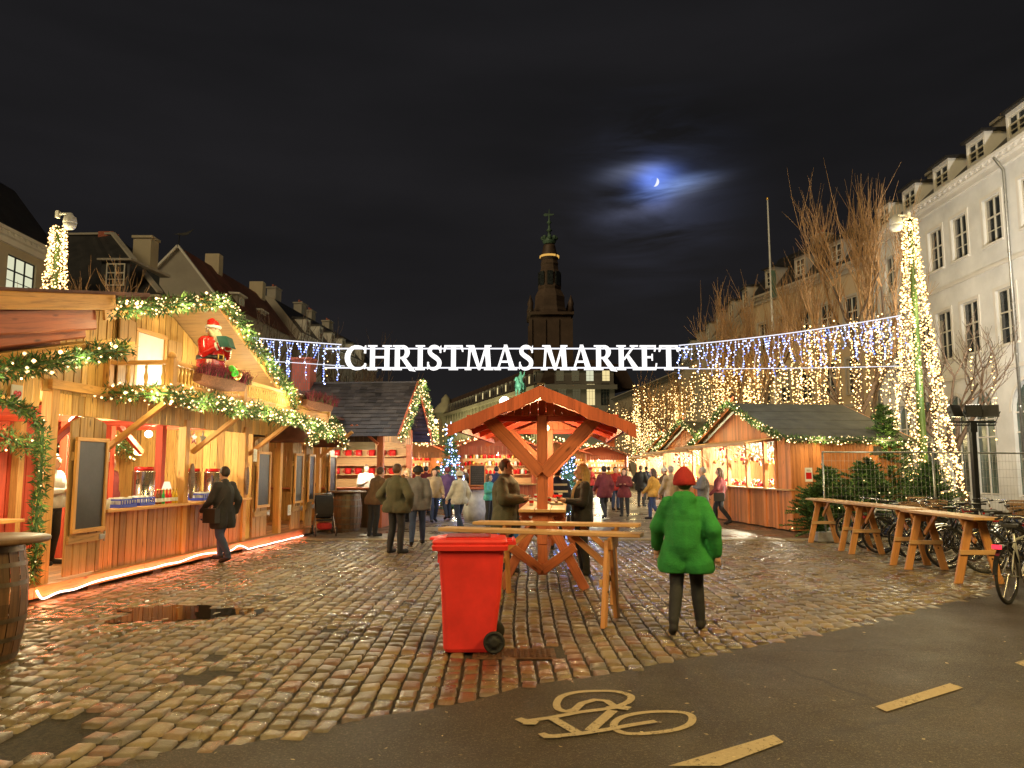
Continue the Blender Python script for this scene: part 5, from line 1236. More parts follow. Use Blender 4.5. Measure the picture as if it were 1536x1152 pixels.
# ------------------------------------------------------------------ sign over the square
SY=22.4
def sign():
    x0,x1=P(517,540,SY).x,P(1018,540,SY).x; zb=P(768,555,SY).z; zt=P(768,518,SY).z; H=zt-zb
    T=empty('light_sign',((x0+x1)/2,SY,zb),0,'large white illuminated serif letters reading CHRISTMAS MARKET strung across the square','sign')
    tk,tn=.175,.075; sf=.05; so=.085
    def Q(*p): return list(p)
    def serif(x,w,y=0): # flat serif plate centred x
        y0,y1=(y,y+sf) if y==0 else (y-sf,y)
        return Q((x-w/2-so,y0),(x+w/2+so,y0),(x+w/2+so,y1),(x-w/2-so,y1))
    def stroke(pts,ws):
        L=[];Rr=[];N=len(pts)
        for i in range(N):
            a=pts[max(i-1,0)]; b=pts[min(i+1,N-1)]; dx,dy=b[0]-a[0],b[1]-a[1]; l=math.hypot(dx,dy) or 1; nx,ny=-dy/l,dx/l
            L.append((pts[i][0]+nx*ws[i]/2,pts[i][1]+ny*ws[i]/2)); Rr.append((pts[i][0]-nx*ws[i]/2,pts[i][1]-ny*ws[i]/2))
        return [Q(Rr[i],Rr[i+1],L[i+1],L[i]) for i in range(N-1)]
    def diag(xa,xb,w): return Q((xa-w/2,0),(xa+w/2,0),(xb+w/2,1),(xb-w/2,1))
    def arc(cx,cy,rx,ry,a0,a1,wf,n=18):
        ts=[R(a0+(a1-a0)*i/n) for i in range(n+1)]
        return stroke([(cx+rx*math.cos(t),cy+ry*math.sin(t)) for t in ts],[wf(t) for t in ts])
    thick=lambda t: tn+ (tk-tn)*abs(math.cos(t))**1.2
    g={}
    g['I']=(.36,[Q((.18-tk/2,0),(.18+tk/2,0),(.18+tk/2,1),(.18-tk/2,1)),serif(.18,tk),serif(.18,tk,1)])
    g['H']=(.88,[Q((.17-tk/2,0),(.17+tk/2,0),(.17+tk/2,1),(.17-tk/2,1)),Q((.71-tk/2,0),(.71+tk/2,0),(.71+tk/2,1),(.71-tk/2,1)),Q((.25,.48),(.63,.48),(.63,.48+tn),(.25,.48+tn)),serif(.17,tk),serif(.17,tk,1),serif(.71,tk),serif(.71,tk,1)])
    g['C']=(.82,arc(.48,.5,.38,.46,42,322,lambda t: tn+(tk*1.08-tn)*max(0,-math.cos(t))**.8)+[Q((.72,.68),(.79,.68),(.79,1.0),(.745,.97)),Q((.74,.0+.03),(.80,.20),(.80,.27),(.74,.27))])
    def bowl(cx,ytop,ybot,rx): 
        cy=(ytop+ybot)/2; ry=(ytop-ybot)/2-tn/2
        return arc(cx,cy,rx,ry,-90,90,lambda t: tn+(tk-tn)*max(0,math.cos(t))**1.1,12)
    g['R']=(.80,[Q((.17-tk/2,0),(.17+tk/2,0),(.17+tk/2,1),(.17-tk/2,1)),serif(.17,tk),Q((.0,1-sf),(.36,1-sf),(.36,1),(.0,1)),Q((.25,.45),(.36,.45),(.36,.45+tn),(.25,.45+tn)),Q((.25,1-tn),(.36,1-tn),(.36,1),(.25,1))]+bowl(.34,1,.45,.20)+[Q((.62,-.02),(.86,-.06),(.47,.50),(.30,.48))])
    sp=[(.52,.80),(.46,.90),(.33,.955),(.20,.92),(.13,.80),(.15,.68),(.26,.57),(.39,.47),(.48,.35),(.48,.20),(.40,.09),(.26,.045),(.14,.09),(.07,.22)]
    def sm(pts,n=4):
        out=[];N=len(pts)
        for i in range(N-1):
            p0,p1,p2,p3=[pts[min(max(i+k,0),N-1)] for k in (-1,0,1,2)]
            for s in range(n):
                t=s/n; out.append(tuple(.5*((2*p1[c])+(-p0[c]+p2[c])*t+(2*p0[c]-5*p1[c]+4*p2[c]-p3[c])*t*t+(-p0[c]+3*p1[c]-3*p2[c]+p3[c])*t**3) for c in (0,1)))
        out.append(pts[-1]); return out
    sc=sm(sp); ws=[]
    for i in range(len(sc)): u=i/(len(sc)-1); ws.append(tn+(tk-tn)*max(0,1-abs(u-.5)/.42)**.55)
    g['S']=(.60,stroke(sc,ws)+[Q((.50,.70),(.555,.70),(.555,.99),(.52,.95)),Q((.04,.02),(.08,.05),(.10,.32),(.045,.32))])
    g['T']=(.74,[Q((.37-tk/2,0),(.37+tk/2,0),(.37+tk/2,1),(.37-tk/2,1)),serif(.37,tk),Q((.03,1-tn),(.71,1-tn),(.71,1),(.03,1)),Q((.0,.74),(.05,.74),(.13,1),(.03,1)),Q((.69,.74),(.74,.74),(.71,1),(.61,1))])
    g['M']=(1.06,[diag(.13,.20,tn*1.1),Q((.17,1),(.36,1),(.60,.06),(.50,.0)),Q((.50,.0),(.58,.0),(.86,1),(.77,1)),Q((.88-tk/2+.02,0),(.88+tk/2+.02,0),(.86+tk/2-.02,1),(.86-tk/2-.03,1)),serif(.13,tn),serif(.90,tk),Q((.06,1-sf),(.30,1-sf),(.30,1),(.06,1)),Q((.78,1-sf),(1.0,1-sf),(1.0,1),(.78,1))])
    g['A']=(.84,[diag(.13,.41,tn*1.05),Q((.58,0),(.79,0),(.48,1.02),(.36,1.02)),Q((.22,.30),(.62,.30),(.60,.30+tn),(.24,.30+tn)),serif(.13,tn),serif(.685,tk)])
    g['K']=(.82,[Q((.17-tk/2,0),(.17+tk/2,0),(.17+tk/2,1),(.17-tk/2,1)),serif(.17,tk),serif(.17,tk,1),Q((.24,.44),(.30,.40),(.72,1),(.62,1)),Q((.34,.58),(.42,.66),(.86,.0),(.64,.0)),Q((.50,1-sf),(.80,1-sf),(.80,1),(.50,1)),Q((.60,0),(.90,0),(.90,sf),(.60,sf))])
    g['E']=(.66,[Q((.17-tk/2,0),(.17+tk/2,0),(.17+tk/2,1),(.17-tk/2,1)),Q((.0,0),(.60,0),(.60,tn),(.0,tn)),Q((.0,1-tn),(.58,1-tn),(.58,1),(.0,1)),Q((.25,.48),(.47,.48),(.47,.48+tn),(.25,.48+tn)),Q((.57,0),(.60,0),(.64,.27),(.59,.27)),Q((.53,.75),(.58,.75),(.60,1),(.56,1)),Q((.44,.38),(.48,.38),(.48,.65),(.44,.65))])
    txt='CHRISTMAS MARKET'; gap=.045; tot=sum(g[c][0]+gap if c!=' ' else .20 for c in txt)-gap; k=(x1-x0)/(tot*H)
    x=-(x1-x0)/2
    for c in txt:
        if c==' ': x+=.20*H*k; continue
        w,polys=g[c]; mb=MB()
        for i,pl in enumerate(polys):
            # force counter-clockwise
            A=sum(pl[j][0]*pl[(j+1)%len(pl)][1]-pl[(j+1)%len(pl)][0]*pl[j][1] for j in range(len(pl)))
            if A<0: pl=list(reversed(pl))
            mb.prism([(p[0]*H*k,p[1]*H) for p in pl],.05+.0008*i)
        o=mb.ob('letter',MAT['sign_light'],T,loc=(x,0,0)); x+=(w+gap)*H*k
    mb=MB()
    for z in (.10,.88): mb.tube([(-(x1-x0)/2-.6,.06,z*H),((x1-x0)/2+.3,.06,z*H)],.022,8)
    mb.ob('frame_rail',MAT['cord_glow'],T)
sign()
for i in range(6): LAMPS.append((V((-4.2+i*1.7,SY-.35,4.9)),14,(1,.97,.95),.3))
# wires and blue white icicle strings either side
def icicles(label,pa,pb,qa,qb,seed,group='blue white icicle light strings'):
    """pa..pb upper wire, qa..qb lower wire (world points)"""
    T=empty('icicle_lights',pa,0,label,'light string',group); r=random.Random(seed); rel=lambda p:V(p)-pa
    def sag(a,b,t,s): p=V(a).lerp(V(b),t); p.z-=s*4*t*(1-t)*.5; return p
    n=30; mb=MB(); mb.tube([rel(sag(pa,pb,i/n,.16)) for i in range(n+1)],.016,5); mb.ob('upper_wire',MAT['cord_glow'],T)
    mb=MB(); mb.tube([rel(sag(qa,qb,i/n,.05)) for i in range(n+1)],.011,5); mb.ob('lower_wire',MAT['cord_glow'],T)
    L=(pb-pa).length; N=int(L/.115); cords=MB(); bl=MB(); bd=MB()
    for i in range(N):
        t=(i+.5)/N; p=rel(sag(pa,pb,t,.16)); l=r.choice((.25,.35,.5,.5,.7,.9,1.1)) if i%4 else r.uniform(.9,1.35); q=p.copy(); pts=[p]
        m=int(l/.075)
        for k in range(m): q=q+V((r.uniform(-.035,.035),r.uniform(-.02,.02),-.075)); pts.append(q)
        cords.tube(pts,.0045,3); 
        for k,c in enumerate(pts[1:]):
            if r.random()<.75: (bl if r.random()<.6 else bd).octa(c+V((r.uniform(-.03,.03),-.01,0)),.024)
    cords.ob('hanging_cords',MAT['cord_glow'],T); tag(bl.ob('fairy_lights',MAT['bulb_blue'],T),kind='stuff'); tag(bd.ob('fairy_lights',MAT['bulb_deepblue'],T),kind='stuff')
    for i in range(4): LAMPS.append((sag(pa,pb,(i+.5)/4,.1)-V((0,.3,.4)),8,(.55,.65,1),.2))
TLx,TRx=-13.7,11.95; TY=22.4
icicles('blue white icicle light curtain running from the last letter to the right light cone',P(1018,518,SY),P(1352,473,22.2),P(1018,553,SY),P(1352,549,22.2),4)
icicles('blue white icicle light curtain running from the first letter towards the left light cone',P(512,517,SY),P(60,470,22.9),P(517,549,SY),P(60,515,22.9),9)
# ------------------------------------------------------------------ light cones on poles
def cone(label,x,y,H,r0,r1,lean,seed,nb=2000,green=True,cam_side=1):
    T=empty('light_cone',(x,y,0.02 if y>18.7 else .0),0,label,'light cone'); r=random.Random(seed); mb=MB(); mb.tube([(0,0,0),(0,0,H+.05)],[.13,.07],12); mb.ob('pole',MAT['green_pole'],T)
    mb=MB(); ring=[(r1*math.cos(a),r1*math.sin(a),.95) for a in [2*PI*i/32 for i in range(32)]]; mb.tube(ring,.025,6,closed=True)
    for k in range(6): a=2*PI*k/6; mb.tube([(0,0,.95),(r1*math.cos(a),r1*math.sin(a),.95)],.015,5)
    mb.ob('base_ring',MAT['green_pole'],T)
    ns=26; cb=MB(); b=MB()
    for s in range(ns):
        a=2*PI*s/ns; z=H; pts=[]
        while z>.95:
            t=(H-z)/(H-.95); rr=r0+(r1-r0)*t**1.35; a2=a+.12*math.sin(z*2+s)+.35*t*math.sin(s*1.7); p=V((rr*math.cos(a2),rr*math.sin(a2),z)); pts.append(p)
            dz=.085+r.uniform(-.02,.03)
            if r.random()<.95: b.octa(p+V((r.uniform(-.05,.05),r.uniform(-.05,.05),r.uniform(-.04,.04))),.033*r.choice((.5,.65,.8,1,1.4)))
            z-=dz
        cb.tube(pts[::3],.006,3)
    for _ in range(260):
        a=r.uniform(0,2*PI); z=r.uniform(.75,2.6); t=(H-z)/(H-.95); rr=(r0+(r1-r0)*min(t,1)**1.35)*r.uniform(.8,1.12); b.octa((rr*math.cos(a),rr*math.sin(a),z),.028*r.uniform(.6,1.2))
    cb.ob('net_cords',MAT['iron'],T); tag(b.ob('fairy_lights',MAT['bulb_gold'],T),kind='stuff')
    return T
plain('green_pole',(.04,.085,.015),.5,var=.3,scale=3)
cone('tall cone of golden fairy lights on a green pole beside the parked bicycles',11.75,22.0,8.95,.16,.98,0,3)
cone('golden light cone rising behind the timber stall at the far left',-13.75,22.6,8.9,.20,1.0,0,8)
for x,y in ((11.95,22.0),(-13.75,22.6)):
    for z,e in ((2.0,60),(4.4,45),(6.6,35),(8.4,25)): LAMPS.append((V((x,y-(1.15 if z<3 else .8 if z<6 else .5),z)),e,(1,.74,.36),.35))
def dome_camera(x,y,z,s,label):
    T=empty('dome_camera',(x,y,z),0,label,'camera'); mb=MB(); mb.tube([(0,0,.28),(s*.38,0,.28)],.035,10); mb.box((0,0,.26),(.10,.12,.22)); mb.ob('bracket',MAT['camera_white'],T,bevel=.01)
    mb=MB(); mb.lathe([(.05,.30),(.10,.22),(.17,.16),(.19,.02),(.185,-.02)],24,(s*.38,0,0)); mb.ob('housing',MAT['camera_white'],T); mb=MB(); mb.lathe([(.182,-.02),(.175,-.10),(.12,-.19),(.001,-.22)],24,(s*.38,0,0)); mb.ob('dome',MAT['camera_white'],T)
dome_camera(-13.62,22.3,9.0,1,'white dome camera on a bracket at the top of the left light cone')
dome_camera(11.72,22.0,8.85,-1,'white dome camera on a bracket at the top of the right light cone')
# ------------------------------------------------------------------ fir trees
def fir(label,x,y,h,r,seed,lights=0,mat='bulb_warm',group=None,z=0,dens=1.0,bs=.024,star=False):
    T=empty('fir_tree',(x,y,z),0,label,'fir tree',group); q=random.Random(seed); mb=MB(); mb.tube([(0,0,0),(0,0,h)],[.06*h/2.5,.008],8); mb.ob('trunk',MAT['bark'],T)
    nd=MB(); tips=[]; z_=.12*h
    while z_<h*.97:
        t=z_/h; R_=r*(1-t)**.85+.05; n=int(10+5*(1-t))
        for k in range(n):
            a=q.uniform(0,2*PI); L=R_*q.uniform(.7,1.2); d=V((math.cos(a),math.sin(a),q.uniform(-.05,.75))).normalized(); p0=V((0,0,z_+q.uniform(-.1,.1))); m=max(3,int(L/.07*dens))
            for i in range(m):
                u=(i+1)/m; c=p0+d*L*u+V((0,0,-.10*u*u*L)); tips.append(c)
                w=.14*(1.1-u*.6)*max(1,h/2.6)**.5
                for s in (-1,1):
                    side=V((-d.y,d.x,0))*s
                    for j in range(5):
                        e=(side*q.uniform(.6,1)+d*q.uniform(.3,.9)+V((0,0,q.uniform(-.5,.9)))).normalized(); ll=w*q.uniform(.6,1.2); nn=e.cross(V((q.gauss(0,1),q.gauss(0,1),q.gauss(0,1)))).normalized()*.017
                        nd.face([c-nn,c+nn,c+e*ll],1 if q.random()<.5 else 0)
        z_+=.085*h/2.2
    nd.ob('crown',[MAT['needles'],MAT['needles_light']],T)
    if lights:
        b=MB()
        for _ in range(lights): c=q.choice(tips)*1.0; b.octa((c.x*1.08,c.y*1.08,c.z+.02),bs*q.uniform(.6,1.2))
        tag(b.ob('fairy_lights',MAT[mat],T),kind='stuff')
    if star:
        b=MB()
        for k in range(8):
            a=2*PI*k/8; d=V((math.cos(a),0,math.sin(a))); s=V((-d.z,0,d.x))*.03; c=V((0,0,h+.15)); b.face([c-s+V((0,-.02,0)),c+s+V((0,-.02,0)),c+d*.30]); b.face([c+s+V((0,-.02,0)),c-s+V((0,-.02,0)),c+d*.30])
        b.ob('star',MAT['bulb_blue'],T)
    return T
fir('dark fir tree with warm lights behind the left end of the wire fence',7.8,19.1,1.75,1.15,1,30,dens=1.4)
fir('bushy fir tree with a few warm lights in the middle behind the wire fence',9.0,19.7,1.95,1.3,2,34,dens=1.4)
fir('tall fir tree with a long bare leader beside the wooden stall corner',10.2,21.0,3.5,1.25,3,46,dens=1.2)
fir('broad fir tree with warm lights at the right behind the wire fence',10.5,19.5,1.9,1.1,6,26,dens=1.2)
LAMPS.append((V((8.6,16.6,2.6)),34,(1,.8,.5),.3))  # unseen light added in front to brighten the firs
fir('slim fir tree wrapped in blue lights with a glowing star, left of the roofed table',-2.15,27,2.9,.75,4,380,'bulb_blue',bs=.040,star=True)
fir('fir tree covered in blue lights behind the right side of the roofed table',1.75,24,2.5,.6,5,330,'bulb_blue',bs=.034)
for p in ((-2.1,26,1.2),(1.7,23,1.2)): LAMPS.append((V(p),28,(.25,.35,1),.3))
# ------------------------------------------------------------------ wire fence panels
def fence(label,p0,p1,h=2.05,feet=True,group='temporary wire fence panels'):
    p0=V(p0);p1=V(p1);d=p1-p0;L=d.length; T=empty('wire_fence',(p0.x,p0.y,.02),math.atan2(d.y,d.x),label,'fence',group)
    for nm,a,b in (('post',(0,0,.1),(0,0,h)),('post',(L,0,.1),(L,0,h)),('rail',(0,0,h),(L,0,h)),('rail',(0,0,.22),(L,0,.22))):
        mb=MB(); mb.tube([a,b],.020,8); mb.ob(nm,MAT['galv'],T)
    mb=MB(); n=int(L/.11)
    for i in range(1,n): x=L*i/n; mb.tube([(x,0,.22),(x,0,h)],.0028,3,smooth=False,cap=False)
    for i in range(1,9): z=.22+(h-.22)*i/9; mb.tube([(0,0,z),(L,0,z)],.0028,3,smooth=False,cap=False)
    mb.ob('wire_mesh',MAT['galv'],T)
    return T
f1=fence('wire fence panel with a red notice standing before the fir trees',(7.22,17.9,0),(10.1,18.5,0)); fence('wire fence panel in front of the golden light cone',(10.15,18.55,0),(13.3,19.6,0)); fence('wire fence panel right of the lamp mast near the arched windows',(13.35,19.62,0),(16.5,20.6,0))
def notice():
    p=G(1213,815); c=P(1213,712,17.86); T=empty('fence_notice',(c.x,c.y,c.z),R(8),'small red and white notice tied to the wire fence','sign'); mb=MB(); mb.bb(-.09,.09,-.006,.0,-.16,.16); mb.ob('panel',MAT['paper_white'],T); mb=MB(); mb.bb(-.07,.07,-.010,-.0065,-.10,.05); mb.ob('red_field',MAT['glass_red'],T); mb=MB(); mb.bb(-.05,.05,-.010,-.0065,.08,.09); mb.bb(-.05,.03,-.010,-.0065,.105,.113); mb.ob('printed_lines',MAT['board_black'],T)
    c=P(1316,676,18.6); T=empty('fence_plate',(c.x,c.y,c.z),R(10),'small dark square plate fixed high on the wire fence','sign'); mb=MB(); mb.bb(-.11,.11,-.008,.0,-.11,.11); mb.ob('panel',MAT['cloth_olive'],T); mb=MB(); mb.prism([(-.05,-.05),(.06,-.05),(.0,.06)],.004,Matrix.Translation((0,-.012,0))); mb.ob('symbol',MAT['cloth_grey'],T)
notice()
for x,y,l in ((7.45,18.0,'low concrete foot block at the near post of the wire fence'),(10.2,18.5,'low concrete foot block between two fence panels')):
    T=empty('concrete_foot',(x,y,0.015),R(10),l,'fence foot'); mb=MB(); mb.hexa([(-.5,-.15,0),(.5,-.15,0),(.5,.15,0),(-.5,.15,0),(-.46,-.11,.22),(.46,-.11,.22),(.46,.11,.22),(-.46,.11,.22)]); mb.ob('block',MAT['concrete'],T,bevel=.015); mb=MB(); mb.tube([(-.1,0,.2),(-.1,0,.32)],.026,8); mb.ob('socket',MAT['galv'],T)
# ------------------------------------------------------------------ lamp mast with three floodlights
def mast():
    b=P(1466,760,17.0); T=empty('floodlight_mast',(b.x,17.0,0),0,'dark steel mast carrying three floodlights above the parked bicycles','light mast'); zt=P(1466,633,17).z
    mb=MB(); mb.bb(-.055,.055,-.055,.055,0,zt-.1); mb.box((0,0,zt-.12),(.16,.14,.22)); mb.ob('pole',MAT['lamp_housing'],T,bevel=.006)
    mb=MB(); mb.tube([(-.52,0,zt),(.52,0,zt)],.022,8); mb.tube([(-.52,0,zt-.07),(.52,0,zt-.07)],.014,8)
    for i in range(9): x=-.5+i*.125; mb.tube([(x,0,zt-.07),(x+.06,0,zt)],.008,5)
    mb.ob('cross_arm',MAT['lamp_housing'],T)
    for i,(x,rz,rx) in enumerate(((-.33,25,-18),(.06,-10,-12),(.42,-35,-20))):
        E_=empty('floodlight',(x,0,zt+.24)); E_.parent=T; M=Matrix.Rotation(R(rz),4,'Z')@Matrix.Rotation(R(rx),4,'X')
        mb=MB(); q=[M@V(p) for p in ((-.17,.10,-.10),(.17,.10,-.10),(.17,-.02,-.14),(-.17,-.02,-.14),(-.17,.10,.10),(.17,.10,.10),(.17,-.02,.15),(-.17,-.02,.15))]; 
        mb.hexa([q[3],q[2],q[1],q[0],q[7],q[6],q[5],q[4]])
        for k in range(7): x_=-.15+k*.05; a=[M@V(p) for p in ((x_,.10,-.10),(x_,.17,-.07),(x_,.17,.07),(x_,.10,.10))]; mb.tube([a[0],a[1],a[2],a[3]],.008,4)
        mb.ob('housing',MAT['lamp_housing'],E_,bevel=.006)
        mb=MB(); mb.slab(*[M@V(p) for p in ((.15,-.025,-.12),(-.15,-.025,-.12),(-.15,-.025,.13),(.15,-.025,.13))],.006); mb.ob('front_glass',MAT['rubber'],E_)
        mb=MB(); mb.tube([M@V((-.19,.03,0)),V((-.12,0,-.22)),V((.12,0,-.22)),M@V((.19,.03,0))],.010,6); mb.ob('yoke',MAT['lamp_housing'],E_)
        mb=MB()
        for k in range(5): mb.box(M@V((-.12+k*.06,.03,.145+.01)),(.035,.05,.012)); 
        mb.ob('lit_vents',MAT['lamp_white'],E_)
mast()
# ------------------------------------------------------------------ market stalls on the right
def stall(label,near,ang,L=6.4,D=3.1,goods=1,side_win=False,seed=0,goodsmats=None):
    """local x along the open front towards the camera; front at y=0, body towards +y"""
    rnd.seed(seed+77); T=empty('market_stall',(near[0],near[1],.02),ang,label,'market stall','board clad market stalls of the right row')
    O=-L   # local x runs from -L (far) to 0 (near)
    ez,az=2.50,3.62
    def wall(name,p0,p1,z0,z1,m='orange_board',top=None,w=.115,t=.022,n=None):
        mb=MB(); p0=V(p0);p1=V(p1); d=(p1-p0); LL=d.length; d=d/LL; nn=V((d.y,-d.x,0)); x=0
        while x<LL-.01:
            ww=min(w,LL-x); a=p0+d*(x+.003); b=p0+d*(x+ww-.003); j=rnd.uniform(0,.004)
            za,zb=(top(x),top(x+ww)) if top else (z1,z1)
            mb.hexa([(a.x+nn.x*j,a.y+nn.y*j,z0),(b.x+nn.x*j,b.y+nn.y*j,z0),(b.x-nn.x*t,b.y-nn.y*t,z0),(a.x-nn.x*t,a.y-nn.y*t,z0),(a.x+nn.x*j,a.y+nn.y*j,max(za,z0+.01)),(b.x+nn.x*j,b.y+nn.y*j,max(zb,z0+.01)),(b.x-nn.x*t,b.y-nn.y*t,max(zb,z0+.01)),(a.x-nn.x*t,a.y-nn.y*t,max(za,z0+.01))]); x+=ww
        return mb.ob(name,MAT[m],T)
    wall('front_apron',(O,0,0),(0,0,0),.04,1.08); 
    wall('side_wall',(0,0,0),(0,D,0),.04,ez-.02); wall('side_wall',(O,D,0),(O,0,0),.04,ez-.02); wall('back_wall',(0,D,0),(O,D,0),.04,ez)
    gz=lambda x: ez+ (az-ez)*(1-abs(x-L/2)/(L/2)) -.06
    wall('gable_boards',(O,0,0),(0,0,0),2.42,0,top=gz); wall('gable_boards',(0,D,0),(O,D,0),2.42,0,top=gz)
    # posts and openings: the near part is open in two bays, plus bays at the far end
    for x in (O+.06,O+2.2,O+3.6,-1.62,-.70-.2,-.06):
        mb=MB(); mb.bb(x-.055,x+.055,-.045,.07,.03,2.44); mb.ob('post',MAT['orange_board'],T,bevel=.006)
    wall('front_boards',(-.82,-.012,0),(-.0,-.012,0),1.08,2.44)
    mb=MB(); mb.bb(O,.02,-.14,.10,1.08,1.12); mb.ob('counter',MAT['plank_top'],T,bevel=.006)
    # awning flap along the opening
    mb=MB(); mb.slab((O-.1,-.95,2.34),(-.8,-.95,2.34),(-.8,0.0,2.50),(O-.1,.0,2.50),.025); mb.bar((O-.1,-.96,2.35),(-.8,-.96,2.35),.03,.09); mb.ob('awning_flap',MAT['plank_top'],T,bevel=.004)
    for x in (O+.4,O+3.6,-1.6): mb=MB(); mb.bar((x,-.03,1.95),(x,-.80,2.36),.035,.05,(1,0,0)); mb.ob('awning_strut',MAT['plank_top'],T)
    # roof in felt strips
    for s in (-1,1):
        mb=MB(); n=7
        for k in range(4):
            t0=k/4; t1=(k+1.04)/4 if k<3 else 1.04
            xm=O+L/2; X=lambda t: xm+s*(L/2+.22)*t; Z=lambda t:az-(az-ez+.08)*t
            q=[(X(t0),-.30,Z(t0)+.004),(X(t1),-.30,Z(t1)+.012),(X(t1),D+.25,Z(t1)+.012),(X(t0),D+.25,Z(t0)+.004)]; q=q if s>0 else [q[1],q[0],q[3],q[2]]; mb.slab(*q,.035)
        mb.ob('roof',MAT['roof_felt'],T)
        mb=MB(); mb.bar((O+L/2,-.32,az-.04),(O+L/2+s*(L/2+.24),-.32,ez-.12),.03,.15); mb.bar((O+L/2,D+.27,az-.04),(O+L/2+s*(L/2+.24),D+.27,ez-.12),.03,.15); mb.ob('barge_board',MAT['orange_board'],T,bevel=.004)
    for s in (-1,1):  # crossed ridge ends
        mb=MB(); mb.bar((O+L/2+s*.05,-.345-.012*s,az-.06),(O+L/2-s*.30,-.345-.012*s,az+.20),.025,.11); mb.ob('ridge_horn',MAT['red_stain'],T,bevel=.004)
    mb=MB(); mb.bb(O+.02,-.02,.05,D-.05,.03,.10); mb.ob('floor',MAT['old_wood'],T)
    wall('lining',(O+.05,D-.06,0),(-.05,D-.06,0),.1,2.5,'linen_white' if goods==1 else 'plank_top')
    mb=MB()
    for z in (1.45,1.85,2.2): mb.bb(O+.2,-.15,D-.35,D-.07,z,z+.025)
    mb.ob('shelves',MAT['plank_top'],T)
    mb=MB(); mb.bb(-.85,-.83,.1,D-.1,.1,2.45); mb.ob('lining',MAT['linen_white'],T)
    # hanging lamps
    for x in (O+1.4,O+3.4,-2.2,-1.2):
        mb=MB(); mb.tube([(x,.9,2.48),(x,.9,2.32)],.006,5); f=mb.ob('pendant_lamp',MAT['iron'],T); mb=MB(); mb.ball((x,.9,2.27),.055,12,8); mb.ob('lamp_bulb',MAT['lamp_white'],f)
    return T
plain('ornament_gold',(.75,.42,.10),.3,metal=.7); plain('ornament_red',(.55,.02,.03),.25); plain('ornament_white',(.8,.76,.68),.4); plain('ornament_brown',(.22,.10,.05),.5)
def goods(label,near,ang,L=6.4,seed=0,n=420,x0=-5.9,x1=-.95):
    """ornaments and toys crowding the counter, the shelves and hanging from the lintel"""
    r=random.Random(seed); T=empty('ornament_display',(near[0],near[1],.02),ang,label,'ornaments'); ms=['ornament_gold','ornament_red','ornament_white','ornament_brown','needles_light']
    b=MB()
    for _ in range(n):
        w=r.random(); x=r.uniform(x0,x1)
        if w<.42: c=V((x,r.uniform(.15,.75),1.13+r.uniform(0,.18)*r.random()))
        elif w<.75: z=r.choice((1.475,1.875,2.225)); c=V((x,r.uniform(2.78,2.95),z+.05))
        else:
            c=V((x,r.uniform(.2,.5),r.uniform(1.75,2.3))); b.tube([c,(c.x,c.y,2.44)],.003,3,2,cap=False)
        m=r.choices(range(5),(3,4,4,2,1))[0]; s=r.uniform(.025,.06); k=r.random()
        if k<.4: b.ball(c+V((0,0,s)),s,8,6,m)
        elif k<.6: b.lathe([(s,0),(s*.3,s*1.4),(.001,s*2.6)],8,c,m)
        elif k<.8: b.box(c+V((0,0,s)),(s*1.6,s*1.4,s*2),Matrix.Rotation(r.uniform(0,3),3,'Z'),m)
        else: # star or heart cut out
            pts=[]; 
            for q in range(10): a=PI/2+2*PI*q/10; rr=s*1.5 if q%2==0 else s*.7; pts.append((rr*math.cos(a),rr*math.sin(a)))
            b.prism(pts,.008,Matrix.Translation(c+V((0,0,s))),m)
    o=b.ob('ornament_goods',[MAT[m] for m in ms],T); tag(o,kind='stuff')
def toy_santa(): pass
AR=math.atan2(-.992,.124)
RS=[((7.42,20.4),AR,'nearest board clad market stall of the right row, green garland on its gable'),((8.05,29.6),AR+.03,'second board clad stall of the right row, just beyond the nearest one'),((9.3,40.0),AR+.05,'third board clad stall of the right row, small in the distance'),((10.3,50.5),AR+.05,'farthest board clad stall of the right row, below the tree lights')]
base=None
for i,(o,a,l) in enumerate(RS):
    if base is None: base=stall(l,o,a,seed=1)
    else: copy_tree(base,l,(o[0],o[1],.02),a)
    f=Fr(o,a)
    for x,e in ((-4.9,90),(-3.2,90),(-2.1,150),(-1.2,140)): LAMPS.append((f.w((x,.85,2.12)),e*(1 if i<2 else 1.3),(1,.86,.62),.07))
    az=3.62;ez=2.5;L=6.4
    nm=['nearest','second','third','farthest'][i]
    g=[f.w((-L-.25,-.42,ez-.05)),f.w((-L*.75,-.42,ez+(az-ez)*.5)),f.w((-L/2,-.42,az+.08)),f.w((-L/4,-.42,ez+(az-ez)*.5)),f.w((.22,-.42,ez-.0))]
    garland('green garland with warm lights on the gable of the '+nm+' stall in the right row',g,.10,520 if i<2 else 240,22 if i<2 else 14,.024 if i<2 else .04,power=7,group='garlands on the right row of stalls',lift=(-.3,-.2,.0),lights=2.0)
garland('lit green garland along the eave beside the fir trees on the nearest right stall',[Fr(*RS[0][:2]).w(p) for p in ((.28,-.3,2.48),(.28,.8,2.42),(.28,1.8,2.44),(.28,2.9,2.38),(.28,3.3,2.42))],.09,480,34,.022,power=6,group='garlands on the right row of stalls',lights=1.6,lift=(0,-.25,0))
for i,(o,a,l) in enumerate(RS[:3]):
    goods(['crowd of gold, red and white ornaments for sale in the nearest right stall','gold and red ornaments for sale in the second right stall','red and white ornaments for sale in the third right stall'][i],o,a,seed=5+i,n=(620,330,160)[i])
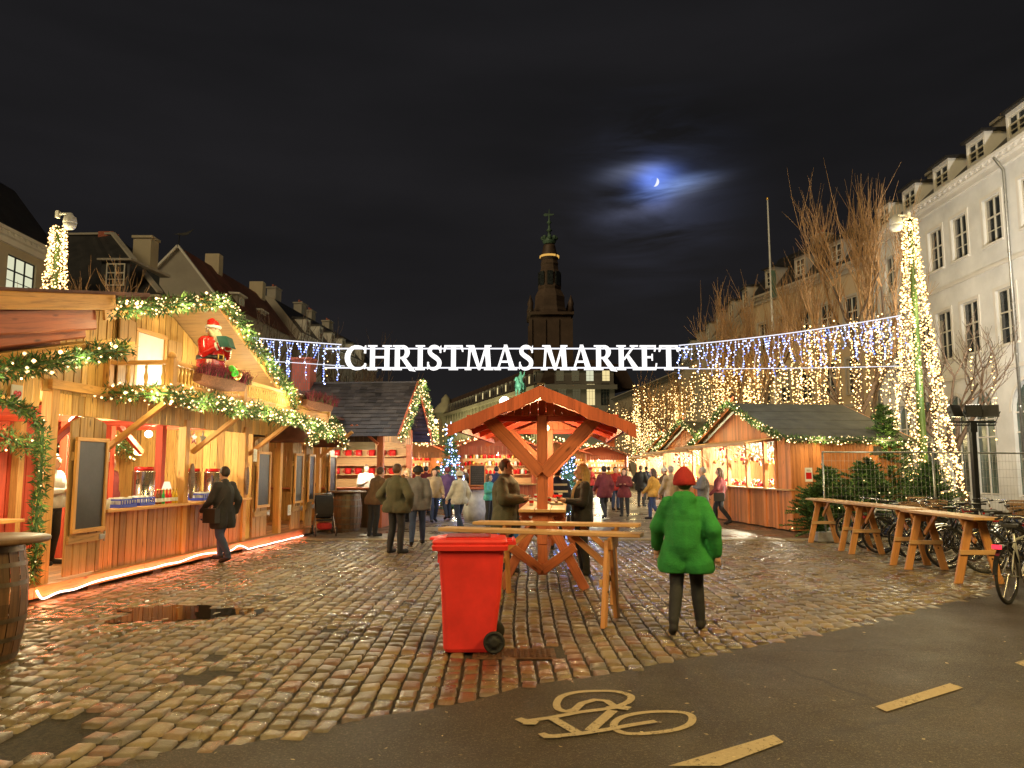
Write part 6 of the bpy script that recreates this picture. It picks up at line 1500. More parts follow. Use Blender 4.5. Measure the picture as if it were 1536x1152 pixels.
# a few lettered frames hanging in the nearest stall
def wall_words():
    f=Fr(*RS[0][:2])
    for i,(x,z,w,h,lab) in enumerate(((-2.55,2.02,.16,.16,'small black framed picture hanging left in the nearest right stall'),(-2.2,2.0,.2,.12,'thin wire ornament hanging in the middle of the nearest right stall'),(-1.05,2.1,.22,.3,'black framed picture hanging at the right end of the nearest stall'),(-1.35,2.1,.14,.34,'tall gold lantern hanging near the right end of the nearest stall'))):
        T=empty('hanging_ornament',f.w((x,.55,z)),AR,lab,'decoration'); mb=MB()
        for a,b,c,d in ((-w/2,w/2,h/2-.015,h/2),(-w/2,w/2,-h/2,-h/2+.015),(-w/2,-w/2+.015,-h/2+.015,h/2-.015),(w/2-.015,w/2,-h/2+.015,h/2-.015)): mb.bb(a,b,-.01,.01,c,d)
        mb.ob('frame',MAT['board_black' if i!=3 else 'ornament_gold'],T); mb=MB(); mb.tube([(0,0,h/2),(0,0,2.44-z)],.003,3); mb.tube([(-w*.3,0,-h*.2),(0,0,h*.25),(w*.3,0,-h*.2)],.006,4); mb.ob('wire',MAT['board_black'],T)
wall_words()
# ------------------------------------------------------------------ slate roofed stall, left middle
MF=Fr((-3.7,22.0),math.atan2(.996,.0893))   # x along its gable front (away from the camera), y into the building
def mid_stall():
    T=empty('market_stall',(*MF.o,.02),MF.a,'red timber stall with dark slate roof and red brick chimney, left of centre','market stall'); W=3.8;D=4.2; ez,az=2.95,4.32
    def boards(name,p0,p1,z0,z1,m,top=None,w=.14,t=.025):
        mb=MB(); p0=V(p0);p1=V(p1); d=(p1-p0); LL=d.length; d=d/LL; nn=V((d.y,-d.x,0)); x=0
        while x<LL-.01:
            ww=min(w,LL-x); a=p0+d*(x+.003); b=p0+d*(x+ww-.003); j=rnd.uniform(0,.005); za,zb=(top(x),top(x+ww)) if top else (z1,z1)
            mb.hexa([(a.x+nn.x*j,a.y+nn.y*j,z0),(b.x+nn.x*j,b.y+nn.y*j,z0),(b.x-nn.x*t,b.y-nn.y*t,z0),(a.x-nn.x*t,a.y-nn.y*t,z0),(a.x+nn.x*j,a.y+nn.y*j,za),(b.x+nn.x*j,b.y+nn.y*j,zb),(b.x-nn.x*t,b.y-nn.y*t,zb),(a.x-nn.x*t,a.y-nn.y*t,za)]); x+=ww
        return mb.ob(name,MAT[m],T)
    rnd.seed(9)
    # camera facing side (x=0, y 0..D), front gable (y=0)
    boards('side_apron',(0,D,0),(0,0,0),.0,1.08,'dark_beam'); boards('front_apron',(0,0,0),(W,0,0),.0,1.08,'red_beam')
    boards('side_header',(0,D,0),(0,0,0),2.42,2.95,'dark_beam'); boards('back_wall',(W,0,0),(W,D,0),0,2.9,'red_paint'); boards('end_wall',(W,D,0),(0,D,0),0,2.9,'red_paint')
    gz=lambda x: ez+(az-ez)*(1-abs(x-W/2)/(W/2))-.08
    boards('gable_boards',(0,0,0),(W,0,0),2.45,0,'pine_front',top=gz)
    for x,y in ((.06,.07),(.06,1.55),(.06,D-.07),(W-.06,.07),(.06,2.9)):
        mb=MB(); mb.bb(x-.09,x+.09,y-.09,y+.09,0,2.95); mb.ob('post',MAT['red_beam'],T,bevel=.008)
    mb=MB(); mb.bar((-.10,.1,2.35),(-.10,.75,2.90),.07,.1,(1,0,0)); mb.bar((-.10,1.5,2.35),(-.10,.85,2.90),.07,.1,(1,0,0)); mb.bar((-.1,1.6,2.35),(-.1,2.2,2.9),.07,.1,(1,0,0)); mb.ob('brace',MAT['red_beam'],T,bevel=.005)
    mb=MB(); mb.bb(-.30,.25,0,D,1.08,1.13); mb.bb(0,W,-.25,.2,1.081,1.129); mb.ob('counter',MAT['red_beam'],T,bevel=.006)
    # two layers of slates on each slope, overhang
    for s in (-1,1):
        mb=MB(); rows=15; Ls=math.hypot(W/2+.55,(az-ez)*(W/2+.55)/(W/2))
        for i in range(rows):
            t0=i/rows; t1=(i+1.25)/rows; X=lambda t:W/2+s*(W/2+.55)*t; Z=lambda t:az-(az-ez)/(W/2)*(W/2+.55)*t
            y=-.55+rnd.uniform(-.1,0)
            while y<D+.3:
                w=rnd.uniform(.2,.34); l=rnd.uniform(0,.012); q=[(X(t0),y,Z(t0)+.004+l),(X(t1),y,Z(t1)+.026+l),(X(t1),y+w-.006,Z(t1)+.026+l),(X(t0),y+w-.006,Z(t0)+.004+l)]; q=q if s>0 else [q[1],q[0],q[3],q[2]]; mb.slab(*q,.014); y+=w
        mb.ob('roof',MAT['roof_slate'],T)
        mb=MB(); mb.bar((W/2,-.60,az-.02),(W/2+s*(W/2+.58),-.60,ez-.42),.04,.20); mb.ob('barge_board',MAT['red_stain'],T,bevel=.005)
    mb=MB(); mb.bar((W/2,-.62,az+.03),(W/2,D+.3,az+.03),.12,.05); mb.ob('ridge_cap',MAT['roof_slate'],T)
    mb=MB(); cx,cyy=W/2-.1,3.05
    mb.bb(cx-.28,cx+.28,cyy-.30,cyy+.30,3.9,5.05); ch=mb.ob('chimney',MAT['chimney_brick'],T,bevel=.01); mb=MB(); mb.bb(cx-.33,cx+.33,cyy-.35,cyy+.35,5.05,5.13); mb.ob('chimney_cap',MAT['brick'],ch,bevel=.01)
    # bright interior
    mb=MB(); 
    for z in (1.45,1.75,2.05,2.35): mb.bb(W-.4,W-.05,.2,D-.2,z,z+.03)
    mb.bb(W-.06,W-.03,.1,D-.1,1.0,2.9); mb.ob('shelves',MAT['plank_top'],T)
    mb=MB(); mb.bb(.02,W,.05,D,2.90,2.93); mb.ob('ceiling',MAT['linen_white'],T)
    # rolled blinds over the openings
    for y0,y1 in ((.22,1.42),(1.72,2.78)):
        mb=MB()
        for k in range(5): mb.tube([(-.02,y0,2.40-.045*k),(-.02,y1,2.40-.045*k)],.022,8)
        mb.ob('rolled_blind',MAT['linen_white'],T)
    for y in (.8,2.2):
        mb=MB(); mb.ball((1.2,y,2.55),.09,12,8); mb.ob('lamp_bulb',MAT['lamp_white'],T)
def brickmat():
    m,t=newmat('chimney_brick'); tc=t.n('ShaderNodeTexCoord').outputs['UV']
    br=t.n('ShaderNodeTexBrick',ins={'Scale':1.0,'Color1':(.50,.10,.05,1),'Color2':(.36,.07,.04,1),'Mortar':(.2,.12,.09,1),'Mortar Size':.01,'Brick Width':.22,'Row Height':.07}); t.link(tc,br.inputs['Vector']); finish(t,t.n('ShaderNodeBsdfPrincipled',ins={'Base Color':br.outputs[0],'Roughness':.85}))
brickmat(); mid_stall()
for p,e in (((1.2,.8,2.3),60),((1.2,2.2,2.3),50)): LAMPS.append((MF.w(p),e,(1,.80,.55),.1))
LAMPS.append((V((-6.0,21.2,5.0)),9,(1,.75,.5),.3))
for i,(s,y) in enumerate(((3.6,.6),(3.6,.95),(3.6,1.3),(3.6,1.75),(3.6,2.1),(3.6,2.5))):
    for j,z in enumerate((1.48,2.08)):
        T=empty('red_mug',MF.w((s,y,z+.02)),0,('upper' if j else 'lower')+' shelf red mug, '+['closest to the square','second from the square','third from the square','fourth from the square','fifth from the square','deepest in the slate roofed stall'][i],'mug'); mb=MB(); mb.lathe([(.09,0),(.11,.02),(.11,.2),(.10,.2),(.09,.03)],14); mb.ob('mug_body',MAT['glass_red'],T); mb=MB(); mb.tube([(-.105,0,.05),(-.16,0,.07),(-.16,0,.14),(-.105,0,.16)],.014,6); mb.ob('handle',MAT['glass_red'],T)
a=MF
garland('lit fir garland on the gable of the slate roofed stall',[a.w((-.62,-.7,2.52)),a.w((.3,-.72,3.15)),a.w((1.1,-.72,3.75)),a.w((1.9,-.74,4.38)),a.w((2.7,-.72,3.75)),a.w((3.6,-.72,3.1)),a.w((4.4,-.7,2.55))],.13,420,34,.028,power=8,lift=(.3,-.1,-.1))
# ------------------------------------------------------------------ booths at the far end of the square
def booth(label,x,y,w,h,rz,mat='red_paint',warm=1,power=60,goodsm='glass_red'):
    T=empty('market_booth',(x,y,.02),rz,label,'market booth','small lit booths at the far end of the square'); d=2.2
    def bd(name,x0,x1,y0,y1,z0,z1,m): mb=MB(); mb.bb(x0,x1,y0,y1,z0,z1); return mb.ob(name,MAT[m],T)
    mb=MB(); k=int(w/.16)
    for i in range(k): mb.bb(-w/2+w*i/k+.004,-w/2+w*(i+1)/k-.004,-.02,.0,0,1.02)
    mb.ob('front_boards',MAT[mat],T); mb=MB()
    for i in range(k): mb.bb(-w/2+w*i/k+.004,-w/2+w*(i+1)/k-.004,-.02,.0,2.2,h)
    mb.ob('front_boards',MAT[mat],T)
    for s in (-1,1):
        mb=MB(); 
        for i in range(12): mb.bb(s*w/2-.012,s*w/2+.012,d*i/12,d*(i+1)/12-.006,0,h)
        mb.ob('side_wall',MAT[mat],T); mb=MB(); mb.bb(s*(w/2-.06)-.06,s*(w/2-.06)+.06,-.06,.06,0,h+.002); mb.ob('post',MAT[mat],T)
    bd('back_wall',-w/2,w/2,d,d+.03,0,h,'plank_top'); bd('counter',-w/2-.05,w/2+.05,-.2,.2,1.02,1.07,'plank_top')
    az=h+w*.20
    for s in (-1,1):
        mb=MB(); q=[(0,-.6,az),(s*(w/2+.35),-.6,h-.05),(s*(w/2+.35),d+.2,h-.05),(0,d+.2,az)]; q=q if s>0 else [q[1],q[0],q[3],q[2]]; mb.slab(*q,.05); mb.ob('roof',MAT['red_stain'],T)
    mb=MB(); mb.face([(-w/2,-.02,h),(w/2,-.02,h),(0,-.02,az-.02)]); mb.ob('gable',MAT[mat],T)
    mb=MB()
    for z in (1.4,1.75,2.05): mb.bb(-w/2+.1,w/2-.1,d-.3,d-.01,z,z+.03)
    mb.ob('shelves',MAT['plank_top'],T)
    gb=MB(); r=random.Random(int(x*10))
    for z in (1.43,1.78,2.08):
        xx=-w/2+.2
        while xx<w/2-.2: s=r.uniform(.04,.08); gb.lathe([(s,0),(s,s*2.2),(s*.4,s*3)],8,(xx,d-.16,z),r.choice((0,0,1,2))); xx+=r.uniform(.13,.2)
    tag(gb.ob('goods_on_shelves',[MAT[goodsm],MAT['linen_white'],MAT['ornament_gold']],T),kind='stuff')
    mb=MB(); mb.ball((0,.5,2.25),.07,12,8); mb.ob('lamp_bulb',MAT['lamp_white'],T)
    f=Fr((x,y),rz); LAMPS.append((f.w((0,.45,2.05)),power,(1,.78,.5),.1))
    return T
booth('red booth with bottles on its shelves and a chalkboard, left of the roofed table',-.55,30.5,3.0,2.55,R(3),'red_stain',power=80)
booth('low lit booth at the far left end of the square, behind the crowd',-5.0,40,3.6,2.5,R(30),'orange_board',power=110)
booth('lit booth far behind the blue light tree',-3.2,47,4.2,2.5,R(10),'orange_board',power=110)
booth('bright booth far behind the right post of the roofed table',2.5,44,3.4,2.5,R(-6),'orange_board',power=130,goodsm='ornament_white')
booth('small bright booth between the roofed table and the right row',5.6,50,3.6,2.5,R(-12),'red_stain',power=130,goodsm='ornament_white')
garland('warm lit garland on the eaves of the red booth',[(-2.3,29.9,2.6),(-1.2,29.9,2.95),(-.5,29.9,3.2),(.3,29.9,2.95),(1.2,29.9,2.6)],.11,220,18,.034,power=5,lights=2)
garland('scalloped warm light garland over the low booths at the far left',[(-6.6,38,3.0),(-5.9,38,2.8),(-5.2,38,3.1),(-4.5,38,2.85),(-3.8,38,2.9)],.10,140,34,.042,power=8,lights=2)
garland('warm lit garland over the bright far booths right of the roofed table',[(1.0,42.5,2.9),(2.4,42.5,3.3),(3.8,42.5,2.9),(5.4,42.5,3.0)],.12,140,24,.045,power=8,lights=2)
def chalk():
    c=P(716,713,30.2); T=empty('chalkboard',c,R(3),'wooden framed black chalkboard leaning on the red booth','chalkboard'); mb=MB(); mb.bb(-.32,.32,-.03,0,-.42,.42); mb.ob('frame',MAT['orange_board'],T,bevel=.01); mb=MB(); mb.bb(-.27,.27,-.036,-.031,-.37,.37); mb.ob('slate',MAT['board_black'],T)
    mb=MB(); r=random.Random(2)
    for i in range(9): x=-.22
    for i in range(8):
        x=-.22
        while x<.2: w=r.uniform(.03,.09); mb.bb(x,x+w,-.040,-.0365,.28-i*.08,.29-i*.08); x+=w+.02
    tag(mb.ob('chalk_lines',MAT['cloth_grey'],T),kind='stuff')
chalk()
def draped_table():
    g=G(712,782); T=empty('barrel_table',(g.x,g.y+.1,.02),0,'pale barrel table wrapped in clear plastic with a dark top','table'); mb=MB(); mb.lathe([(.34,0),(.40,.3),(.41,.6),(.36,1.0)],24); mb.ob('wrapped_drum',MAT['plastic_sheet'],T); mb=MB(); mb.lathe([(.001,1.0),(.50,1.0),(.51,1.04),(.001,1.05)],28); mb.ob('round_top',MAT['red_beam'],T)
draped_table()
# ------------------------------------------------------------------ buildings
WIN={}
def window_tpl(w,h,frame='frame_white',pane='pane_dark',cols=2,rows=(.42,.58),style=''):
    k=(round(w,2),round(h,2),frame,pane,cols,rows)
    if k not in WIN:
        mb=MB(); e=.055
        mb.bb(-w/2,w/2,-.03,.03,0,e); mb.bb(-w/2,w/2,-.03,.03,h-e,h); mb.bb(-w/2,-w/2+e,-.029,.029,e,h-e); mb.bb(w/2-e,w/2,-.029,.029,e,h-e)
        for c in range(1,cols): x=-w/2+w*c/cols; mb.bb(x-.032,x+.032,-.034,.028,e,h-e)
        z=0
        for r in rows[:-1]: z+=r; zz=h*(1-z); mb.bb(-w/2+e,w/2-e,-.026,.026,zz-.03,zz+.03)
        if len(rows)==2: zz=h*(1-rows[0])*.5; mb.bb(-w/2+e,w/2-e,-.020,.020,zz-.014,zz+.014)
        WIN[k]=(mb.mesh('window',[MAT[frame]]),{})
    return WIN[k]
PANES={}
def add_window(T,x,y,z,w,h,frame='frame_white',pane='pane_dark',cols=2,rows=(.42,.58),rec=.12,sill=True,trim=None):
    me,_=window_tpl(w,h,frame,pane,cols,rows)
    o=bpy.data.objects.new('window',me); COL.objects.link(o); o.parent=T; o.location=(x,y+rec,z)
    k=(round(w,2),round(h,2),pane)
    if k not in PANES:
        mb=MB(); mb.face([(-w/2+.03,.012,.03),(w/2-.03,.012,.03),(w/2-.03,.012,h-.03),(-w/2+.03,.012,h-.03)]); PANES[k]=mb.mesh('pane',[MAT[pane]])
    p=bpy.data.objects.new('pane',PANES[k]); COL.objects.link(p); p.parent=o
    if sill:
        k2=('sill',round(w,2),trim)
        if k2 not in PANES: mb=MB(); mb.bb(-w/2-.08,w/2+.08,-.09-rec,-.0,-.09,-.004); PANES[k2]=mb.mesh('sill',[MAT[trim or 'plaster_trim']])
        s=bpy.data.objects.new('sill',PANES[k2]); COL.objects.link(s); s.parent=o
    return o
def holed_wall(mb,L,H,holes,depth=.16,y=0,z0=0,x0=0):
    """front wall face with rectangular openings and their reveals"""
    xs=sorted({x0,L}|{h[0] for h in holes}|{h[1] for h in holes}); zs=sorted({z0,H}|{h[2] for h in holes}|{h[3] for h in holes})
    for a,b in zip(xs,xs[1:]):
        for c,d in zip(zs,zs[1:]):
            mx,mz=(a+b)/2,(c+d)/2
            if any(h[0]<mx<h[1] and h[2]<mz<h[3] for h in holes): continue
            mb.face([(a,y,c),(b,y,c),(b,y,d),(a,y,d)])
    for a,b,c,d in holes:
        mb.face([(a,y,c),(a,y,d),(a,y+depth,d),(a,y+depth,c)]); mb.face([(b,y,d),(b,y,c),(b,y+depth,c),(b,y+depth,d)])
        mb.face([(b,y,c),(a,y,c),(a,y+depth,c),(b,y+depth,c)]); mb.face([(a,y,d),(b,y,d),(b,y+depth,d),(a,y+depth,d)])
def arch_fill(mb,a,b,zs,zt,y=0,depth=.16,n=14):
    """spandrels that turn a rectangular opening top into a round arch springing at zs"""
    cx=(a+b)/2; r=(b-a)/2; k=(zt-zs)
    P_=[(cx-r*math.cos(PI*i/n),zs+k*math.sin(PI*i/n)) for i in range(n+1)]
    for (x0,z0),(x1,z1) in zip(P_,P_[1:]):
        mb.face([(x0,y,z0),(x1,y,z1),(x1,y,zt+.001),(x0,y,zt+.001)]); mb.face([(x0,y,z0),(x0,y+depth,z0),(x1,y+depth,z1),(x1,y,z1)])
def building(name,label,o,ang,L,H,D,wins,wallm,roofm,roofh=3.5,roofin=1.6,dormers=(),chimneys=(),arches=(),cornice=.45,pane='pane_dark',lit=(),trim='plaster_trim',surround=None,cat='building',bands=(),group=None,frame='frame_white',dormw=1.1,cols=2,sills=True,mansard=True,dsm='roof_black',rh=None):
    roofh=rh or roofh
    T=empty(name,(o[0],o[1],0),ang,label,cat,group); mb=MB(); holes=[(x-w/2,x+w/2,z,z+h) for x,z,w,h in wins]+[(x-w/2,x+w/2,z,z+h) for x,z,w,h in arches]
    holed_wall(mb,L,H,holes)
    for x,z,w,h in arches: arch_fill(mb,x-w/2,x+w/2,z+h-w/2,z+h)
    mb.face([(L,0,0),(L,D,0),(L,D,H),(L,0,H)]); mb.face([(0,D,0),(0,0,0),(0,0,H),(0,D,H)]); mb.face([(L,D,0),(0,D,0),(0,D,H),(L,D,H)]); mb.ob('wall',MAT[wallm],T)
    for i,(x,z,w,h) in enumerate(wins):
        add_window(T,x,0,z,w,h,frame,('win_cream' if lit[i]==2 else 'win_warm' if lit[i]==1 else 'win_dim') if i in lit else pane,cols=cols,sill=sills,trim=trim) if isinstance(lit,dict) else add_window(T,x,0,z,w,h,frame,pane,cols=cols,sill=sills,trim=trim)
        if surround: 
            k=('sur',round(w,2),round(h,2),trim)
            if k not in PANES:
                m2=MB(); e=.14; m2.bb(-w/2-e,w/2+e,-.04,-.003,h,h+e); m2.bb(-w/2-e,-w/2,-.038,-.003,0,h); m2.bb(w/2,w/2+e,-.038,-.003,0,h); PANES[k]=m2.mesh('window_surround',[MAT[trim]])
            q=bpy.data.objects.new('window_surround',PANES[k]); COL.objects.link(q); q.parent=T; q.location=(x,0,z)
    for x,z,w,h in arches:
        m2=MB(); m2.face([(x-w/2,.14,z),(x+w/2,.14,z),(x+w/2,.14,z+h),(x-w/2,.14,z+h)]); pn=m2.ob('shop_window',MAT['pane_green'],T)
        m2=MB(); 
        for zz in (z+h*.55,z+h*.72,z+.05): m2.bb(x-w/2,x+w/2,.09,.13,zz-.03,zz+.03)
        m2.bb(x-.03,x+.03,.088,.132,z,z+h); m2.ob('frame',MAT['plaster_trim'],pn)
        m2=MB(); n=16
        for i in range(n):
            a0=PI*i/n; a1=PI*(i+1)/n; r0=w/2; r1=w/2+.13; cz=z+h-w/2
            q=[(x-r*math.cos(a),-.035,cz+r*math.sin(a)) for r,a in ((r0,a0),(r0,a1),(r1,a1),(r1,a0))]; m2.slab(q[0],q[3],q[2],q[1],-.03)
        m2.ob('arch_moulding',MAT[trim],T)
    if cornice:
        m2=MB(); m2.bb(-.02,L+.02,-cornice,0.0,H+.10,H+.24); m2.bb(0,L,-cornice*.7,0.0,H-.06,H+.098); m2.bb(0,L,-cornice*.3,-.004,H-.30,H-.062)
        x=.15
        while x<L: m2.bb(x,x+.12,-cornice*.85,-cornice*.1,H-.0,H+.097); x+=.42
        m2.ob('cornice',MAT[trim],T)
    for z in bands: m2=MB(); m2.bb(0,L,-.08,-.003,z,z+.16); m2.ob('band',MAT[trim],T)
    mb=MB(); z0=H+.242; r=random.Random(int(L*7))
    # roof laid in strips
    x=0
    prof=[(-.25,z0),(roofin,z0+roofh),(D/2,z0+roofh+ (.8 if mansard else 0)),(D+.2,z0)] if mansard else [(-.25,z0),(D/2,z0+roofh),(D+.25,z0)]
    while x<L:
        w=min(r.uniform(.7,1.1),L-x)
        for (ya,za),(yb,zb) in zip(prof,prof[1:]): j=r.uniform(0,.012); mb.face([(x,ya,za+j),(x+w,ya,za+j),(x+w,yb,zb+j),(x,yb,zb+j)])
        x+=w
    mb.ob('roof',MAT[roofm],T)
    for xx in (0.0,L): mb=MB(); mb.face([(xx,p[0],p[1]) for p in prof]+[(xx,D,H),(xx,0,H)]); mb.ob('gable_wall',MAT[wallm],T)
    for dx,dz,dh in dormers:
        w=dormw; slope=(roofin+.25)/roofh; y0=(dz-z0)*slope-.25-.05; 
        m2=MB(); yb=(dz+dh-z0)*slope+.1
        holed=[(-w/2+.12,w/2-.12,.12,dh-.18)]
        wm=MB(); holed_wall(wm,w/2,dh,holed,.1,0,0,-w/2); wm.face([(w/2,0,0),(w/2,yb-y0,0),(w/2,yb-y0,dh),(w/2,0,dh)]); wm.face([(-w/2,yb-y0,0),(-w/2,0,0),(-w/2,0,dh),(-w/2,yb-y0,dh)])
        d=wm.ob('dormer',[MAT[trim]],T,loc=(dx,y0,dz))
        rm=MB(); rm.hexa([(-w/2-.12,-.18,dh),(w/2+.12,-.18,dh),(w/2+.12,yb-y0+.2,dh+.02),(-w/2-.12,yb-y0+.2,dh+.02),(-w/2-.12,-.18,dh+.09),(w/2+.12,-.18,dh+.09),(w/2+.12,yb-y0+.2,dh+.2),(-w/2-.12,yb-y0+.2,dh+.2)]); rm.ob('dormer_roof',MAT[dsm],d)
        me,_=window_tpl(w-.24,dh-.30,frame,pane,cols,(.42,.58)); q=bpy.data.objects.new('dormer_window',me); COL.objects.link(q); q.parent=d; q.location=(0,.06,.12)
        pm=MB(); pm.face([(-w/2+.14,.08,.14),(w/2-.14,.08,.14),(w/2-.14,.08,dh-.2),(-w/2+.14,.08,dh-.2)]); pm.ob('dormer_pane',MAT[pane],d)
    for cx,cyy,w,d_,z_,h in chimneys:
        m2=MB(); m2.bb(cx-w/2,cx+w/2,cyy-d_/2,cyy+d_/2,z_,z_+h); c=m2.ob('chimney',MAT['plaster_grey'],T,bevel=.02); m2=MB(); m2.bb(cx-w/2-.08,cx+w/2+.08,cyy-d_/2-.08,cyy+d_/2+.08,z_+h+.0,z_+h+.14); m2.ob('chimney_cap',MAT['plaster_grey'],c)
        m2=MB(); [m2.lathe([(.11,z_+h+.14),(.09,z_+h+.45),(.07,z_+h+.45)],10,(cx+q,cyy,0)) for q in (-w*.22,w*.22)]; m2.ob('chimney_pots',MAT['brick'],c)
    return T
def curtains(T,seed):
    r=random.Random(seed)
    for o in kids(T):
        if not o.name.startswith('window') or 'surround' in o.name: continue
        w,h=1.2,1.95
        k=r.random()
        if k<.35: continue
        mb=MB(); sides=(-1,1) if k<.75 else ((-1,) if k<.9 else ())
        for s in sides:
            n=6; ww=w*r.uniform(.12,.24)
            for i in range(n):
                a=s*(w/2-.06)-s*ww*i/n; b=s*(w/2-.06)-s*ww*(i+1)/n; mb.face([(min(a,b),.008-.006*(i%2),.06),(max(a,b),.002+.006*(i%2),.06),(max(a,b),.002+.006*(i%2),h-.08),(min(a,b),.008-.006*(i%2),h-.08)])
        if not sides: z=h*r.uniform(.45,.7); mb.face([(-w/2+.06,.004,z),(w/2-.06,.004,z),(w/2-.06,.004,h-.08),(-w/2+.06,.004,h-.08)])
        mb.ob('curtain',MAT['curtain_cloth'],o)
def downpipe(T,x,H):
    mb=MB(); mb.tube([(x,-.45,H+.05),(x,-.10,H-.5),(x,-.10,.1)],.055,8)
    for z in range(2,int(H),2): mb.lathe([(.068,z),(.068,z+.06)],10,(x,-.10,0),cap=False)
    mb.ob('downpipe',MAT['galv'],T)
plain('curtain_cloth',(.30,.28,.24),.8,var=.2,scale=9)
# ---- right side. local x runs towards the camera (from far to near), y into the block
AN=R(-90)-math.atan(.028)*-1
def s_of(y,y0): return y0-y
yF=41.0; o1=(19.4+.028*(yF-29),yF); a1=math.atan2(-1,-.028)
ys=[36.6,34.5,32.5,30.1,27.7,25.4,23.2,21.0]
w3=[(yF-y,10.75,1.2,1.9) for y in ys]+[(yF-39.0,10.75,1.2,1.9)]
w2=[(yF-y,6.55,1.25,2.2) for y in [36.0,34.2,32.1,29.6,27.2,24.9,22.7,20.5]]+[(yF-38.6,6.55,1.25,2.2)]
ar=[(yF-y,.6,w,z-.6) for y,w,z in ((38.4,1.3,4.8),(36.0,1.3,4.8),(33.6,1.35,4.85),(31.6,1.4,4.9),(28.4,2.5,5.1),(24.6,2.5,5.1),(21.2,2.5,5.1))]
B1=building('town_house','long cream white town house with arched ground floor windows and dormers, nearest on the right',o1,a1,yF-18.5,13.8,11,w3+w2,'plaster_white','roof_black',3.2,1.9,
    [(yF-y,14.5,1.12) for y in (39.8,37.0,34.0,31.2,28.4,25.6)],[(yF-38.4,2.6,1.3,.8,15.4,1.6),(yF-32.6,2.6,1.3,.8,15.4,1.7)],ar,.5,surround=True,bands=(5.55,9.7),lit={},dormw=1.35,rh=2.1)
curtains(B1,3); downpipe(B1,.25,13.8); downpipe(B1,12.0,13.8)
o2=(17.0,53.0); d2=V((20.3-17.0,41.6-53.0,0)); a2=math.atan2(d2.y,d2.x); L2=d2.length
cx=[1.0+i*2.15 for i in range(5)]
B2=building('town_house','beige town house behind the bare trees, second in the right row',o2,a2,L2,13.3,10,[(x,z,1.1,2.0) for x in cx for z in (9.6,6.0,2.4)],'plaster_beige','roof_black',3.0,2.2,[(2.0,13.9,1.3),(5.2,13.9,1.3),(8.6,13.9,1.3)],[(3.6,3,1.1,.8,15.2,2.0),(9.9,3.4,1.1,.8,15.2,1.8)],cornice=.4,bands=(5.2,8.8),lit={},surround=True,trim='plaster_grey')
curtains(B2,5); downpipe(B2,L2-.3,13.3)
o3=(18.8,86.0); a3=math.atan2(53.2-86.0,16.9-18.8); L3=math.hypot(53.2-86,16.9-18.8)
B3=building('town_house','ochre town house with a row of five dormers, third in the right row',o3,a3,L3,12.6,10,[(1.5+i*2.9,z,1.2,2.0) for i in range(11) for z in (9.0,5.6,2.2)],'plaster_beige','roof_black',3.0,1.8,[(4+i*4.6,13.1,1.5) for i in range(7)],[(10,3,1.4,.8,15,2.2)],cornice=.4,lit={},trim='plaster_grey',dormw=1.6)
oo=P(918,600,135); 
B4=building('hall','long low pale stone hall closing the right end of the square',(oo.x,132),math.atan2(95-132,21-oo.x),math.hypot(95-132,21-oo.x),13.4,14,[(3+i*4.2,7.2,1.1,1.6) for i in range(8)],'plaster_beige','roof_black',1.0,3,(),(),cornice=.7,lit={},trim='plaster_grey')
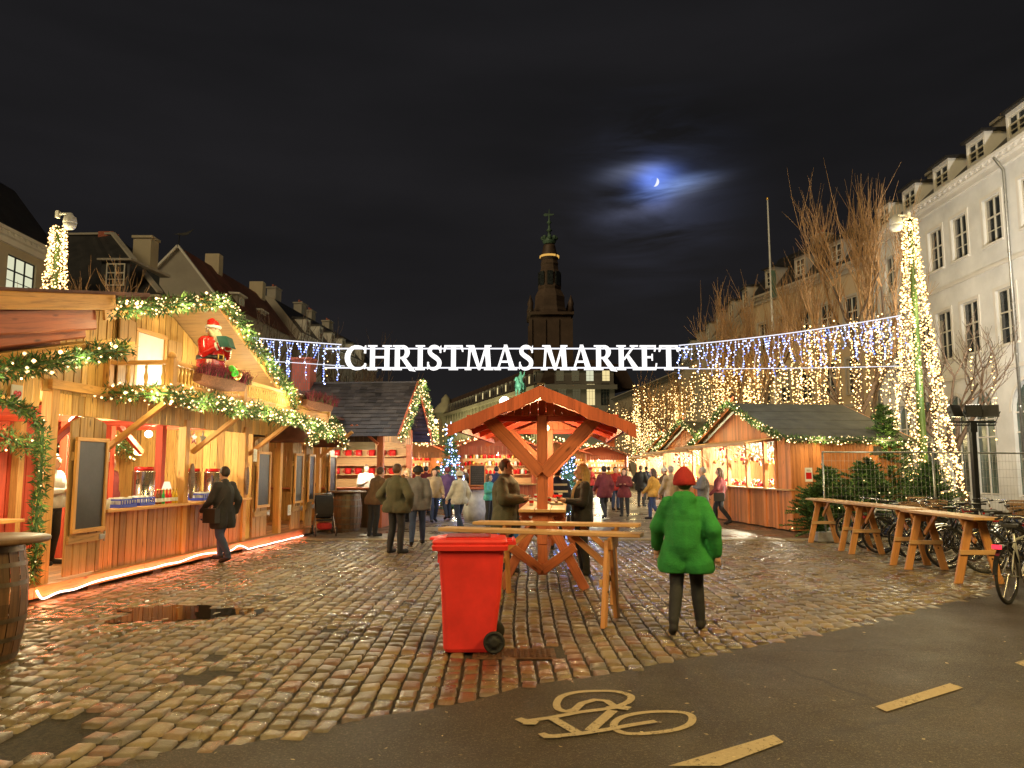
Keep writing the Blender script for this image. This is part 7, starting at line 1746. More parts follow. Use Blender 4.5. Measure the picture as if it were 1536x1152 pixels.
# ---- left side. x runs away from the camera
aL=math.atan2(1,.05)
def lb(y): return (-22.3+.05*(y-25),y)
B5=building('town_house','cream town house with a lit three light window at the far left edge',(-21.6,26.0),math.atan2(1,-.03),10.0,11.6,9,[(7.4,9.4,2.1,1.55),(3.0,9.4,2.1,1.55),(7.4,5.6,1.6,1.9),(3.0,5.6,1.6,1.9)],'plaster_cream','roof_black',3.2,2.2,(),[(1.2,3,1,.8,13.5,1.4)],cornice=.5,lit={0:2},cols=3,frame='iron')
def dark_roof_house():
    T=empty('town_house',(0,0,0),0,'town house with a steep black hipped roof and grey dormer behind the timber stall','building')
    A=P(60,460,39.0);Bc=P(241,441,38.0);r0=P(78,353,45.0);r1=P(170,352,44.0); A.z=Bc.z
    cback=P(300,441,52.0); cback.z=Bc.z
    mb=MB(); n=16
    for i in range(n):
        t0=i/n;t1=(i+1)/n; mb.face([A.lerp(Bc,t0),A.lerp(Bc,t1),r0.lerp(r1,t1),r0.lerp(r1,t0)])
    mb.ob('roof',MAT['roof_black'],T)
    mb=MB(); e=P(243,441,38.0); f1=P(205,378,49.0); f2=V((cback.x,cback.y,cback.z)); 
    for i in range(10): t0=i/10;t1=(i+1)/10; mb.face([Bc.lerp(f2,t0),Bc.lerp(f2,t1),r1.lerp(f1,t1),r1.lerp(f1,t0)])
    mb.ob('roof_side',MAT['roof_black'],T)
    mb=MB(); 
    for a,b in ((A,Bc),(Bc,f2)): mb.face([(a.x,a.y,0),(b.x,b.y,0),tuple(b),tuple(a)])
    mb.ob('wall',MAT['plaster_cream'],T)
    mb=MB(); mb.bar(r1+V((0,-.1,.08)),Bc+V((0,-.1,.08)),.28,.12); mb.bar(r0+V((0,0,.05)),r1+V((0,0,.05)),.25,.12); mb.ob('verge',MAT['plaster_grey'],T)
    c=P(183,418,38.9); mb=MB(); w,h=1.45,1.75; x0=c.x-w/2
    mb.bb(x0,x0+w,38.2,41.5,c.z-.9,c.z+.75); d=mb.ob('dormer',MAT['roof_black'],T); mb=MB(); mb.hexa([(x0-.15,38.0,c.z+.75),(x0+w+.15,38.0,c.z+.75),(x0+w+.15,42.5,c.z+.95),(x0-.15,42.5,c.z+.95),(x0-.15,38.0,c.z+.85),(x0+w+.15,38.0,c.z+.85),(x0+w+.15,42.5,c.z+1.1),(x0-.15,42.5,c.z+1.1)]); mb.ob('dormer_roof',MAT['plaster_grey'],d)
    me,_=window_tpl(.95,1.15); q=bpy.data.objects.new('dormer_window',me); COL.objects.link(q); q.parent=d; q.location=(c.x+.05,38.14,c.z-.55); mb=MB(); mb.face([(c.x-.38,38.16,c.z-.52),(c.x+.48,38.16,c.z-.52),(c.x+.48,38.16,c.z+.55),(c.x-.38,38.16,c.z+.55)]); mb.ob('dormer_pane',MAT['pane_dark'],d)
    mb=MB(); k=P(217,385,45.5); mb.bb(k.x-.55,k.x+.55,45.1,46.1,k.z-1.2,k.z+1.05); ch=mb.ob('chimney',MAT['plaster_cream'],T,bevel=.02); mb=MB(); mb.bb(k.x-.62,k.x+.62,45.03,46.17,k.z+1.052,k.z+1.2); mb.ob('chimney_cap',MAT['plaster_cream'],ch)
    mb=MB(); k=P(161,352,44.2); mb.bb(k.x-.45,k.x+.45,44.0,44.7,k.z-.5,k.z+.15); mb.ob('chimney',MAT['brick'],T,bevel=.02)
dark_roof_house()
def gable_house():
    # ridge along the street, plain plastered gable towards the camera
    T=empty('town_house',(0,0,0),0,'town house with a bare plastered pointed gable and red tiled roof','building'); Y=52.0; ap=P(268,370,Y); e=P(322,441,Y); el=V((2*ap.x-e.x-.5,Y,e.z))
    Y2=68.0; sh=V((.05*(Y2-Y),Y2-Y,0))
    mb=MB(); mb.face([(el.x,Y,0),(e.x,Y,0),tuple(e),tuple(ap),tuple(el)]); mb.face([(e.x,Y,0),(e.x+sh.x,Y2,0),tuple(e+sh),tuple(e)]); mb.ob('wall',MAT['plaster_grey'],T)
    mb=MB(); n=18
    e2=e+V((.35,0,-.45)); el2=el+V((-.35,0,-.45))
    for i in range(n):
        t0,t1=i/n,(i+1)/n; mb.face([e2+sh*t0,e2+sh*t1,ap+sh*t1+V((0,0,.02)),ap+sh*t0+V((0,0,.02))]); mb.face([el2+sh*t1,el2+sh*t0,ap+sh*t0+V((0,0,.02)),ap+sh*t1+V((0,0,.02))])
    mb.ob('roof',MAT['roof_red'],T)
    mb=MB(); mb.bar(ap+V((0,-.05,.05)),e2+V((0,-.05,.05)),.3,.14); mb.bar(ap+V((0,-.05,.05)),el2+V((0,-.05,.05)),.3,.14); mb.ob('verge',MAT['plaster_trim'],T)
    for t,w in ((.35,1.1),(.9,1.2)):
        p=ap+sh*t; mb=MB(); mb.bb(p.x-w/2,p.x+w/2,p.y-.4,p.y+.4,p.z-.6,p.z+1.0); mb.ob('chimney',MAT['plaster_cream'],T,bevel=.02)
    mb=MB(); mb.tube([ap,ap+V((0,0,.9))],.03,6); mb.prism([(-.5,0),(.4,.12),(.9,.35),(.5,-.05),(.2,-.1)],.04,Matrix.Translation(ap+V((.1,0,.9)))); mb.ob('weather_vane',MAT['iron'],T)
    # two dormers on the front slope
    for i,(px,py,yy) in enumerate(((352,455,56.5),(386,478,61.5))):
        c=P(px,py,yy); mb=MB(); w=1.6; mb.bb(c.x-2.4,c.x+.2,yy-.0,yy+1.5,c.z-1.0,c.z+.7); d=mb.ob('dormer',MAT['plaster_grey'],T); mb=MB(); mb.hexa([(c.x-2.6,yy-.15,c.z+.7),(c.x+.4,yy-.15,c.z+.7),(c.x+.4,yy+1.65,c.z+.7),(c.x-2.6,yy+1.65,c.z+.7),(c.x-2.6,yy-.15,c.z+1.0),(c.x+.4,yy-.15,c.z+.82),(c.x+.4,yy+1.65,c.z+.82),(c.x-2.6,yy+1.65,c.z+1.0)]); mb.ob('dormer_roof',MAT['plaster_trim'],d)
        me,_=window_tpl(1.2,1.3); q=bpy.data.objects.new('dormer_window',me); COL.objects.link(q); q.parent=d; q.location=(c.x+.24,yy+.75,c.z-.75); q.rotation_euler=(0,0,R(90)); mb=MB(); mb.face([(c.x+.222,yy+.18,c.z-.72),(c.x+.222,yy+1.3,c.z-.72),(c.x+.222,yy+1.3,c.z+.5),(c.x+.222,yy+.18,c.z+.5)]); mb.ob('dormer_pane',MAT['win_dim'],d)
gable_house()
xo=-19.5
B6=building('town_house','grey town house row with small lit dormers, fourth on the left side',(-19.3,68.4),math.atan2(1,.09),26,13.6,9,[(1.6+i*2.6,z,1.1,1.9) for i in range(10) for z in (9.9,6.2,2.6)],'plaster_grey','roof_black',3.2,2.4,[(2.2+i*3.6,14.1,1.4) for i in range(6)],[(5,4.5,1.4,.9,17.2,1.9),(12,4.5,1.4,.9,17.2,1.9),(15,4.5,1.2,.9,17.2,1.7),(21,4.5,1.4,.9,17.2,1.7)],cornice=.4,lit={},trim='plaster_trim')
# ---- palace block in the background
def palace():
    Y=210.0; z=lambda py,Yy=Y: P(800,py,Yy).z
    pc=P(806,600,Y); pr=P(922,600,Y); pl=P(664,600,330.0)
    H=P(806,584,Y).z; 
    T=empty('palace',(pc.x,pc.y,0),0,'large dark stone palace block with many small lit windows behind the roofed table','palace')
    Lr=pr.x-pc.x
    wins=[];lit={}
    rr=random.Random(4)
    spots=[(872,562,4.0),(898,566,4.0),(920,565,4.0)]
    mb=MB(); xs=[Lr*(.14+i*.185) for i in range(5)]
    rows=[(P(806,608,Y).z,6.0),(P(806,645,Y).z,5.0)]
    holes=[(x-1.2,x+1.2,zz,zz+h) for x in xs for zz,h in rows]
    holed_wall(mb,Lr,H,holes,.6); mb.face([(Lr,0,0),(Lr,40,0),(Lr,40,H),(Lr,0,H)])
    mb.ob('front_wall',MAT['granite_dark'],T)
    for i,x in enumerate(xs):
        for j,(zz,h) in enumerate(rows):
            me,_=window_tpl(2.4,h,'granite_dark','pane_dark',3,(.35,.65)); o=bpy.data.objects.new('window',me); COL.objects.link(o); o.parent=T; o.location=(x,.4,zz)
            m2=MB(); m2.face([(-1.1,.05,.1),(1.1,.05,.1),(1.1,.05,h-.1),(-1.1,.05,h-.1)]); m2.ob('pane',MAT[('win_dim','win_dim','win_dim','win_warm','pane_dark','pane_dark','pane_dark','pane_dark','pane_dark','pane_dark')[i if j==0 else 5]],o)
    mb=MB(); mb.bb(-.6,Lr+.6,-1.3,.0,H,H+1.2); mb.bb(-.3,Lr+.3,-.7,.0,P(806,630,Y).z,P(806,630,Y).z+.8); mb.ob('cornice',MAT['granite_dark'],T)
    # attic with four windows (two of them lit) under the eaves
    mb=MB(); zt=P(806,555,Y).z; mb.bb(-.0,Lr,1.5,30,H+1.2,zt); at=mb.ob('attic',MAT['granite_dark'],T)
    for i,x in enumerate((Lr*.30,Lr*.50,Lr*.69,Lr*.90)):
        me,_=window_tpl(2.2,3.2,'plaster_grey','pane_dark',2,(.5,.5)); o=bpy.data.objects.new('attic_window',me); COL.objects.link(o); o.parent=T; o.location=(x,1.42,P(806,571,Y).z); m2=MB(); m2.face([(-1,.03,.1),(1,.03,.1),(1,.03,3.1),(-1,.03,3.1)]); m2.ob('pane',MAT[('win_dim','win_dim','win_cream','win_warm')[i]],o)
    zr=P(806,533,Y).z
    mb=MB(); mb.hexa([(-1,.8,zt),(Lr+1,.8,zt),(Lr+1,30,zt),(-1,30,zt),(3,9,zr),(Lr-3,9,zr),(Lr-3,24,zr),(3,24,zr)]); mb.ob('roof',MAT['copper_dark'],T)
    # long wing running away to the left
    d=V((pl.x-pc.x,pl.y-pc.y,0)); Lw=d.length; W_E=empty('wing',(0,0,0),math.atan2(-d.y,-d.x)); W_E.parent=T; W_E.location=d; 
    mb=MB(); N=26; hol=[]
    wz=[(P(806,620,Y).z,4.6),(P(806,655,Y).z,5.0)]
    for i in range(N):
        x=Lw*(.03+i*.0375)
        for zz,h in wz: hol.append((x-1.0,x+1.0,zz,zz+h))
    holed_wall(mb,Lw,H,hol,.5); mb.face([(0,0,0),(0,0,H),(0,30,H),(0,30,0)]); mb.ob('wing_wall',MAT['granite'],W_E)
    k=0
    for i in range(N):
        x=Lw*(.03+i*.0375)
        for j,(zz,h) in enumerate(wz):
            me,_=window_tpl(2.0,h,'plaster_grey','pane_dark',2,(.35,.65)); o=bpy.data.objects.new('window',me); COL.objects.link(o); o.parent=W_E; o.location=(x,.3,zz)
            mt='win_warm' if (j==0 and i in (0,1,3,12,15,16,19)) else ('win_dim' if rr.random()<.6 else 'pane_dark')
            PK=('pw',mt)
            if PK not in PANES: m2=MB(); m2.face([(-.95,.03,.08),(.95,.03,.08),(.95,.03,h-.08),(-.95,.03,h-.08)]); PANES[PK]=m2.mesh('pane',[MAT[mt]])
    mb=MB(); mb.bb(-1,Lw+.5,-1.2,.0,H,H+1.1); mb.bb(-.5,Lw+.5,-.6,.0,P(806,648,Y).z,P(806,648,Y).z+.7); 
    for i in range(N+1): x=Lw*(.011+i*.0375); mb.bb(x-.35,x+.35,-.35,.0,P(806,680,Y).z,H)
    mb.ob('cornice',MAT['granite'],W_E)
    mb=MB(); 
    mb.hexa([(-1,.8,H+1.1),(Lw,.8,H+1.1),(Lw,30,H+1.1),(-1,30,H+1.1),(-1,3.5,H+8),(Lw,3.5,H+8),(Lw,26,H+8),(-1,26,H+8)]); mb.ob('roof',MAT['copper_dark'],W_E)
    for i in range(0,N,1):
        x=Lw*(.03+i*.0375); m2=MB(); m2.bb(x-1,x+1,.6,3.6,H+2.0,H+5.2); dm=m2.ob('dormer',MAT['granite_dark'],W_E)
        m2=MB(); m2.face([(x-.6,.58,H+2.5),(x+.6,.58,H+2.5),(x+.6,.58,H+4.6),(x-.6,.58,H+4.6)]); m2.ob('dormer_pane',MAT['win_warm' if i in (11,13,15,17,19,22,24) else 'pane_dark'],dm)
    # clip: panes for the wing windows
    for o in kids(W_E):
        if o.name.startswith('window'):
            i=round((o.location.x/Lw-.03)/.0375); j=0 if abs(o.location.z-wz[0][0])<.1 else 1
            mt='win_warm' if (j==0 and i in (0,1,3,12,15,16,19)) else ('win_dim' if (i*7+j*3)%5<3 else 'pane_dark')
            PK=('pw',mt,j)
            if PK not in PANES: h=wz[j][1]; m2=MB(); m2.face([(-.95,.03,.08),(.95,.03,.08),(.95,.03,h-.08),(-.95,.03,h-.08)]); PANES[PK]=m2.mesh('pane',[MAT[mt]])
            p=bpy.data.objects.new('pane',PANES[PK]); COL.objects.link(p); p.parent=o
    # corner turret at the far left end
    m2=MB(); m2.lathe([(5,0),(5,H+1.5),(5.6,H+1.6),(5.6,H+2.6),(3.8,H+5),(2.2,H+6.5),(2.0,H+8),(.2,H+10)],12,(2,1,0)); m2.ob('corner_turret',MAT['granite'],W_E)
palace()
for px,Y,e in ((690,290,7000),(740,250,7000),(790,222,3500),(868,205,1800)):  # unseen lamps added before the palace to brighten its walls
    q=P(px,690,Y-14); LAMPS.append((V((q.x-(9 if px<800 else 0),Y-14,5)),e,(1,.86,.45),2.0))
plain('tower_stone',(.10,.062,.042),.8,var=.25,scale=.25)
def palace_tower():
    Y=270.0; c=P(825,560,Y); z=lambda py:P(825,py,Y).z; s=Y/F_PX; T=empty('tower',(c.x,Y,0),0,'tall dark palace tower with tiered copper spire, crown and weather vane','tower')
    hw=30*s
    mb=MB(); mb.bb(-hw,hw,-hw,hw,0,z(478)); 
    for x in (-hw,-hw*.33,hw*.33,hw):
        for y in (-hw,hw): mb.bb(x-.6,x+.6,y-.6,y+.6,z(620),z(484))
    mb.ob('shaft',MAT['tower_stone'],T)
    mb=MB(); mb.bb(-hw-1.0,hw+1.0,-hw-1.0,hw+1.0,z(478),z(474)); mb.ob('parapet',MAT['tower_stone'],T)
    for x in (-hw,hw):
        for y in (-hw,hw): m2=MB(); m2.lathe([(1.2,0),(.9,2),(1.1,3),(.1,6)],8,(x,y,z(474))); m2.ob('corner_finial',MAT['copper_dark'],T)
    pr=[(27,474),(27,468),(25,463),(24,455),(24,447),(21,441),(18,436),(19,432),(16.5,427),(16,413),(17,411),(14.5,406),(13.5,399),(14.5,397),(12.5,391)]
    m2=MB(); m2.lathe([(a*s,z(b)) for a,b in pr],8,(0,0,0),0,False,a0=PI/8); m2.ob('lantern_tiers',MAT['tower_stone'],T)
    for k in range(8):
        a=2*PI*k/8+PI/8*0; 
        m2=MB(); r=16.6*s; m2.box((r*math.cos(a),r*math.sin(a),z(420)),(.5,2.0,5.0),Matrix.Rotation(a,3,'Z')); m2.ob('arched_opening',MAT['pane_dark'],T)
    m2=MB(); m2.lathe([(12*s,z(391)),(14*s,z(388)),(13.5*s,z(384)),(11*s,z(378)),(9.5*s,z(371)),(9*s,z(368))],16); m2.ob('upper_lantern',MAT['copper_dark'],T)
    for k in range(16):
        a=2*PI*k/16
        if k%5==4: continue
        m2=MB(); m2.box((13.6*s*math.cos(a),13.6*s*math.sin(a),z(385.5)),(.5,1.7,.7),Matrix.Rotation(a,3,'Z')); m2.ob('lit_opening',MAT['slit_gold'],T)
    m2=MB(); m2.lathe([(7*s,z(368)),(10*s,z(364)),(11*s,z(359)),(9.5*s,z(360)),(6*s,z(357)),(3*s,z(354)),(2*s,z(348)),(5*s,z(346)),(2*s,z(343)),(1.6*s,z(336)),(4*s,z(334)),(1.5*s,z(331)),(1*s,z(325)),(.5*s,z(314))],10); 
    for k in range(8): a=2*PI*k/8; m2.ball((10.5*s*math.cos(a),10.5*s*math.sin(a),z(357.5)),.75,8,6)
    m2.ob('crown_spire',MAT['copper'],T)
    m2=MB(); m2.prism([(-9*s,0),(-7*s,3*s),(7*s,2*s),(8*s,3.4*s),(7*s,.4*s),(2*s,-.5*s),(-7*s,-1.5*s)],.3,Matrix.Translation((0,0,z(323)))); m2.ob('weather_vane',MAT['copper'],T)
palace_tower()
def flagpole():
    c=P(1157,420,47); T=empty('flagpole',(c.x,47,0),0,'slim white flagpole rising above the roofs on the right','flagpole'); mb=MB(); mb.tube([(0,0,0),(-.05,0,P(1153,300,47).z)],[.12,.045],8); mb.ob('pole',MAT['camera_white'],T); mb=MB(); mb.ball((-.05,0,P(1153,300,47).z+.08),.10,10,8); mb.ob('finial',MAT['gold'],T); mb=MB(); mb.bb(-.02,.26,-.1,.1,c.z-1.1,c.z+.6); mb.ob('halyard_box',MAT['copper'],T)
flagpole()
def statue():
    Y=78; b=P(781,610,Y); s=Y/F_PX; T=empty('equestrian_statue',(b.x,Y,0),R(-20),'green bronze rider on horseback on a tall stone plinth behind the roofed table','statue'); zt=P(781,601,Y).z
    mb=MB(); mb.hexa([(-.9,-1.4,0),(.9,-1.4,0),(.9,1.4,0),(-.9,1.4,0),(-.55,-1.1,zt),(.55,-1.1,zt),(.55,1.1,zt),(-.55,1.1,zt)]); mb.bb(-.7,.7,-1.25,1.25,zt,zt+.18); mb.ob('plinth',MAT['granite'],T)
    m=MB(); c=m.capsule; z0=zt+.18
    c((0,-.75,z0+1.25),(0,.65,z0+1.2),.38,.40); c((0,-.85,z0+1.4),(0,-1.30,z0+1.95),.27,.18); c((0,-1.28,z0+1.98),(0,-1.65,z0+1.75),.17,.10); c((0,.8,z0+1.3),(0,1.15,z0+.7),.09,.12)
    for sx,y,k in ((-.18,-.8,-.1),(.18,-.7,-.35),(-.2,.7,.1),(.2,.6,.25)):
        c((sx,y,z0+1.05),(sx,y+k,z0+.5),.15,.09); c((sx,y+k,z0+.5),(sx,y+k*.4,z0+.05),.08,.07)
    c((0,-.05,z0+1.6),(0,-.0,z0+2.35),.25,.22); c((0,0,z0+2.45),(0,-.0,z0+2.75),.13,.13); c((-.25,0,z0+2.25),(-.42,-.35,z0+1.9),.10,.08); c((.25,0,z0+2.25),(.5,-.2,z0+2.75),.10,.07); c((.5,-.2,z0+2.4),(.5,-.25,z0+3.3),.035,.03)
    for sx in (-1,1): c((sx*.28,-.05,z0+1.55),(sx*.42,-.35,z0+.95),.14,.09)
    me=remeshed(m,.07,'horse_and_rider'); me.materials.append(MAT['copper_lit']); o=bpy.data.objects.new('horse_and_rider',me); COL.objects.link(o); o.parent=T
plain('copper_lit',(.10,.30,.20),.5,var=.3,scale=2); statue(); LAMPS.append((V((P(775,600,74).x,74,10.5)),260,(.9,1,.7),.4))
def lantern(label,px,py,Y,h=None,mat='lamp_white',r=.22):
    c=P(px,py,Y); T=empty('street_lantern',(c.x,Y,0),0,label,'street lamp'); mb=MB(); mb.tube([(0,0,0),(0,0,c.z-.2)],[.09,.05],8); mb.ob('pole',MAT['iron'],T); mb=MB(); mb.lathe([(.08,c.z-.25),(.22,c.z+.25),(.001,c.z+.45)],8); mb.ob('lantern_cap',MAT['iron'],T); mb=MB(); mb.ball((0,-.1,c.z),r,12,8); mb.ob('globe',MAT[mat],T)
lantern('glowing lantern beside the bronze rider statue',757,603,80,r=.55); lantern('thin lamp post with a bluish white light left of the palace',653,632,75,r=.22)
# ------------------------------------------------------------------ bare trees with hanging light drops
def bare_tree(label,x,y,h,seed,spread=1.0,shoots=True,depth=5,group='bare trees along the square',lightn=0,dropr=(1.0,3.0),bs=.03,zlo=2.0,lean=0,trunk=.17,drop_lo=2.3,drop_hi=5.5,tw='twig'):
    T=empty('bare_tree',(x,y,0),0,label,'tree',group); r=random.Random(seed); mb=MB(); tm=MB(); ends=[]
    def grow(p,d,l,rad,lev):
        n=3; pts=[p]; q=p
        for i in range(n): d=(d+V((r.gauss(0,.10),r.gauss(0,.10),r.gauss(.05,.05)))).normalized(); q=q+d*l/n; pts.append(q)
        (mb if lev<3 else tm).tube(pts,[rad*(1-.35*i/n) for i in range(n+1)],6 if lev<2 else (4 if lev<4 else 3),cap=False)
        ends.append((q,lev))
        if lev>=depth: return
        k=r.choice((2,3,3)) if lev<3 else r.choice((2,3))
        if lev==0: k=5
        for i in range(k):
            a=r.uniform(0,2*PI); side=V((math.cos(a),math.sin(a),0)); t=.62*spread if lev<2 else .42*spread
            nd=(d*(1-.25*t)+side*t*r.uniform(.6,1.1)+V((0,0,.35))).normalized(); grow(pts[-1-(r.random()<.4)],nd,l*r.uniform(.62,.85),rad*.55,lev+1)
        if shoots and lev>=2:   # long upright water shoots of a pollarded crown
            for i in range(5 if lev<depth-1 else 3):
                s=pts[r.randint(1,n)]; u=V((r.gauss(0,.22),r.gauss(0,.22),1)).normalized(); ll=r.uniform(.6,2.3)*h/9; m=s+u*ll*.5+V((r.gauss(0,.05),r.gauss(0,.05),0)); tm.tube([s,m,s+u*ll+V((r.gauss(0,.08),r.gauss(0,.08),0))],[rad*.45+.006,.009,.004],3,cap=False)
    grow(V((0,0,0)),V((lean,0,1)).normalized(),h*.34,trunk,0)
    mb.ob('trunk',MAT['bark'],T); tm.ob('crown',MAT[tw],T)
    if lightn:
        g=MB(); cd=MB(); c2=[e for e,l in ends if l>=2 and e.z>drop_lo]
        for i in range(lightn):
            e=r.choice(c2); L=r.uniform(*dropr); z=min(e.z,drop_hi)+r.uniform(-.3,.2); x0,y0=e.x+r.uniform(-.3,.3),e.y+r.uniform(-.3,.3); cd.tube([(x0,y0,z),(x0+.03,y0,max(z-L,zlo))],.004,3,cap=False); zz=z
            while zz>max(z-L,zlo): g.octa((x0+r.uniform(-.04,.04),y0+r.uniform(-.04,.04),zz),bs*r.choice((.6,.8,1,1.2))); zz-=r.uniform(.09,.2)*(1+y/60)
        cd.ob('hanging_cords',MAT['iron'],T); tag(g.ob('fairy_lights',MAT['bulb_gold'],T),kind='stuff')
    return T
bare_tree('biggest bare pollarded tree with upright red shoots left of the right light cone',12.45,26.5,10.6,75,.95,True,5,lightn=92,dropr=(1.2,3.6),bs=.032,drop_hi=6.6,trunk=.17)
bare_tree('bare tree with light drops just left of the biggest one',10.2,30.5,8.0,11,.9,True,5,lightn=95,dropr=(1.2,3.0),bs=.036,drop_hi=5.6,trunk=.18)
bare_tree('low spreading bare tree right of the light cone before the white house',15.3,26,6.4,17,1.5,False,5,lightn=8,dropr=(1,3),bs=.034,drop_hi=5.5,tw='bark')
bare_tree('bare tree with dense light drops behind the nearest right stall',10.6,37,7.2,23,1.0,True,4,lightn=87,dropr=(1.4,3.2),bs=.034,drop_hi=6.0)
bare_tree('bare tree with dense light drops above the second right stall',10.2,45,7.2,29,1.0,True,4,lightn=63,dropr=(1.6,3.4),bs=.037,drop_hi=6.4)
bare_tree('bare tree with dense light drops above the third right stall',10.0,54,7.4,31,1.0,True,4,lightn=66,dropr=(2,3.8),bs=.043,drop_hi=6.8,tw='bark')
bare_tree('farthest bare tree with light drops at the end of the right row',9.9,64,7.2,37,1.0,True,4,lightn=66,dropr=(2,4.0),bs=.05,drop_hi=6.8,tw='bark')
bare_tree('bare tree with a few lights between the timber stall and the slate roofed stall',-8.6,27,6.6,41,1.1,False,5,lightn=12,dropr=(.6,1.6),bs=.034,zlo=3.6,drop_hi=5.6,drop_lo=3,tw='bark')
bare_tree('bare tree behind the brick chimney of the slate roofed stall',-6.3,31,6.3,43,1.1,False,5,tw='bark')
bare_tree('small reddish bare tree top showing over the annex roof in front of the black roof',-13.4,25,8.6,47,1.0,False,5)
bare_tree('bare tree with dense light drops right behind the slate roofed stall gable',-5.6,36,6.6,53,.9,False,4,lightn=66,dropr=(1.4,3.2),bs=.042,drop_hi=5.2,drop_lo=2.6,tw='bark')
bare_tree('small bare tree with light drops beyond the low booths on the left',-5.6,46,6.0,59,.8,False,4,lightn=49,dropr=(1.4,3),bs=.052,drop_hi=5.0,drop_lo=2.4,tw='bark')
bare_tree('dim bare tree standing left of the palace',-9,70,8.5,61,1.0,False,4,tw='bark')
for x,y in ((11.5,24.8),(9.4,29),(10.0,35.5),(9.8,43.5),(9.6,52.5),(9.5,62),(-5.4,34.5),(-5.2,45)): LAMPS.append((V((x,y,3.9)),32 if y<40 else 80,(1,.70,.32),.5))
def mini_cone():
    c=P(652,700,62); T=empty('light_cone',(c.x,62,0),0,'tiny distant golden light cone left of the blue light tree','light cone'); b=MB(); r=random.Random(3); H=P(652,640,62).z; m=MB(); m.tube([(0,0,0),(0,0,H)],.07,6); m.ob('pole',MAT['iron'],T)
    for _ in range(420): t=r.random(); a=r.uniform(0,2*PI); rr=.12+.42*t; b.octa((rr*math.cos(a),rr*math.sin(a),H-t*(H-.8)),.05)
    tag(b.ob('fairy_lights',MAT['bulb_gold'],T),kind='stuff')
mini_cone()
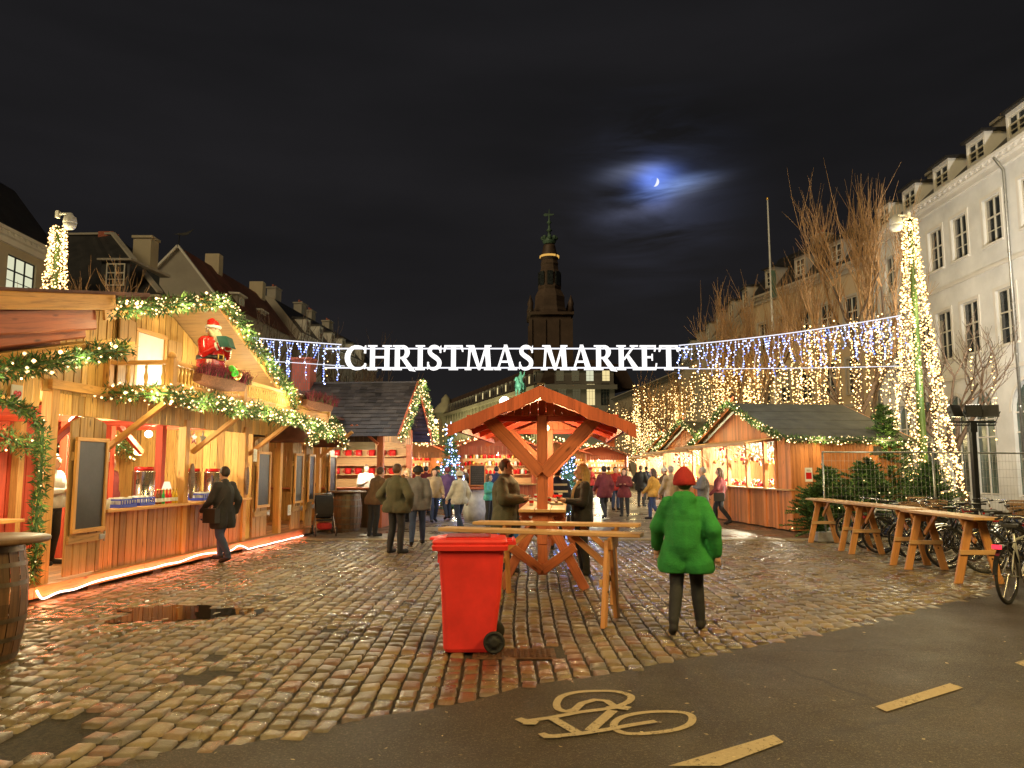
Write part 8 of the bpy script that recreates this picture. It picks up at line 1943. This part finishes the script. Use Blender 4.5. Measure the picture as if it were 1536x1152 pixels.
# ------------------------------------------------------------------ bicycles
def wheel_mesh(r=.34):
    t=MB(); t.tube([(r*math.cos(a),0,r*math.sin(a)) for a in [2*PI*i/28 for i in range(28)]],.019,6,closed=True)
    k=MB(); k.tube([((r-.03)*math.cos(a),0,(r-.03)*math.sin(a)) for a in [2*PI*i/28 for i in range(28)]],.011,5,closed=True)
    s=MB()
    for i in range(24): a=2*PI*i/24; b=a+.35*(1 if i%2 else -1); s.tube([(.022*math.cos(b),.02*(1 if i%2 else -1),.022*math.sin(b)),((r-.035)*math.cos(a),0,(r-.035)*math.sin(a))],.0016,3,cap=False,smooth=False)
    s.tube([(0,-.05,0),(0,.05,0)],.022,8)
    return t.mesh('tyre',[MAT['tyre']]),k.mesh('rim',[MAT['chrome']]),s.mesh('spokes',[MAT['chrome']])
WM=wheel_mesh()
def bike_proto(kind,label,mat):
    T=empty('bicycle',(0,0,0),0,label,'bicycle','parked bicycles'); z=.36
    def lk(name,me,par,loc=None): o=bpy.data.objects.new(name,me); COL.objects.link(o); o.parent=par; 
    for x in (-.52,.54):
        ty=bpy.data.objects.new('wheel',WM[0]); COL.objects.link(ty); ty.parent=T; ty.location=(x,0,z)
        for nm,me in (('rim',WM[1]),('spokes',WM[2])): o=bpy.data.objects.new(nm,me); COL.objects.link(o); o.parent=ty
    mb=MB(); bbk=(-.06,0,.30); st=(-.20,0,.80); hd=(.34,0,.82); hd2=(.37,0,.70)
    if kind=='step': mb.tube([hd2,(.12,0,.42),bbk],.019,8); mb.tube([hd,(.1,0,.55),(-.13,0,.55)],.015,8)
    else: mb.tube([hd,(-.18,0,.78)],.016,8); mb.tube([hd2,bbk],.019,8)
    mb.tube([bbk,(-.22,0,.86)],.017,8); mb.tube([(.325,0,.86),(.375,0,.68)],.021,8)
    for s in (-1,1):
        mb.tube([bbk,(-.52,s*.055,z)],.010,6); mb.tube([(-.19,0,.76),(-.52,s*.055,z)],.009,6); mb.tube([(.375,s*.01,.68),(.42,s*.055,.60),(.54,s*.055,z)],.012,6)
    slot=mb.mesh('frame',[MAT[mat]]); f=bpy.data.objects.new('frame',slot); COL.objects.link(f); f.parent=T; f.material_slots[0].link='OBJECT'; f.material_slots[0].material=MAT[mat]
    mb=MB(); mb.tube([(.31,0,.88),(.30,0,1.02)],.013,6); 
    for s in (-1,1): mb.tube([(.30,0,1.02),(.33,s*.10,1.05),(.24,s*.25,1.04),(.12,s*.29,1.02)],.011,6)
    h=mb.ob('handlebar',MAT['chrome'],T); mb=MB()
    for s in (-1,1): mb.tube([(.17,s*.275,1.03),(.07,s*.30,1.015)],.017,8)
    mb.ob('grips',MAT['saddle'],h)
    mb=MB(); mb.tube([(-.22,0,.86),(-.235,0,.94)],.012,6); mb.hexa([(-.36,-.09,.945),(-.06,-.02,.95),(-.06,.02,.95),(-.36,.09,.945),(-.35,-.10,.985),(-.07,-.025,.98),(-.07,.025,.98),(-.35,.10,.985)]); mb.ob('saddle',MAT['saddle'],T,bevel=.012)
    for x,a0,a1 in ((-.52,20,175),(.54,10,120)):
        mb=MB(); n=12; R_=.375
        for i in range(n):
            p,q=R(a0+(a1-a0)*i/n),R(a0+(a1-a0)*(i+1)/n)
            mb.face([(x+R_*math.cos(p),-.026,z+R_*math.sin(p)),(x+R_*math.cos(p),.026,z+R_*math.sin(p)),(x+R_*math.cos(q),.026,z+R_*math.sin(q)),(x+R_*math.cos(q),-.026,z+R_*math.sin(q))],0,None,True)
        mb.ob('mudguard',MAT['bike_black' if mat!='bike_silver' else 'bike_black'],T)
    mb=MB()
    for s in (-.05,.05): mb.tube([(-.72,s,.76),(-.30,s,.76)],.006,5)
    for k in range(4): mb.tube([(-.72+k*.12,-.06,.76),(-.72+k*.12,.06,.76)],.005,5)
    for s in (-1,1): mb.tube([(-.62,s*.06,.76),(-.52,s*.06,z)],.006,5)
    mb.ob('luggage_rack',MAT['iron'],T)
    mb=MB(); mb.lathe([(.02,-.005),(.09,-.005),(.09,.005),(.02,.005)],20,(bbk[0],-.05,bbk[2]),0,True,(0,1,0)); mb.bar((bbk[0],-.07,bbk[2]),(bbk[0]+.10,-.07,bbk[2]-.14),.012,.02); mb.bar((bbk[0],.07,bbk[2]),(bbk[0]-.10,.07,bbk[2]+.14),.012,.02); mb.box((bbk[0]+.10,-.11,bbk[2]-.14),(.09,.06,.02)); mb.box((bbk[0]-.10,.11,bbk[2]+.14),(.09,.06,.02)); mb.ob('crank',MAT['chrome'],T)
    mb=MB(); mb.bb(-.80,-.76,-.05,.05,.70,.75); mb.ob('tail_light',MAT['glass_red'],T)
    if kind=='step':
        mb=MB(); 
        for zz in (.0,.06,.12,.18,.235): mb.tube([(.50+.17*math.cos(a)*(1+.1*zz/.2),.15*math.sin(a)*(1+.1*zz/.2),.80+zz) for a in [2*PI*i/16 for i in range(16)]],.009,5,closed=True)
        for k in range(16): a=2*PI*k/16; mb.tube([(.50+.17*math.cos(a),.15*math.sin(a),.80),(.50+.187*math.cos(a),.165*math.sin(a),1.035)],.005,4)
        mb.lathe([(.001,.80),(.165,.80)],16,(.50,0,0),cap=False); mb.ob('basket',MAT['wicker'],T)
    return T
b0=bike_proto('gents','silver bicycle with a glowing red tail light at the right picture edge','bike_silver')
g=G(1512,907); b0.location=(g.x+.42,g.y+.32,0); b0.rotation_euler=(0,R(0),R(38)); b0['group']='parked bicycles'
for c in kids(b0):
    if c.name.startswith('tail_light'): c.material_slots[0].link='OBJECT'; c.material_slots[0].material=MAT['tail_red']
b1=bike_proto('step','black step through bicycle with a wicker basket by the middle trestle table','bike_black'); b1.location=(9.6,17.3,0); b1.rotation_euler=(0,0,R(150))
b2=bike_proto('gents','black bicycle under the far trestle table, wheel towards the square','bike_black'); b2.location=(8.1,17.2,0); b2.rotation_euler=(0,R(0),R(170))
r=random.Random(8)
cols={'bike_black':'black','bike_silver':'silver','bike_red':'dark red','bike_blue':'navy blue','bike_green':'dark green','bike_cream':'cream'}
rows=[(8.0,[12.6,13.15,13.75,14.3,14.85,15.4,15.95,16.5],'front row'),(9.9,[12.2,12.9,13.5,14.1,14.7,15.3,15.9,16.5],'second row'),(11.8,[12.8,13.6,14.4,15.2,16.0,16.8],'third row'),(13.7,[14.4,15.4,16.4,17.4],'back row')]
ordn=['nearest to the camera','second from the near end','third from the near end','fourth from the near end','fifth from the near end','sixth from the near end','seventh from the near end','eighth from the near end']
mk=list(cols)
for x,yl,rn in rows:
    for i,y in enumerate(yl):
        m=mk[[0,0,1,0,2,0,3,4,0,5,0,1][(i*5+int(x*3))%12]]; base=b1 if r.random()<.35 else b2
        c=copy_tree(base,cols[m]+' bicycle in the '+rn+', '+ordn[i]+(', with basket' if base is b1 else ''),(x+r.uniform(-.18,.18),y+r.uniform(-.1,.1),0),R(r.choice((0,180))+r.uniform(-16,10)))
        c.rotation_euler=(R(r.uniform(-9,9)),0,c.rotation_euler[2])
        for k in kids(c):
            if k.name.startswith('frame'): k.material_slots[0].link='OBJECT'; k.material_slots[0].material=MAT[m]
# ------------------------------------------------------------------ people
def at(px,d): return ((px-768)/F_PX*d, d)
HN=dict(vox=.014,eyes=True)
x,y=at(1024,8.15); person('person in a bulky bright green coat and red pointed hat walking on the cobbles',x,y,R(165),'walk',.66,1.9,'cloth_green','trouser_dark','peak','cloth_red',h=1.66,eyes=True,vox=.016,hood=True)
x,y=at(770,12.6); person('person in a dark olive winter coat standing at the left of the roofed table',x-.12,y,R(75),'hold',.66,2.2,'cloth_olive','jeans','short','hair_brown',h=1.84,eyes=True,vox=.016)
x,y=at(806,14.2); person('person in a bright blue coat behind the olive coated one at the roofed table',x-.55,y,R(70),'hold',.40,1.2,'cloth_blue','cloth_blue','short','hair_brown',h=1.70,eyes=True)
x,y=at(872,12.5); person('fair haired person in a beige top and dark boots right of the roofed table',x,y,R(-80),'hold',.80,1.0,'cloth_black','trouser_dark','long','hair_blond',h=1.76,eyes=True,vox=.016,scarf='cloth_beige')
x,y=at(835,16.4); person('person in a navy jacket with white reflective stripes behind the roofed table',x,y,R(170),'hold',.82,1.6,'cloth_navy','trouser_dark','beanie','cloth_navy',h=1.74,stripes=True)
x,y=at(340,14.2); person('person in a long black coat walking past the counter of the timber stall',x,y,R(-118),'walk',.62,1.0,'cloth_black','jeans','short','hair_dark',h=1.72,eyes=True,vox=.016,bag='saddle')
x,y=at(563,19.4); person('stooping grey haired person in a brown jacket at the slate roofed stall',x,y,R(140),'lean',.80,1.4,'cloth_brown','trouser_dark','short','hair_brown',h=1.74)
x,y=at(597,15.6); person('person in an olive padded jacket with a light stripe, left of the roofed table',x,y,R(150),'pockets',.80,2.0,'cloth_olive','trouser_dark','short','hair_brown',h=1.78,eyes=True,vox=.016)
x,y=at(628,17.2); person('person in a dark grey jacket walking behind the olive padded one',x,y,R(185),'walk',.78,1.5,'cloth_grey','jeans','beanie','cloth_black',h=1.74)
x,y=at(732,24.5); 
x,y=at(734,23.0); person('young person in a pale teal jacket and black tights by the pale barrel table',x,y,R(60),'hold',.86,.8,'cloth_teal','trouser_dark','long','hair_brown',h=1.52)
x,y=at(1077,23.5); person('person in a red jacket looking at the ornaments of the nearest right stall',x,y,R(-110),'walk',.80,1.0,'cloth_maroon','trouser_dark','long','hair_brown',h=1.70,bag='saddle')
x,y=at(1052,22.6); person('person in a long grey coat beside the red jacketed one at the right stall',x,y,R(-100),'hold',.5,1.1,'cloth_grey','trouser_dark','short','hair_grey',h=1.72)
# stall keepers
p=LF.w((2.0,1.25,.2)); person('stall keeper in white behind the first serving window of the timber stall',p.x,p.y,LF.a+R(0),'hold',.9,1.0,'cloth_white','trouser_dark','short','hair_brown',h=1.72,eyes=True,z=.2)
p=LF.w((3.1,1.75,.2)); person('stall keeper in beige with red bobble hat beside the big urn',p.x,p.y,LF.a+R(-15),'hold',.9,1.0,'cloth_beige','trouser_dark','bobble','cloth_red',h=1.74,z=.2)
p=LF.w((-.9,1.3,.2)); person('stall keeper in white behind the red annex counter',p.x,p.y,LF.a+R(25),'hold',.9,1.0,'cloth_white','trouser_dark','short','hair_blond',h=1.74,eyes=True,z=.2)
p=LF.w((5.1,2.3,.2)); person('stall keeper in maroon deep inside the second serving window',p.x,p.y,LF.a,'pockets',.9,1.0,'cloth_maroon','trouser_dark','short','hair_dark',h=1.72,z=.2)
p=MF.w((1.9,1.0,.02)); person('stall keeper in white inside the slate roofed stall',p.x,p.y,MF.a-R(60),'hold',.9,1.0,'cloth_white','trouser_dark','short','hair_brown',h=1.7,z=.1)
f=Fr(*RS[0][:2]); p=f.w((-2.6,1.5,.1)); person('shop keeper in a red jumper inside the nearest right stall',p.x,p.y,AR,'hold',.9,1.0,'cloth_red','trouser_dark','short','hair_grey',h=1.7,z=.1)
# the crowd further back: pixel column, distance, coat, trousers, hair, facing, pose, length, bulk, height, label
CR=[(652,24,'cloth_beige','jeans','long','hair_brown',20,'walk',.8,1.2,1.66,'walker in a beige jacket left of the blue light tree'),
(672,25.5,'cloth_purple','jeans','beanie','cloth_maroon',200,'walk',.7,1.3,1.70,'walker in a purple coat and maroon hat in front of the blue light tree'),
(640,29,'cloth_maroon','trouser_dark','short','hair_dark',160,'pockets',.8,1.2,1.74,'man in a maroon jacket behind the left walkers'),
(628,33,'cloth_red','trouser_dark','short','hair_brown',40,'hold',.8,1.2,1.72,'person in a bright red jacket far behind the left walkers'),
(657,34,'cloth_grey','trouser_dark','beanie','cloth_black',330,'walk',.7,1.2,1.76,'person in a grey coat near the low booths on the left'),
(694,31,'cloth_black','trouser_dark','short','hair_dark',180,'pockets',.7,1.3,1.78,'person in a black coat right of the blue light tree'),
(690,20.5,'cloth_white','jeans','beanie','cloth_white',220,'walk',.8,1.2,1.60,'person in a white jacket and white hat next to the pale barrel table'),
(612,24.5,'cloth_brown','trouser_dark','long','hair_blond',300,'hold',.7,1.2,1.66,'fair haired person in a brown coat at the corner of the slate roofed stall'),
(745,28,'cloth_navy','trouser_dark','short','hair_dark',170,'hold',.7,1.2,1.74,'person in navy standing at the red booth'),
(905,26,'cloth_maroon','trouser_dark','short','hair_dark',200,'walk',.7,1.3,1.74,'walker in a maroon coat right of the roofed table'),
(922,31,'cloth_red','jeans','short','hair_dark',20,'hold',.8,1.2,1.72,'person in a bright red coat in the middle of the right crowd'),
(935,27,'cloth_maroon','trouser_dark','long','hair_dark',340,'hold',.7,1.2,1.66,'long haired person in maroon in the right crowd'),
(960,34,'cloth_black','trouser_dark','short','hair_brown',150,'pockets',.7,1.3,1.78,'person in black right of the grey hatted one'),
(912,38,'cloth_mustard','trouser_dark','short','hair_dark',180,'walk',.8,1.2,1.74,'person in a mustard jacket far in the right crowd'),
(978,25,'cloth_mustard','jeans','long','hair_brown',240,'walk',.8,1.2,1.66,'person in a mustard yellow jacket beside the second right stall'),
(995,28,'cloth_brown','trouser_dark','bobble','cloth_white',250,'hold',.7,1.3,1.70,'person with a white bobble hat facing the second right stall'),
(1005,23,'cloth_beige','jeans','short','hair_grey',200,'walk',.6,1.2,1.74,'grey haired person in a beige coat behind the green coated one'),
(968,41,'cloth_navy','trouser_dark','short','hair_dark',200,'pockets',.7,1.2,1.76,'person in navy far away between the stalls on the right'),
(885,44,'cloth_red','trouser_dark','beanie','cloth_red',30,'hold',.7,1.2,1.72,'person with a red hat far away near the bright booth'),
(704,37,'cloth_teal','jeans','short','hair_brown',200,'walk',.8,1.2,1.72,'person in teal far behind the pale barrel table'),
(676,41,'cloth_mustard','trouser_dark','short','hair_dark',20,'hold',.7,1.2,1.74,'person in mustard far behind the blue light tree'),
(940,46,'cloth_beige','trouser_dark','short','hair_dark',20,'walk',.7,1.2,1.74,'person in beige farthest away in the right crowd')]
for px,d,co_,le,ha,hc,rz,po,ln,bk,h,lb_ in CR:
    x,y=at(px,d); person(lb_,x,y,R(rz),po,ln,bk,co_,le,ha,hc,h=h,group='visitors walking between the stalls',vox=.02,z=.02)
# ------------------------------------------------------------------ light
def lamp(kind,loc,power,col,r=.1,name='lamp_light',**k):
    l=bpy.data.lights.new(name,kind); l.energy=power; l.color=col
    if kind in('POINT','SPOT'): l.shadow_soft_size=r
    o=bpy.data.objects.new(name,l); COL.objects.link(o); o.location=loc
    for a,b in k.items(): setattr(l,a,b)
    return o
sun=lamp('SUN',(0,0,20),1.15,(1,.79,.44),name='city_glow'); sun.data.angle=R(25); sun.rotation_euler=V((-.50,-.62,.60)).to_track_quat('Z','Y').to_euler()
for p,e,c,r in LAMPS:
    red=c[1]<.3
    k=.45 if red else 3.4
    if not red: c=(c[0],min(1,c[1]*1.10),min(1,c[2]*1.10))
    lamp('POINT',p,e*k,c,r)
lamp('POINT',(5.6,4.2,6.5),2300,(1,.70,.22),.9,name='street_lamp_light')
for tx,ty,e in ((19.3,33,5200),(19.3,24,3000)):
    q=lamp('SPOT',(11.9,17.3,3.9),e,(1,.93,.82),.15,name='floodlight_beam'); q.data.spot_size=R(85); q.data.spot_blend=.8; q.rotation_euler=(V((tx,ty,9.5))-V((11.9,17.3,3.9))).to_track_quat('-Z','Y').to_euler()

lamp('POINT',(-3.4,1.2,6.5),620,(1,.74,.30),.9,name='street_lamp_light')
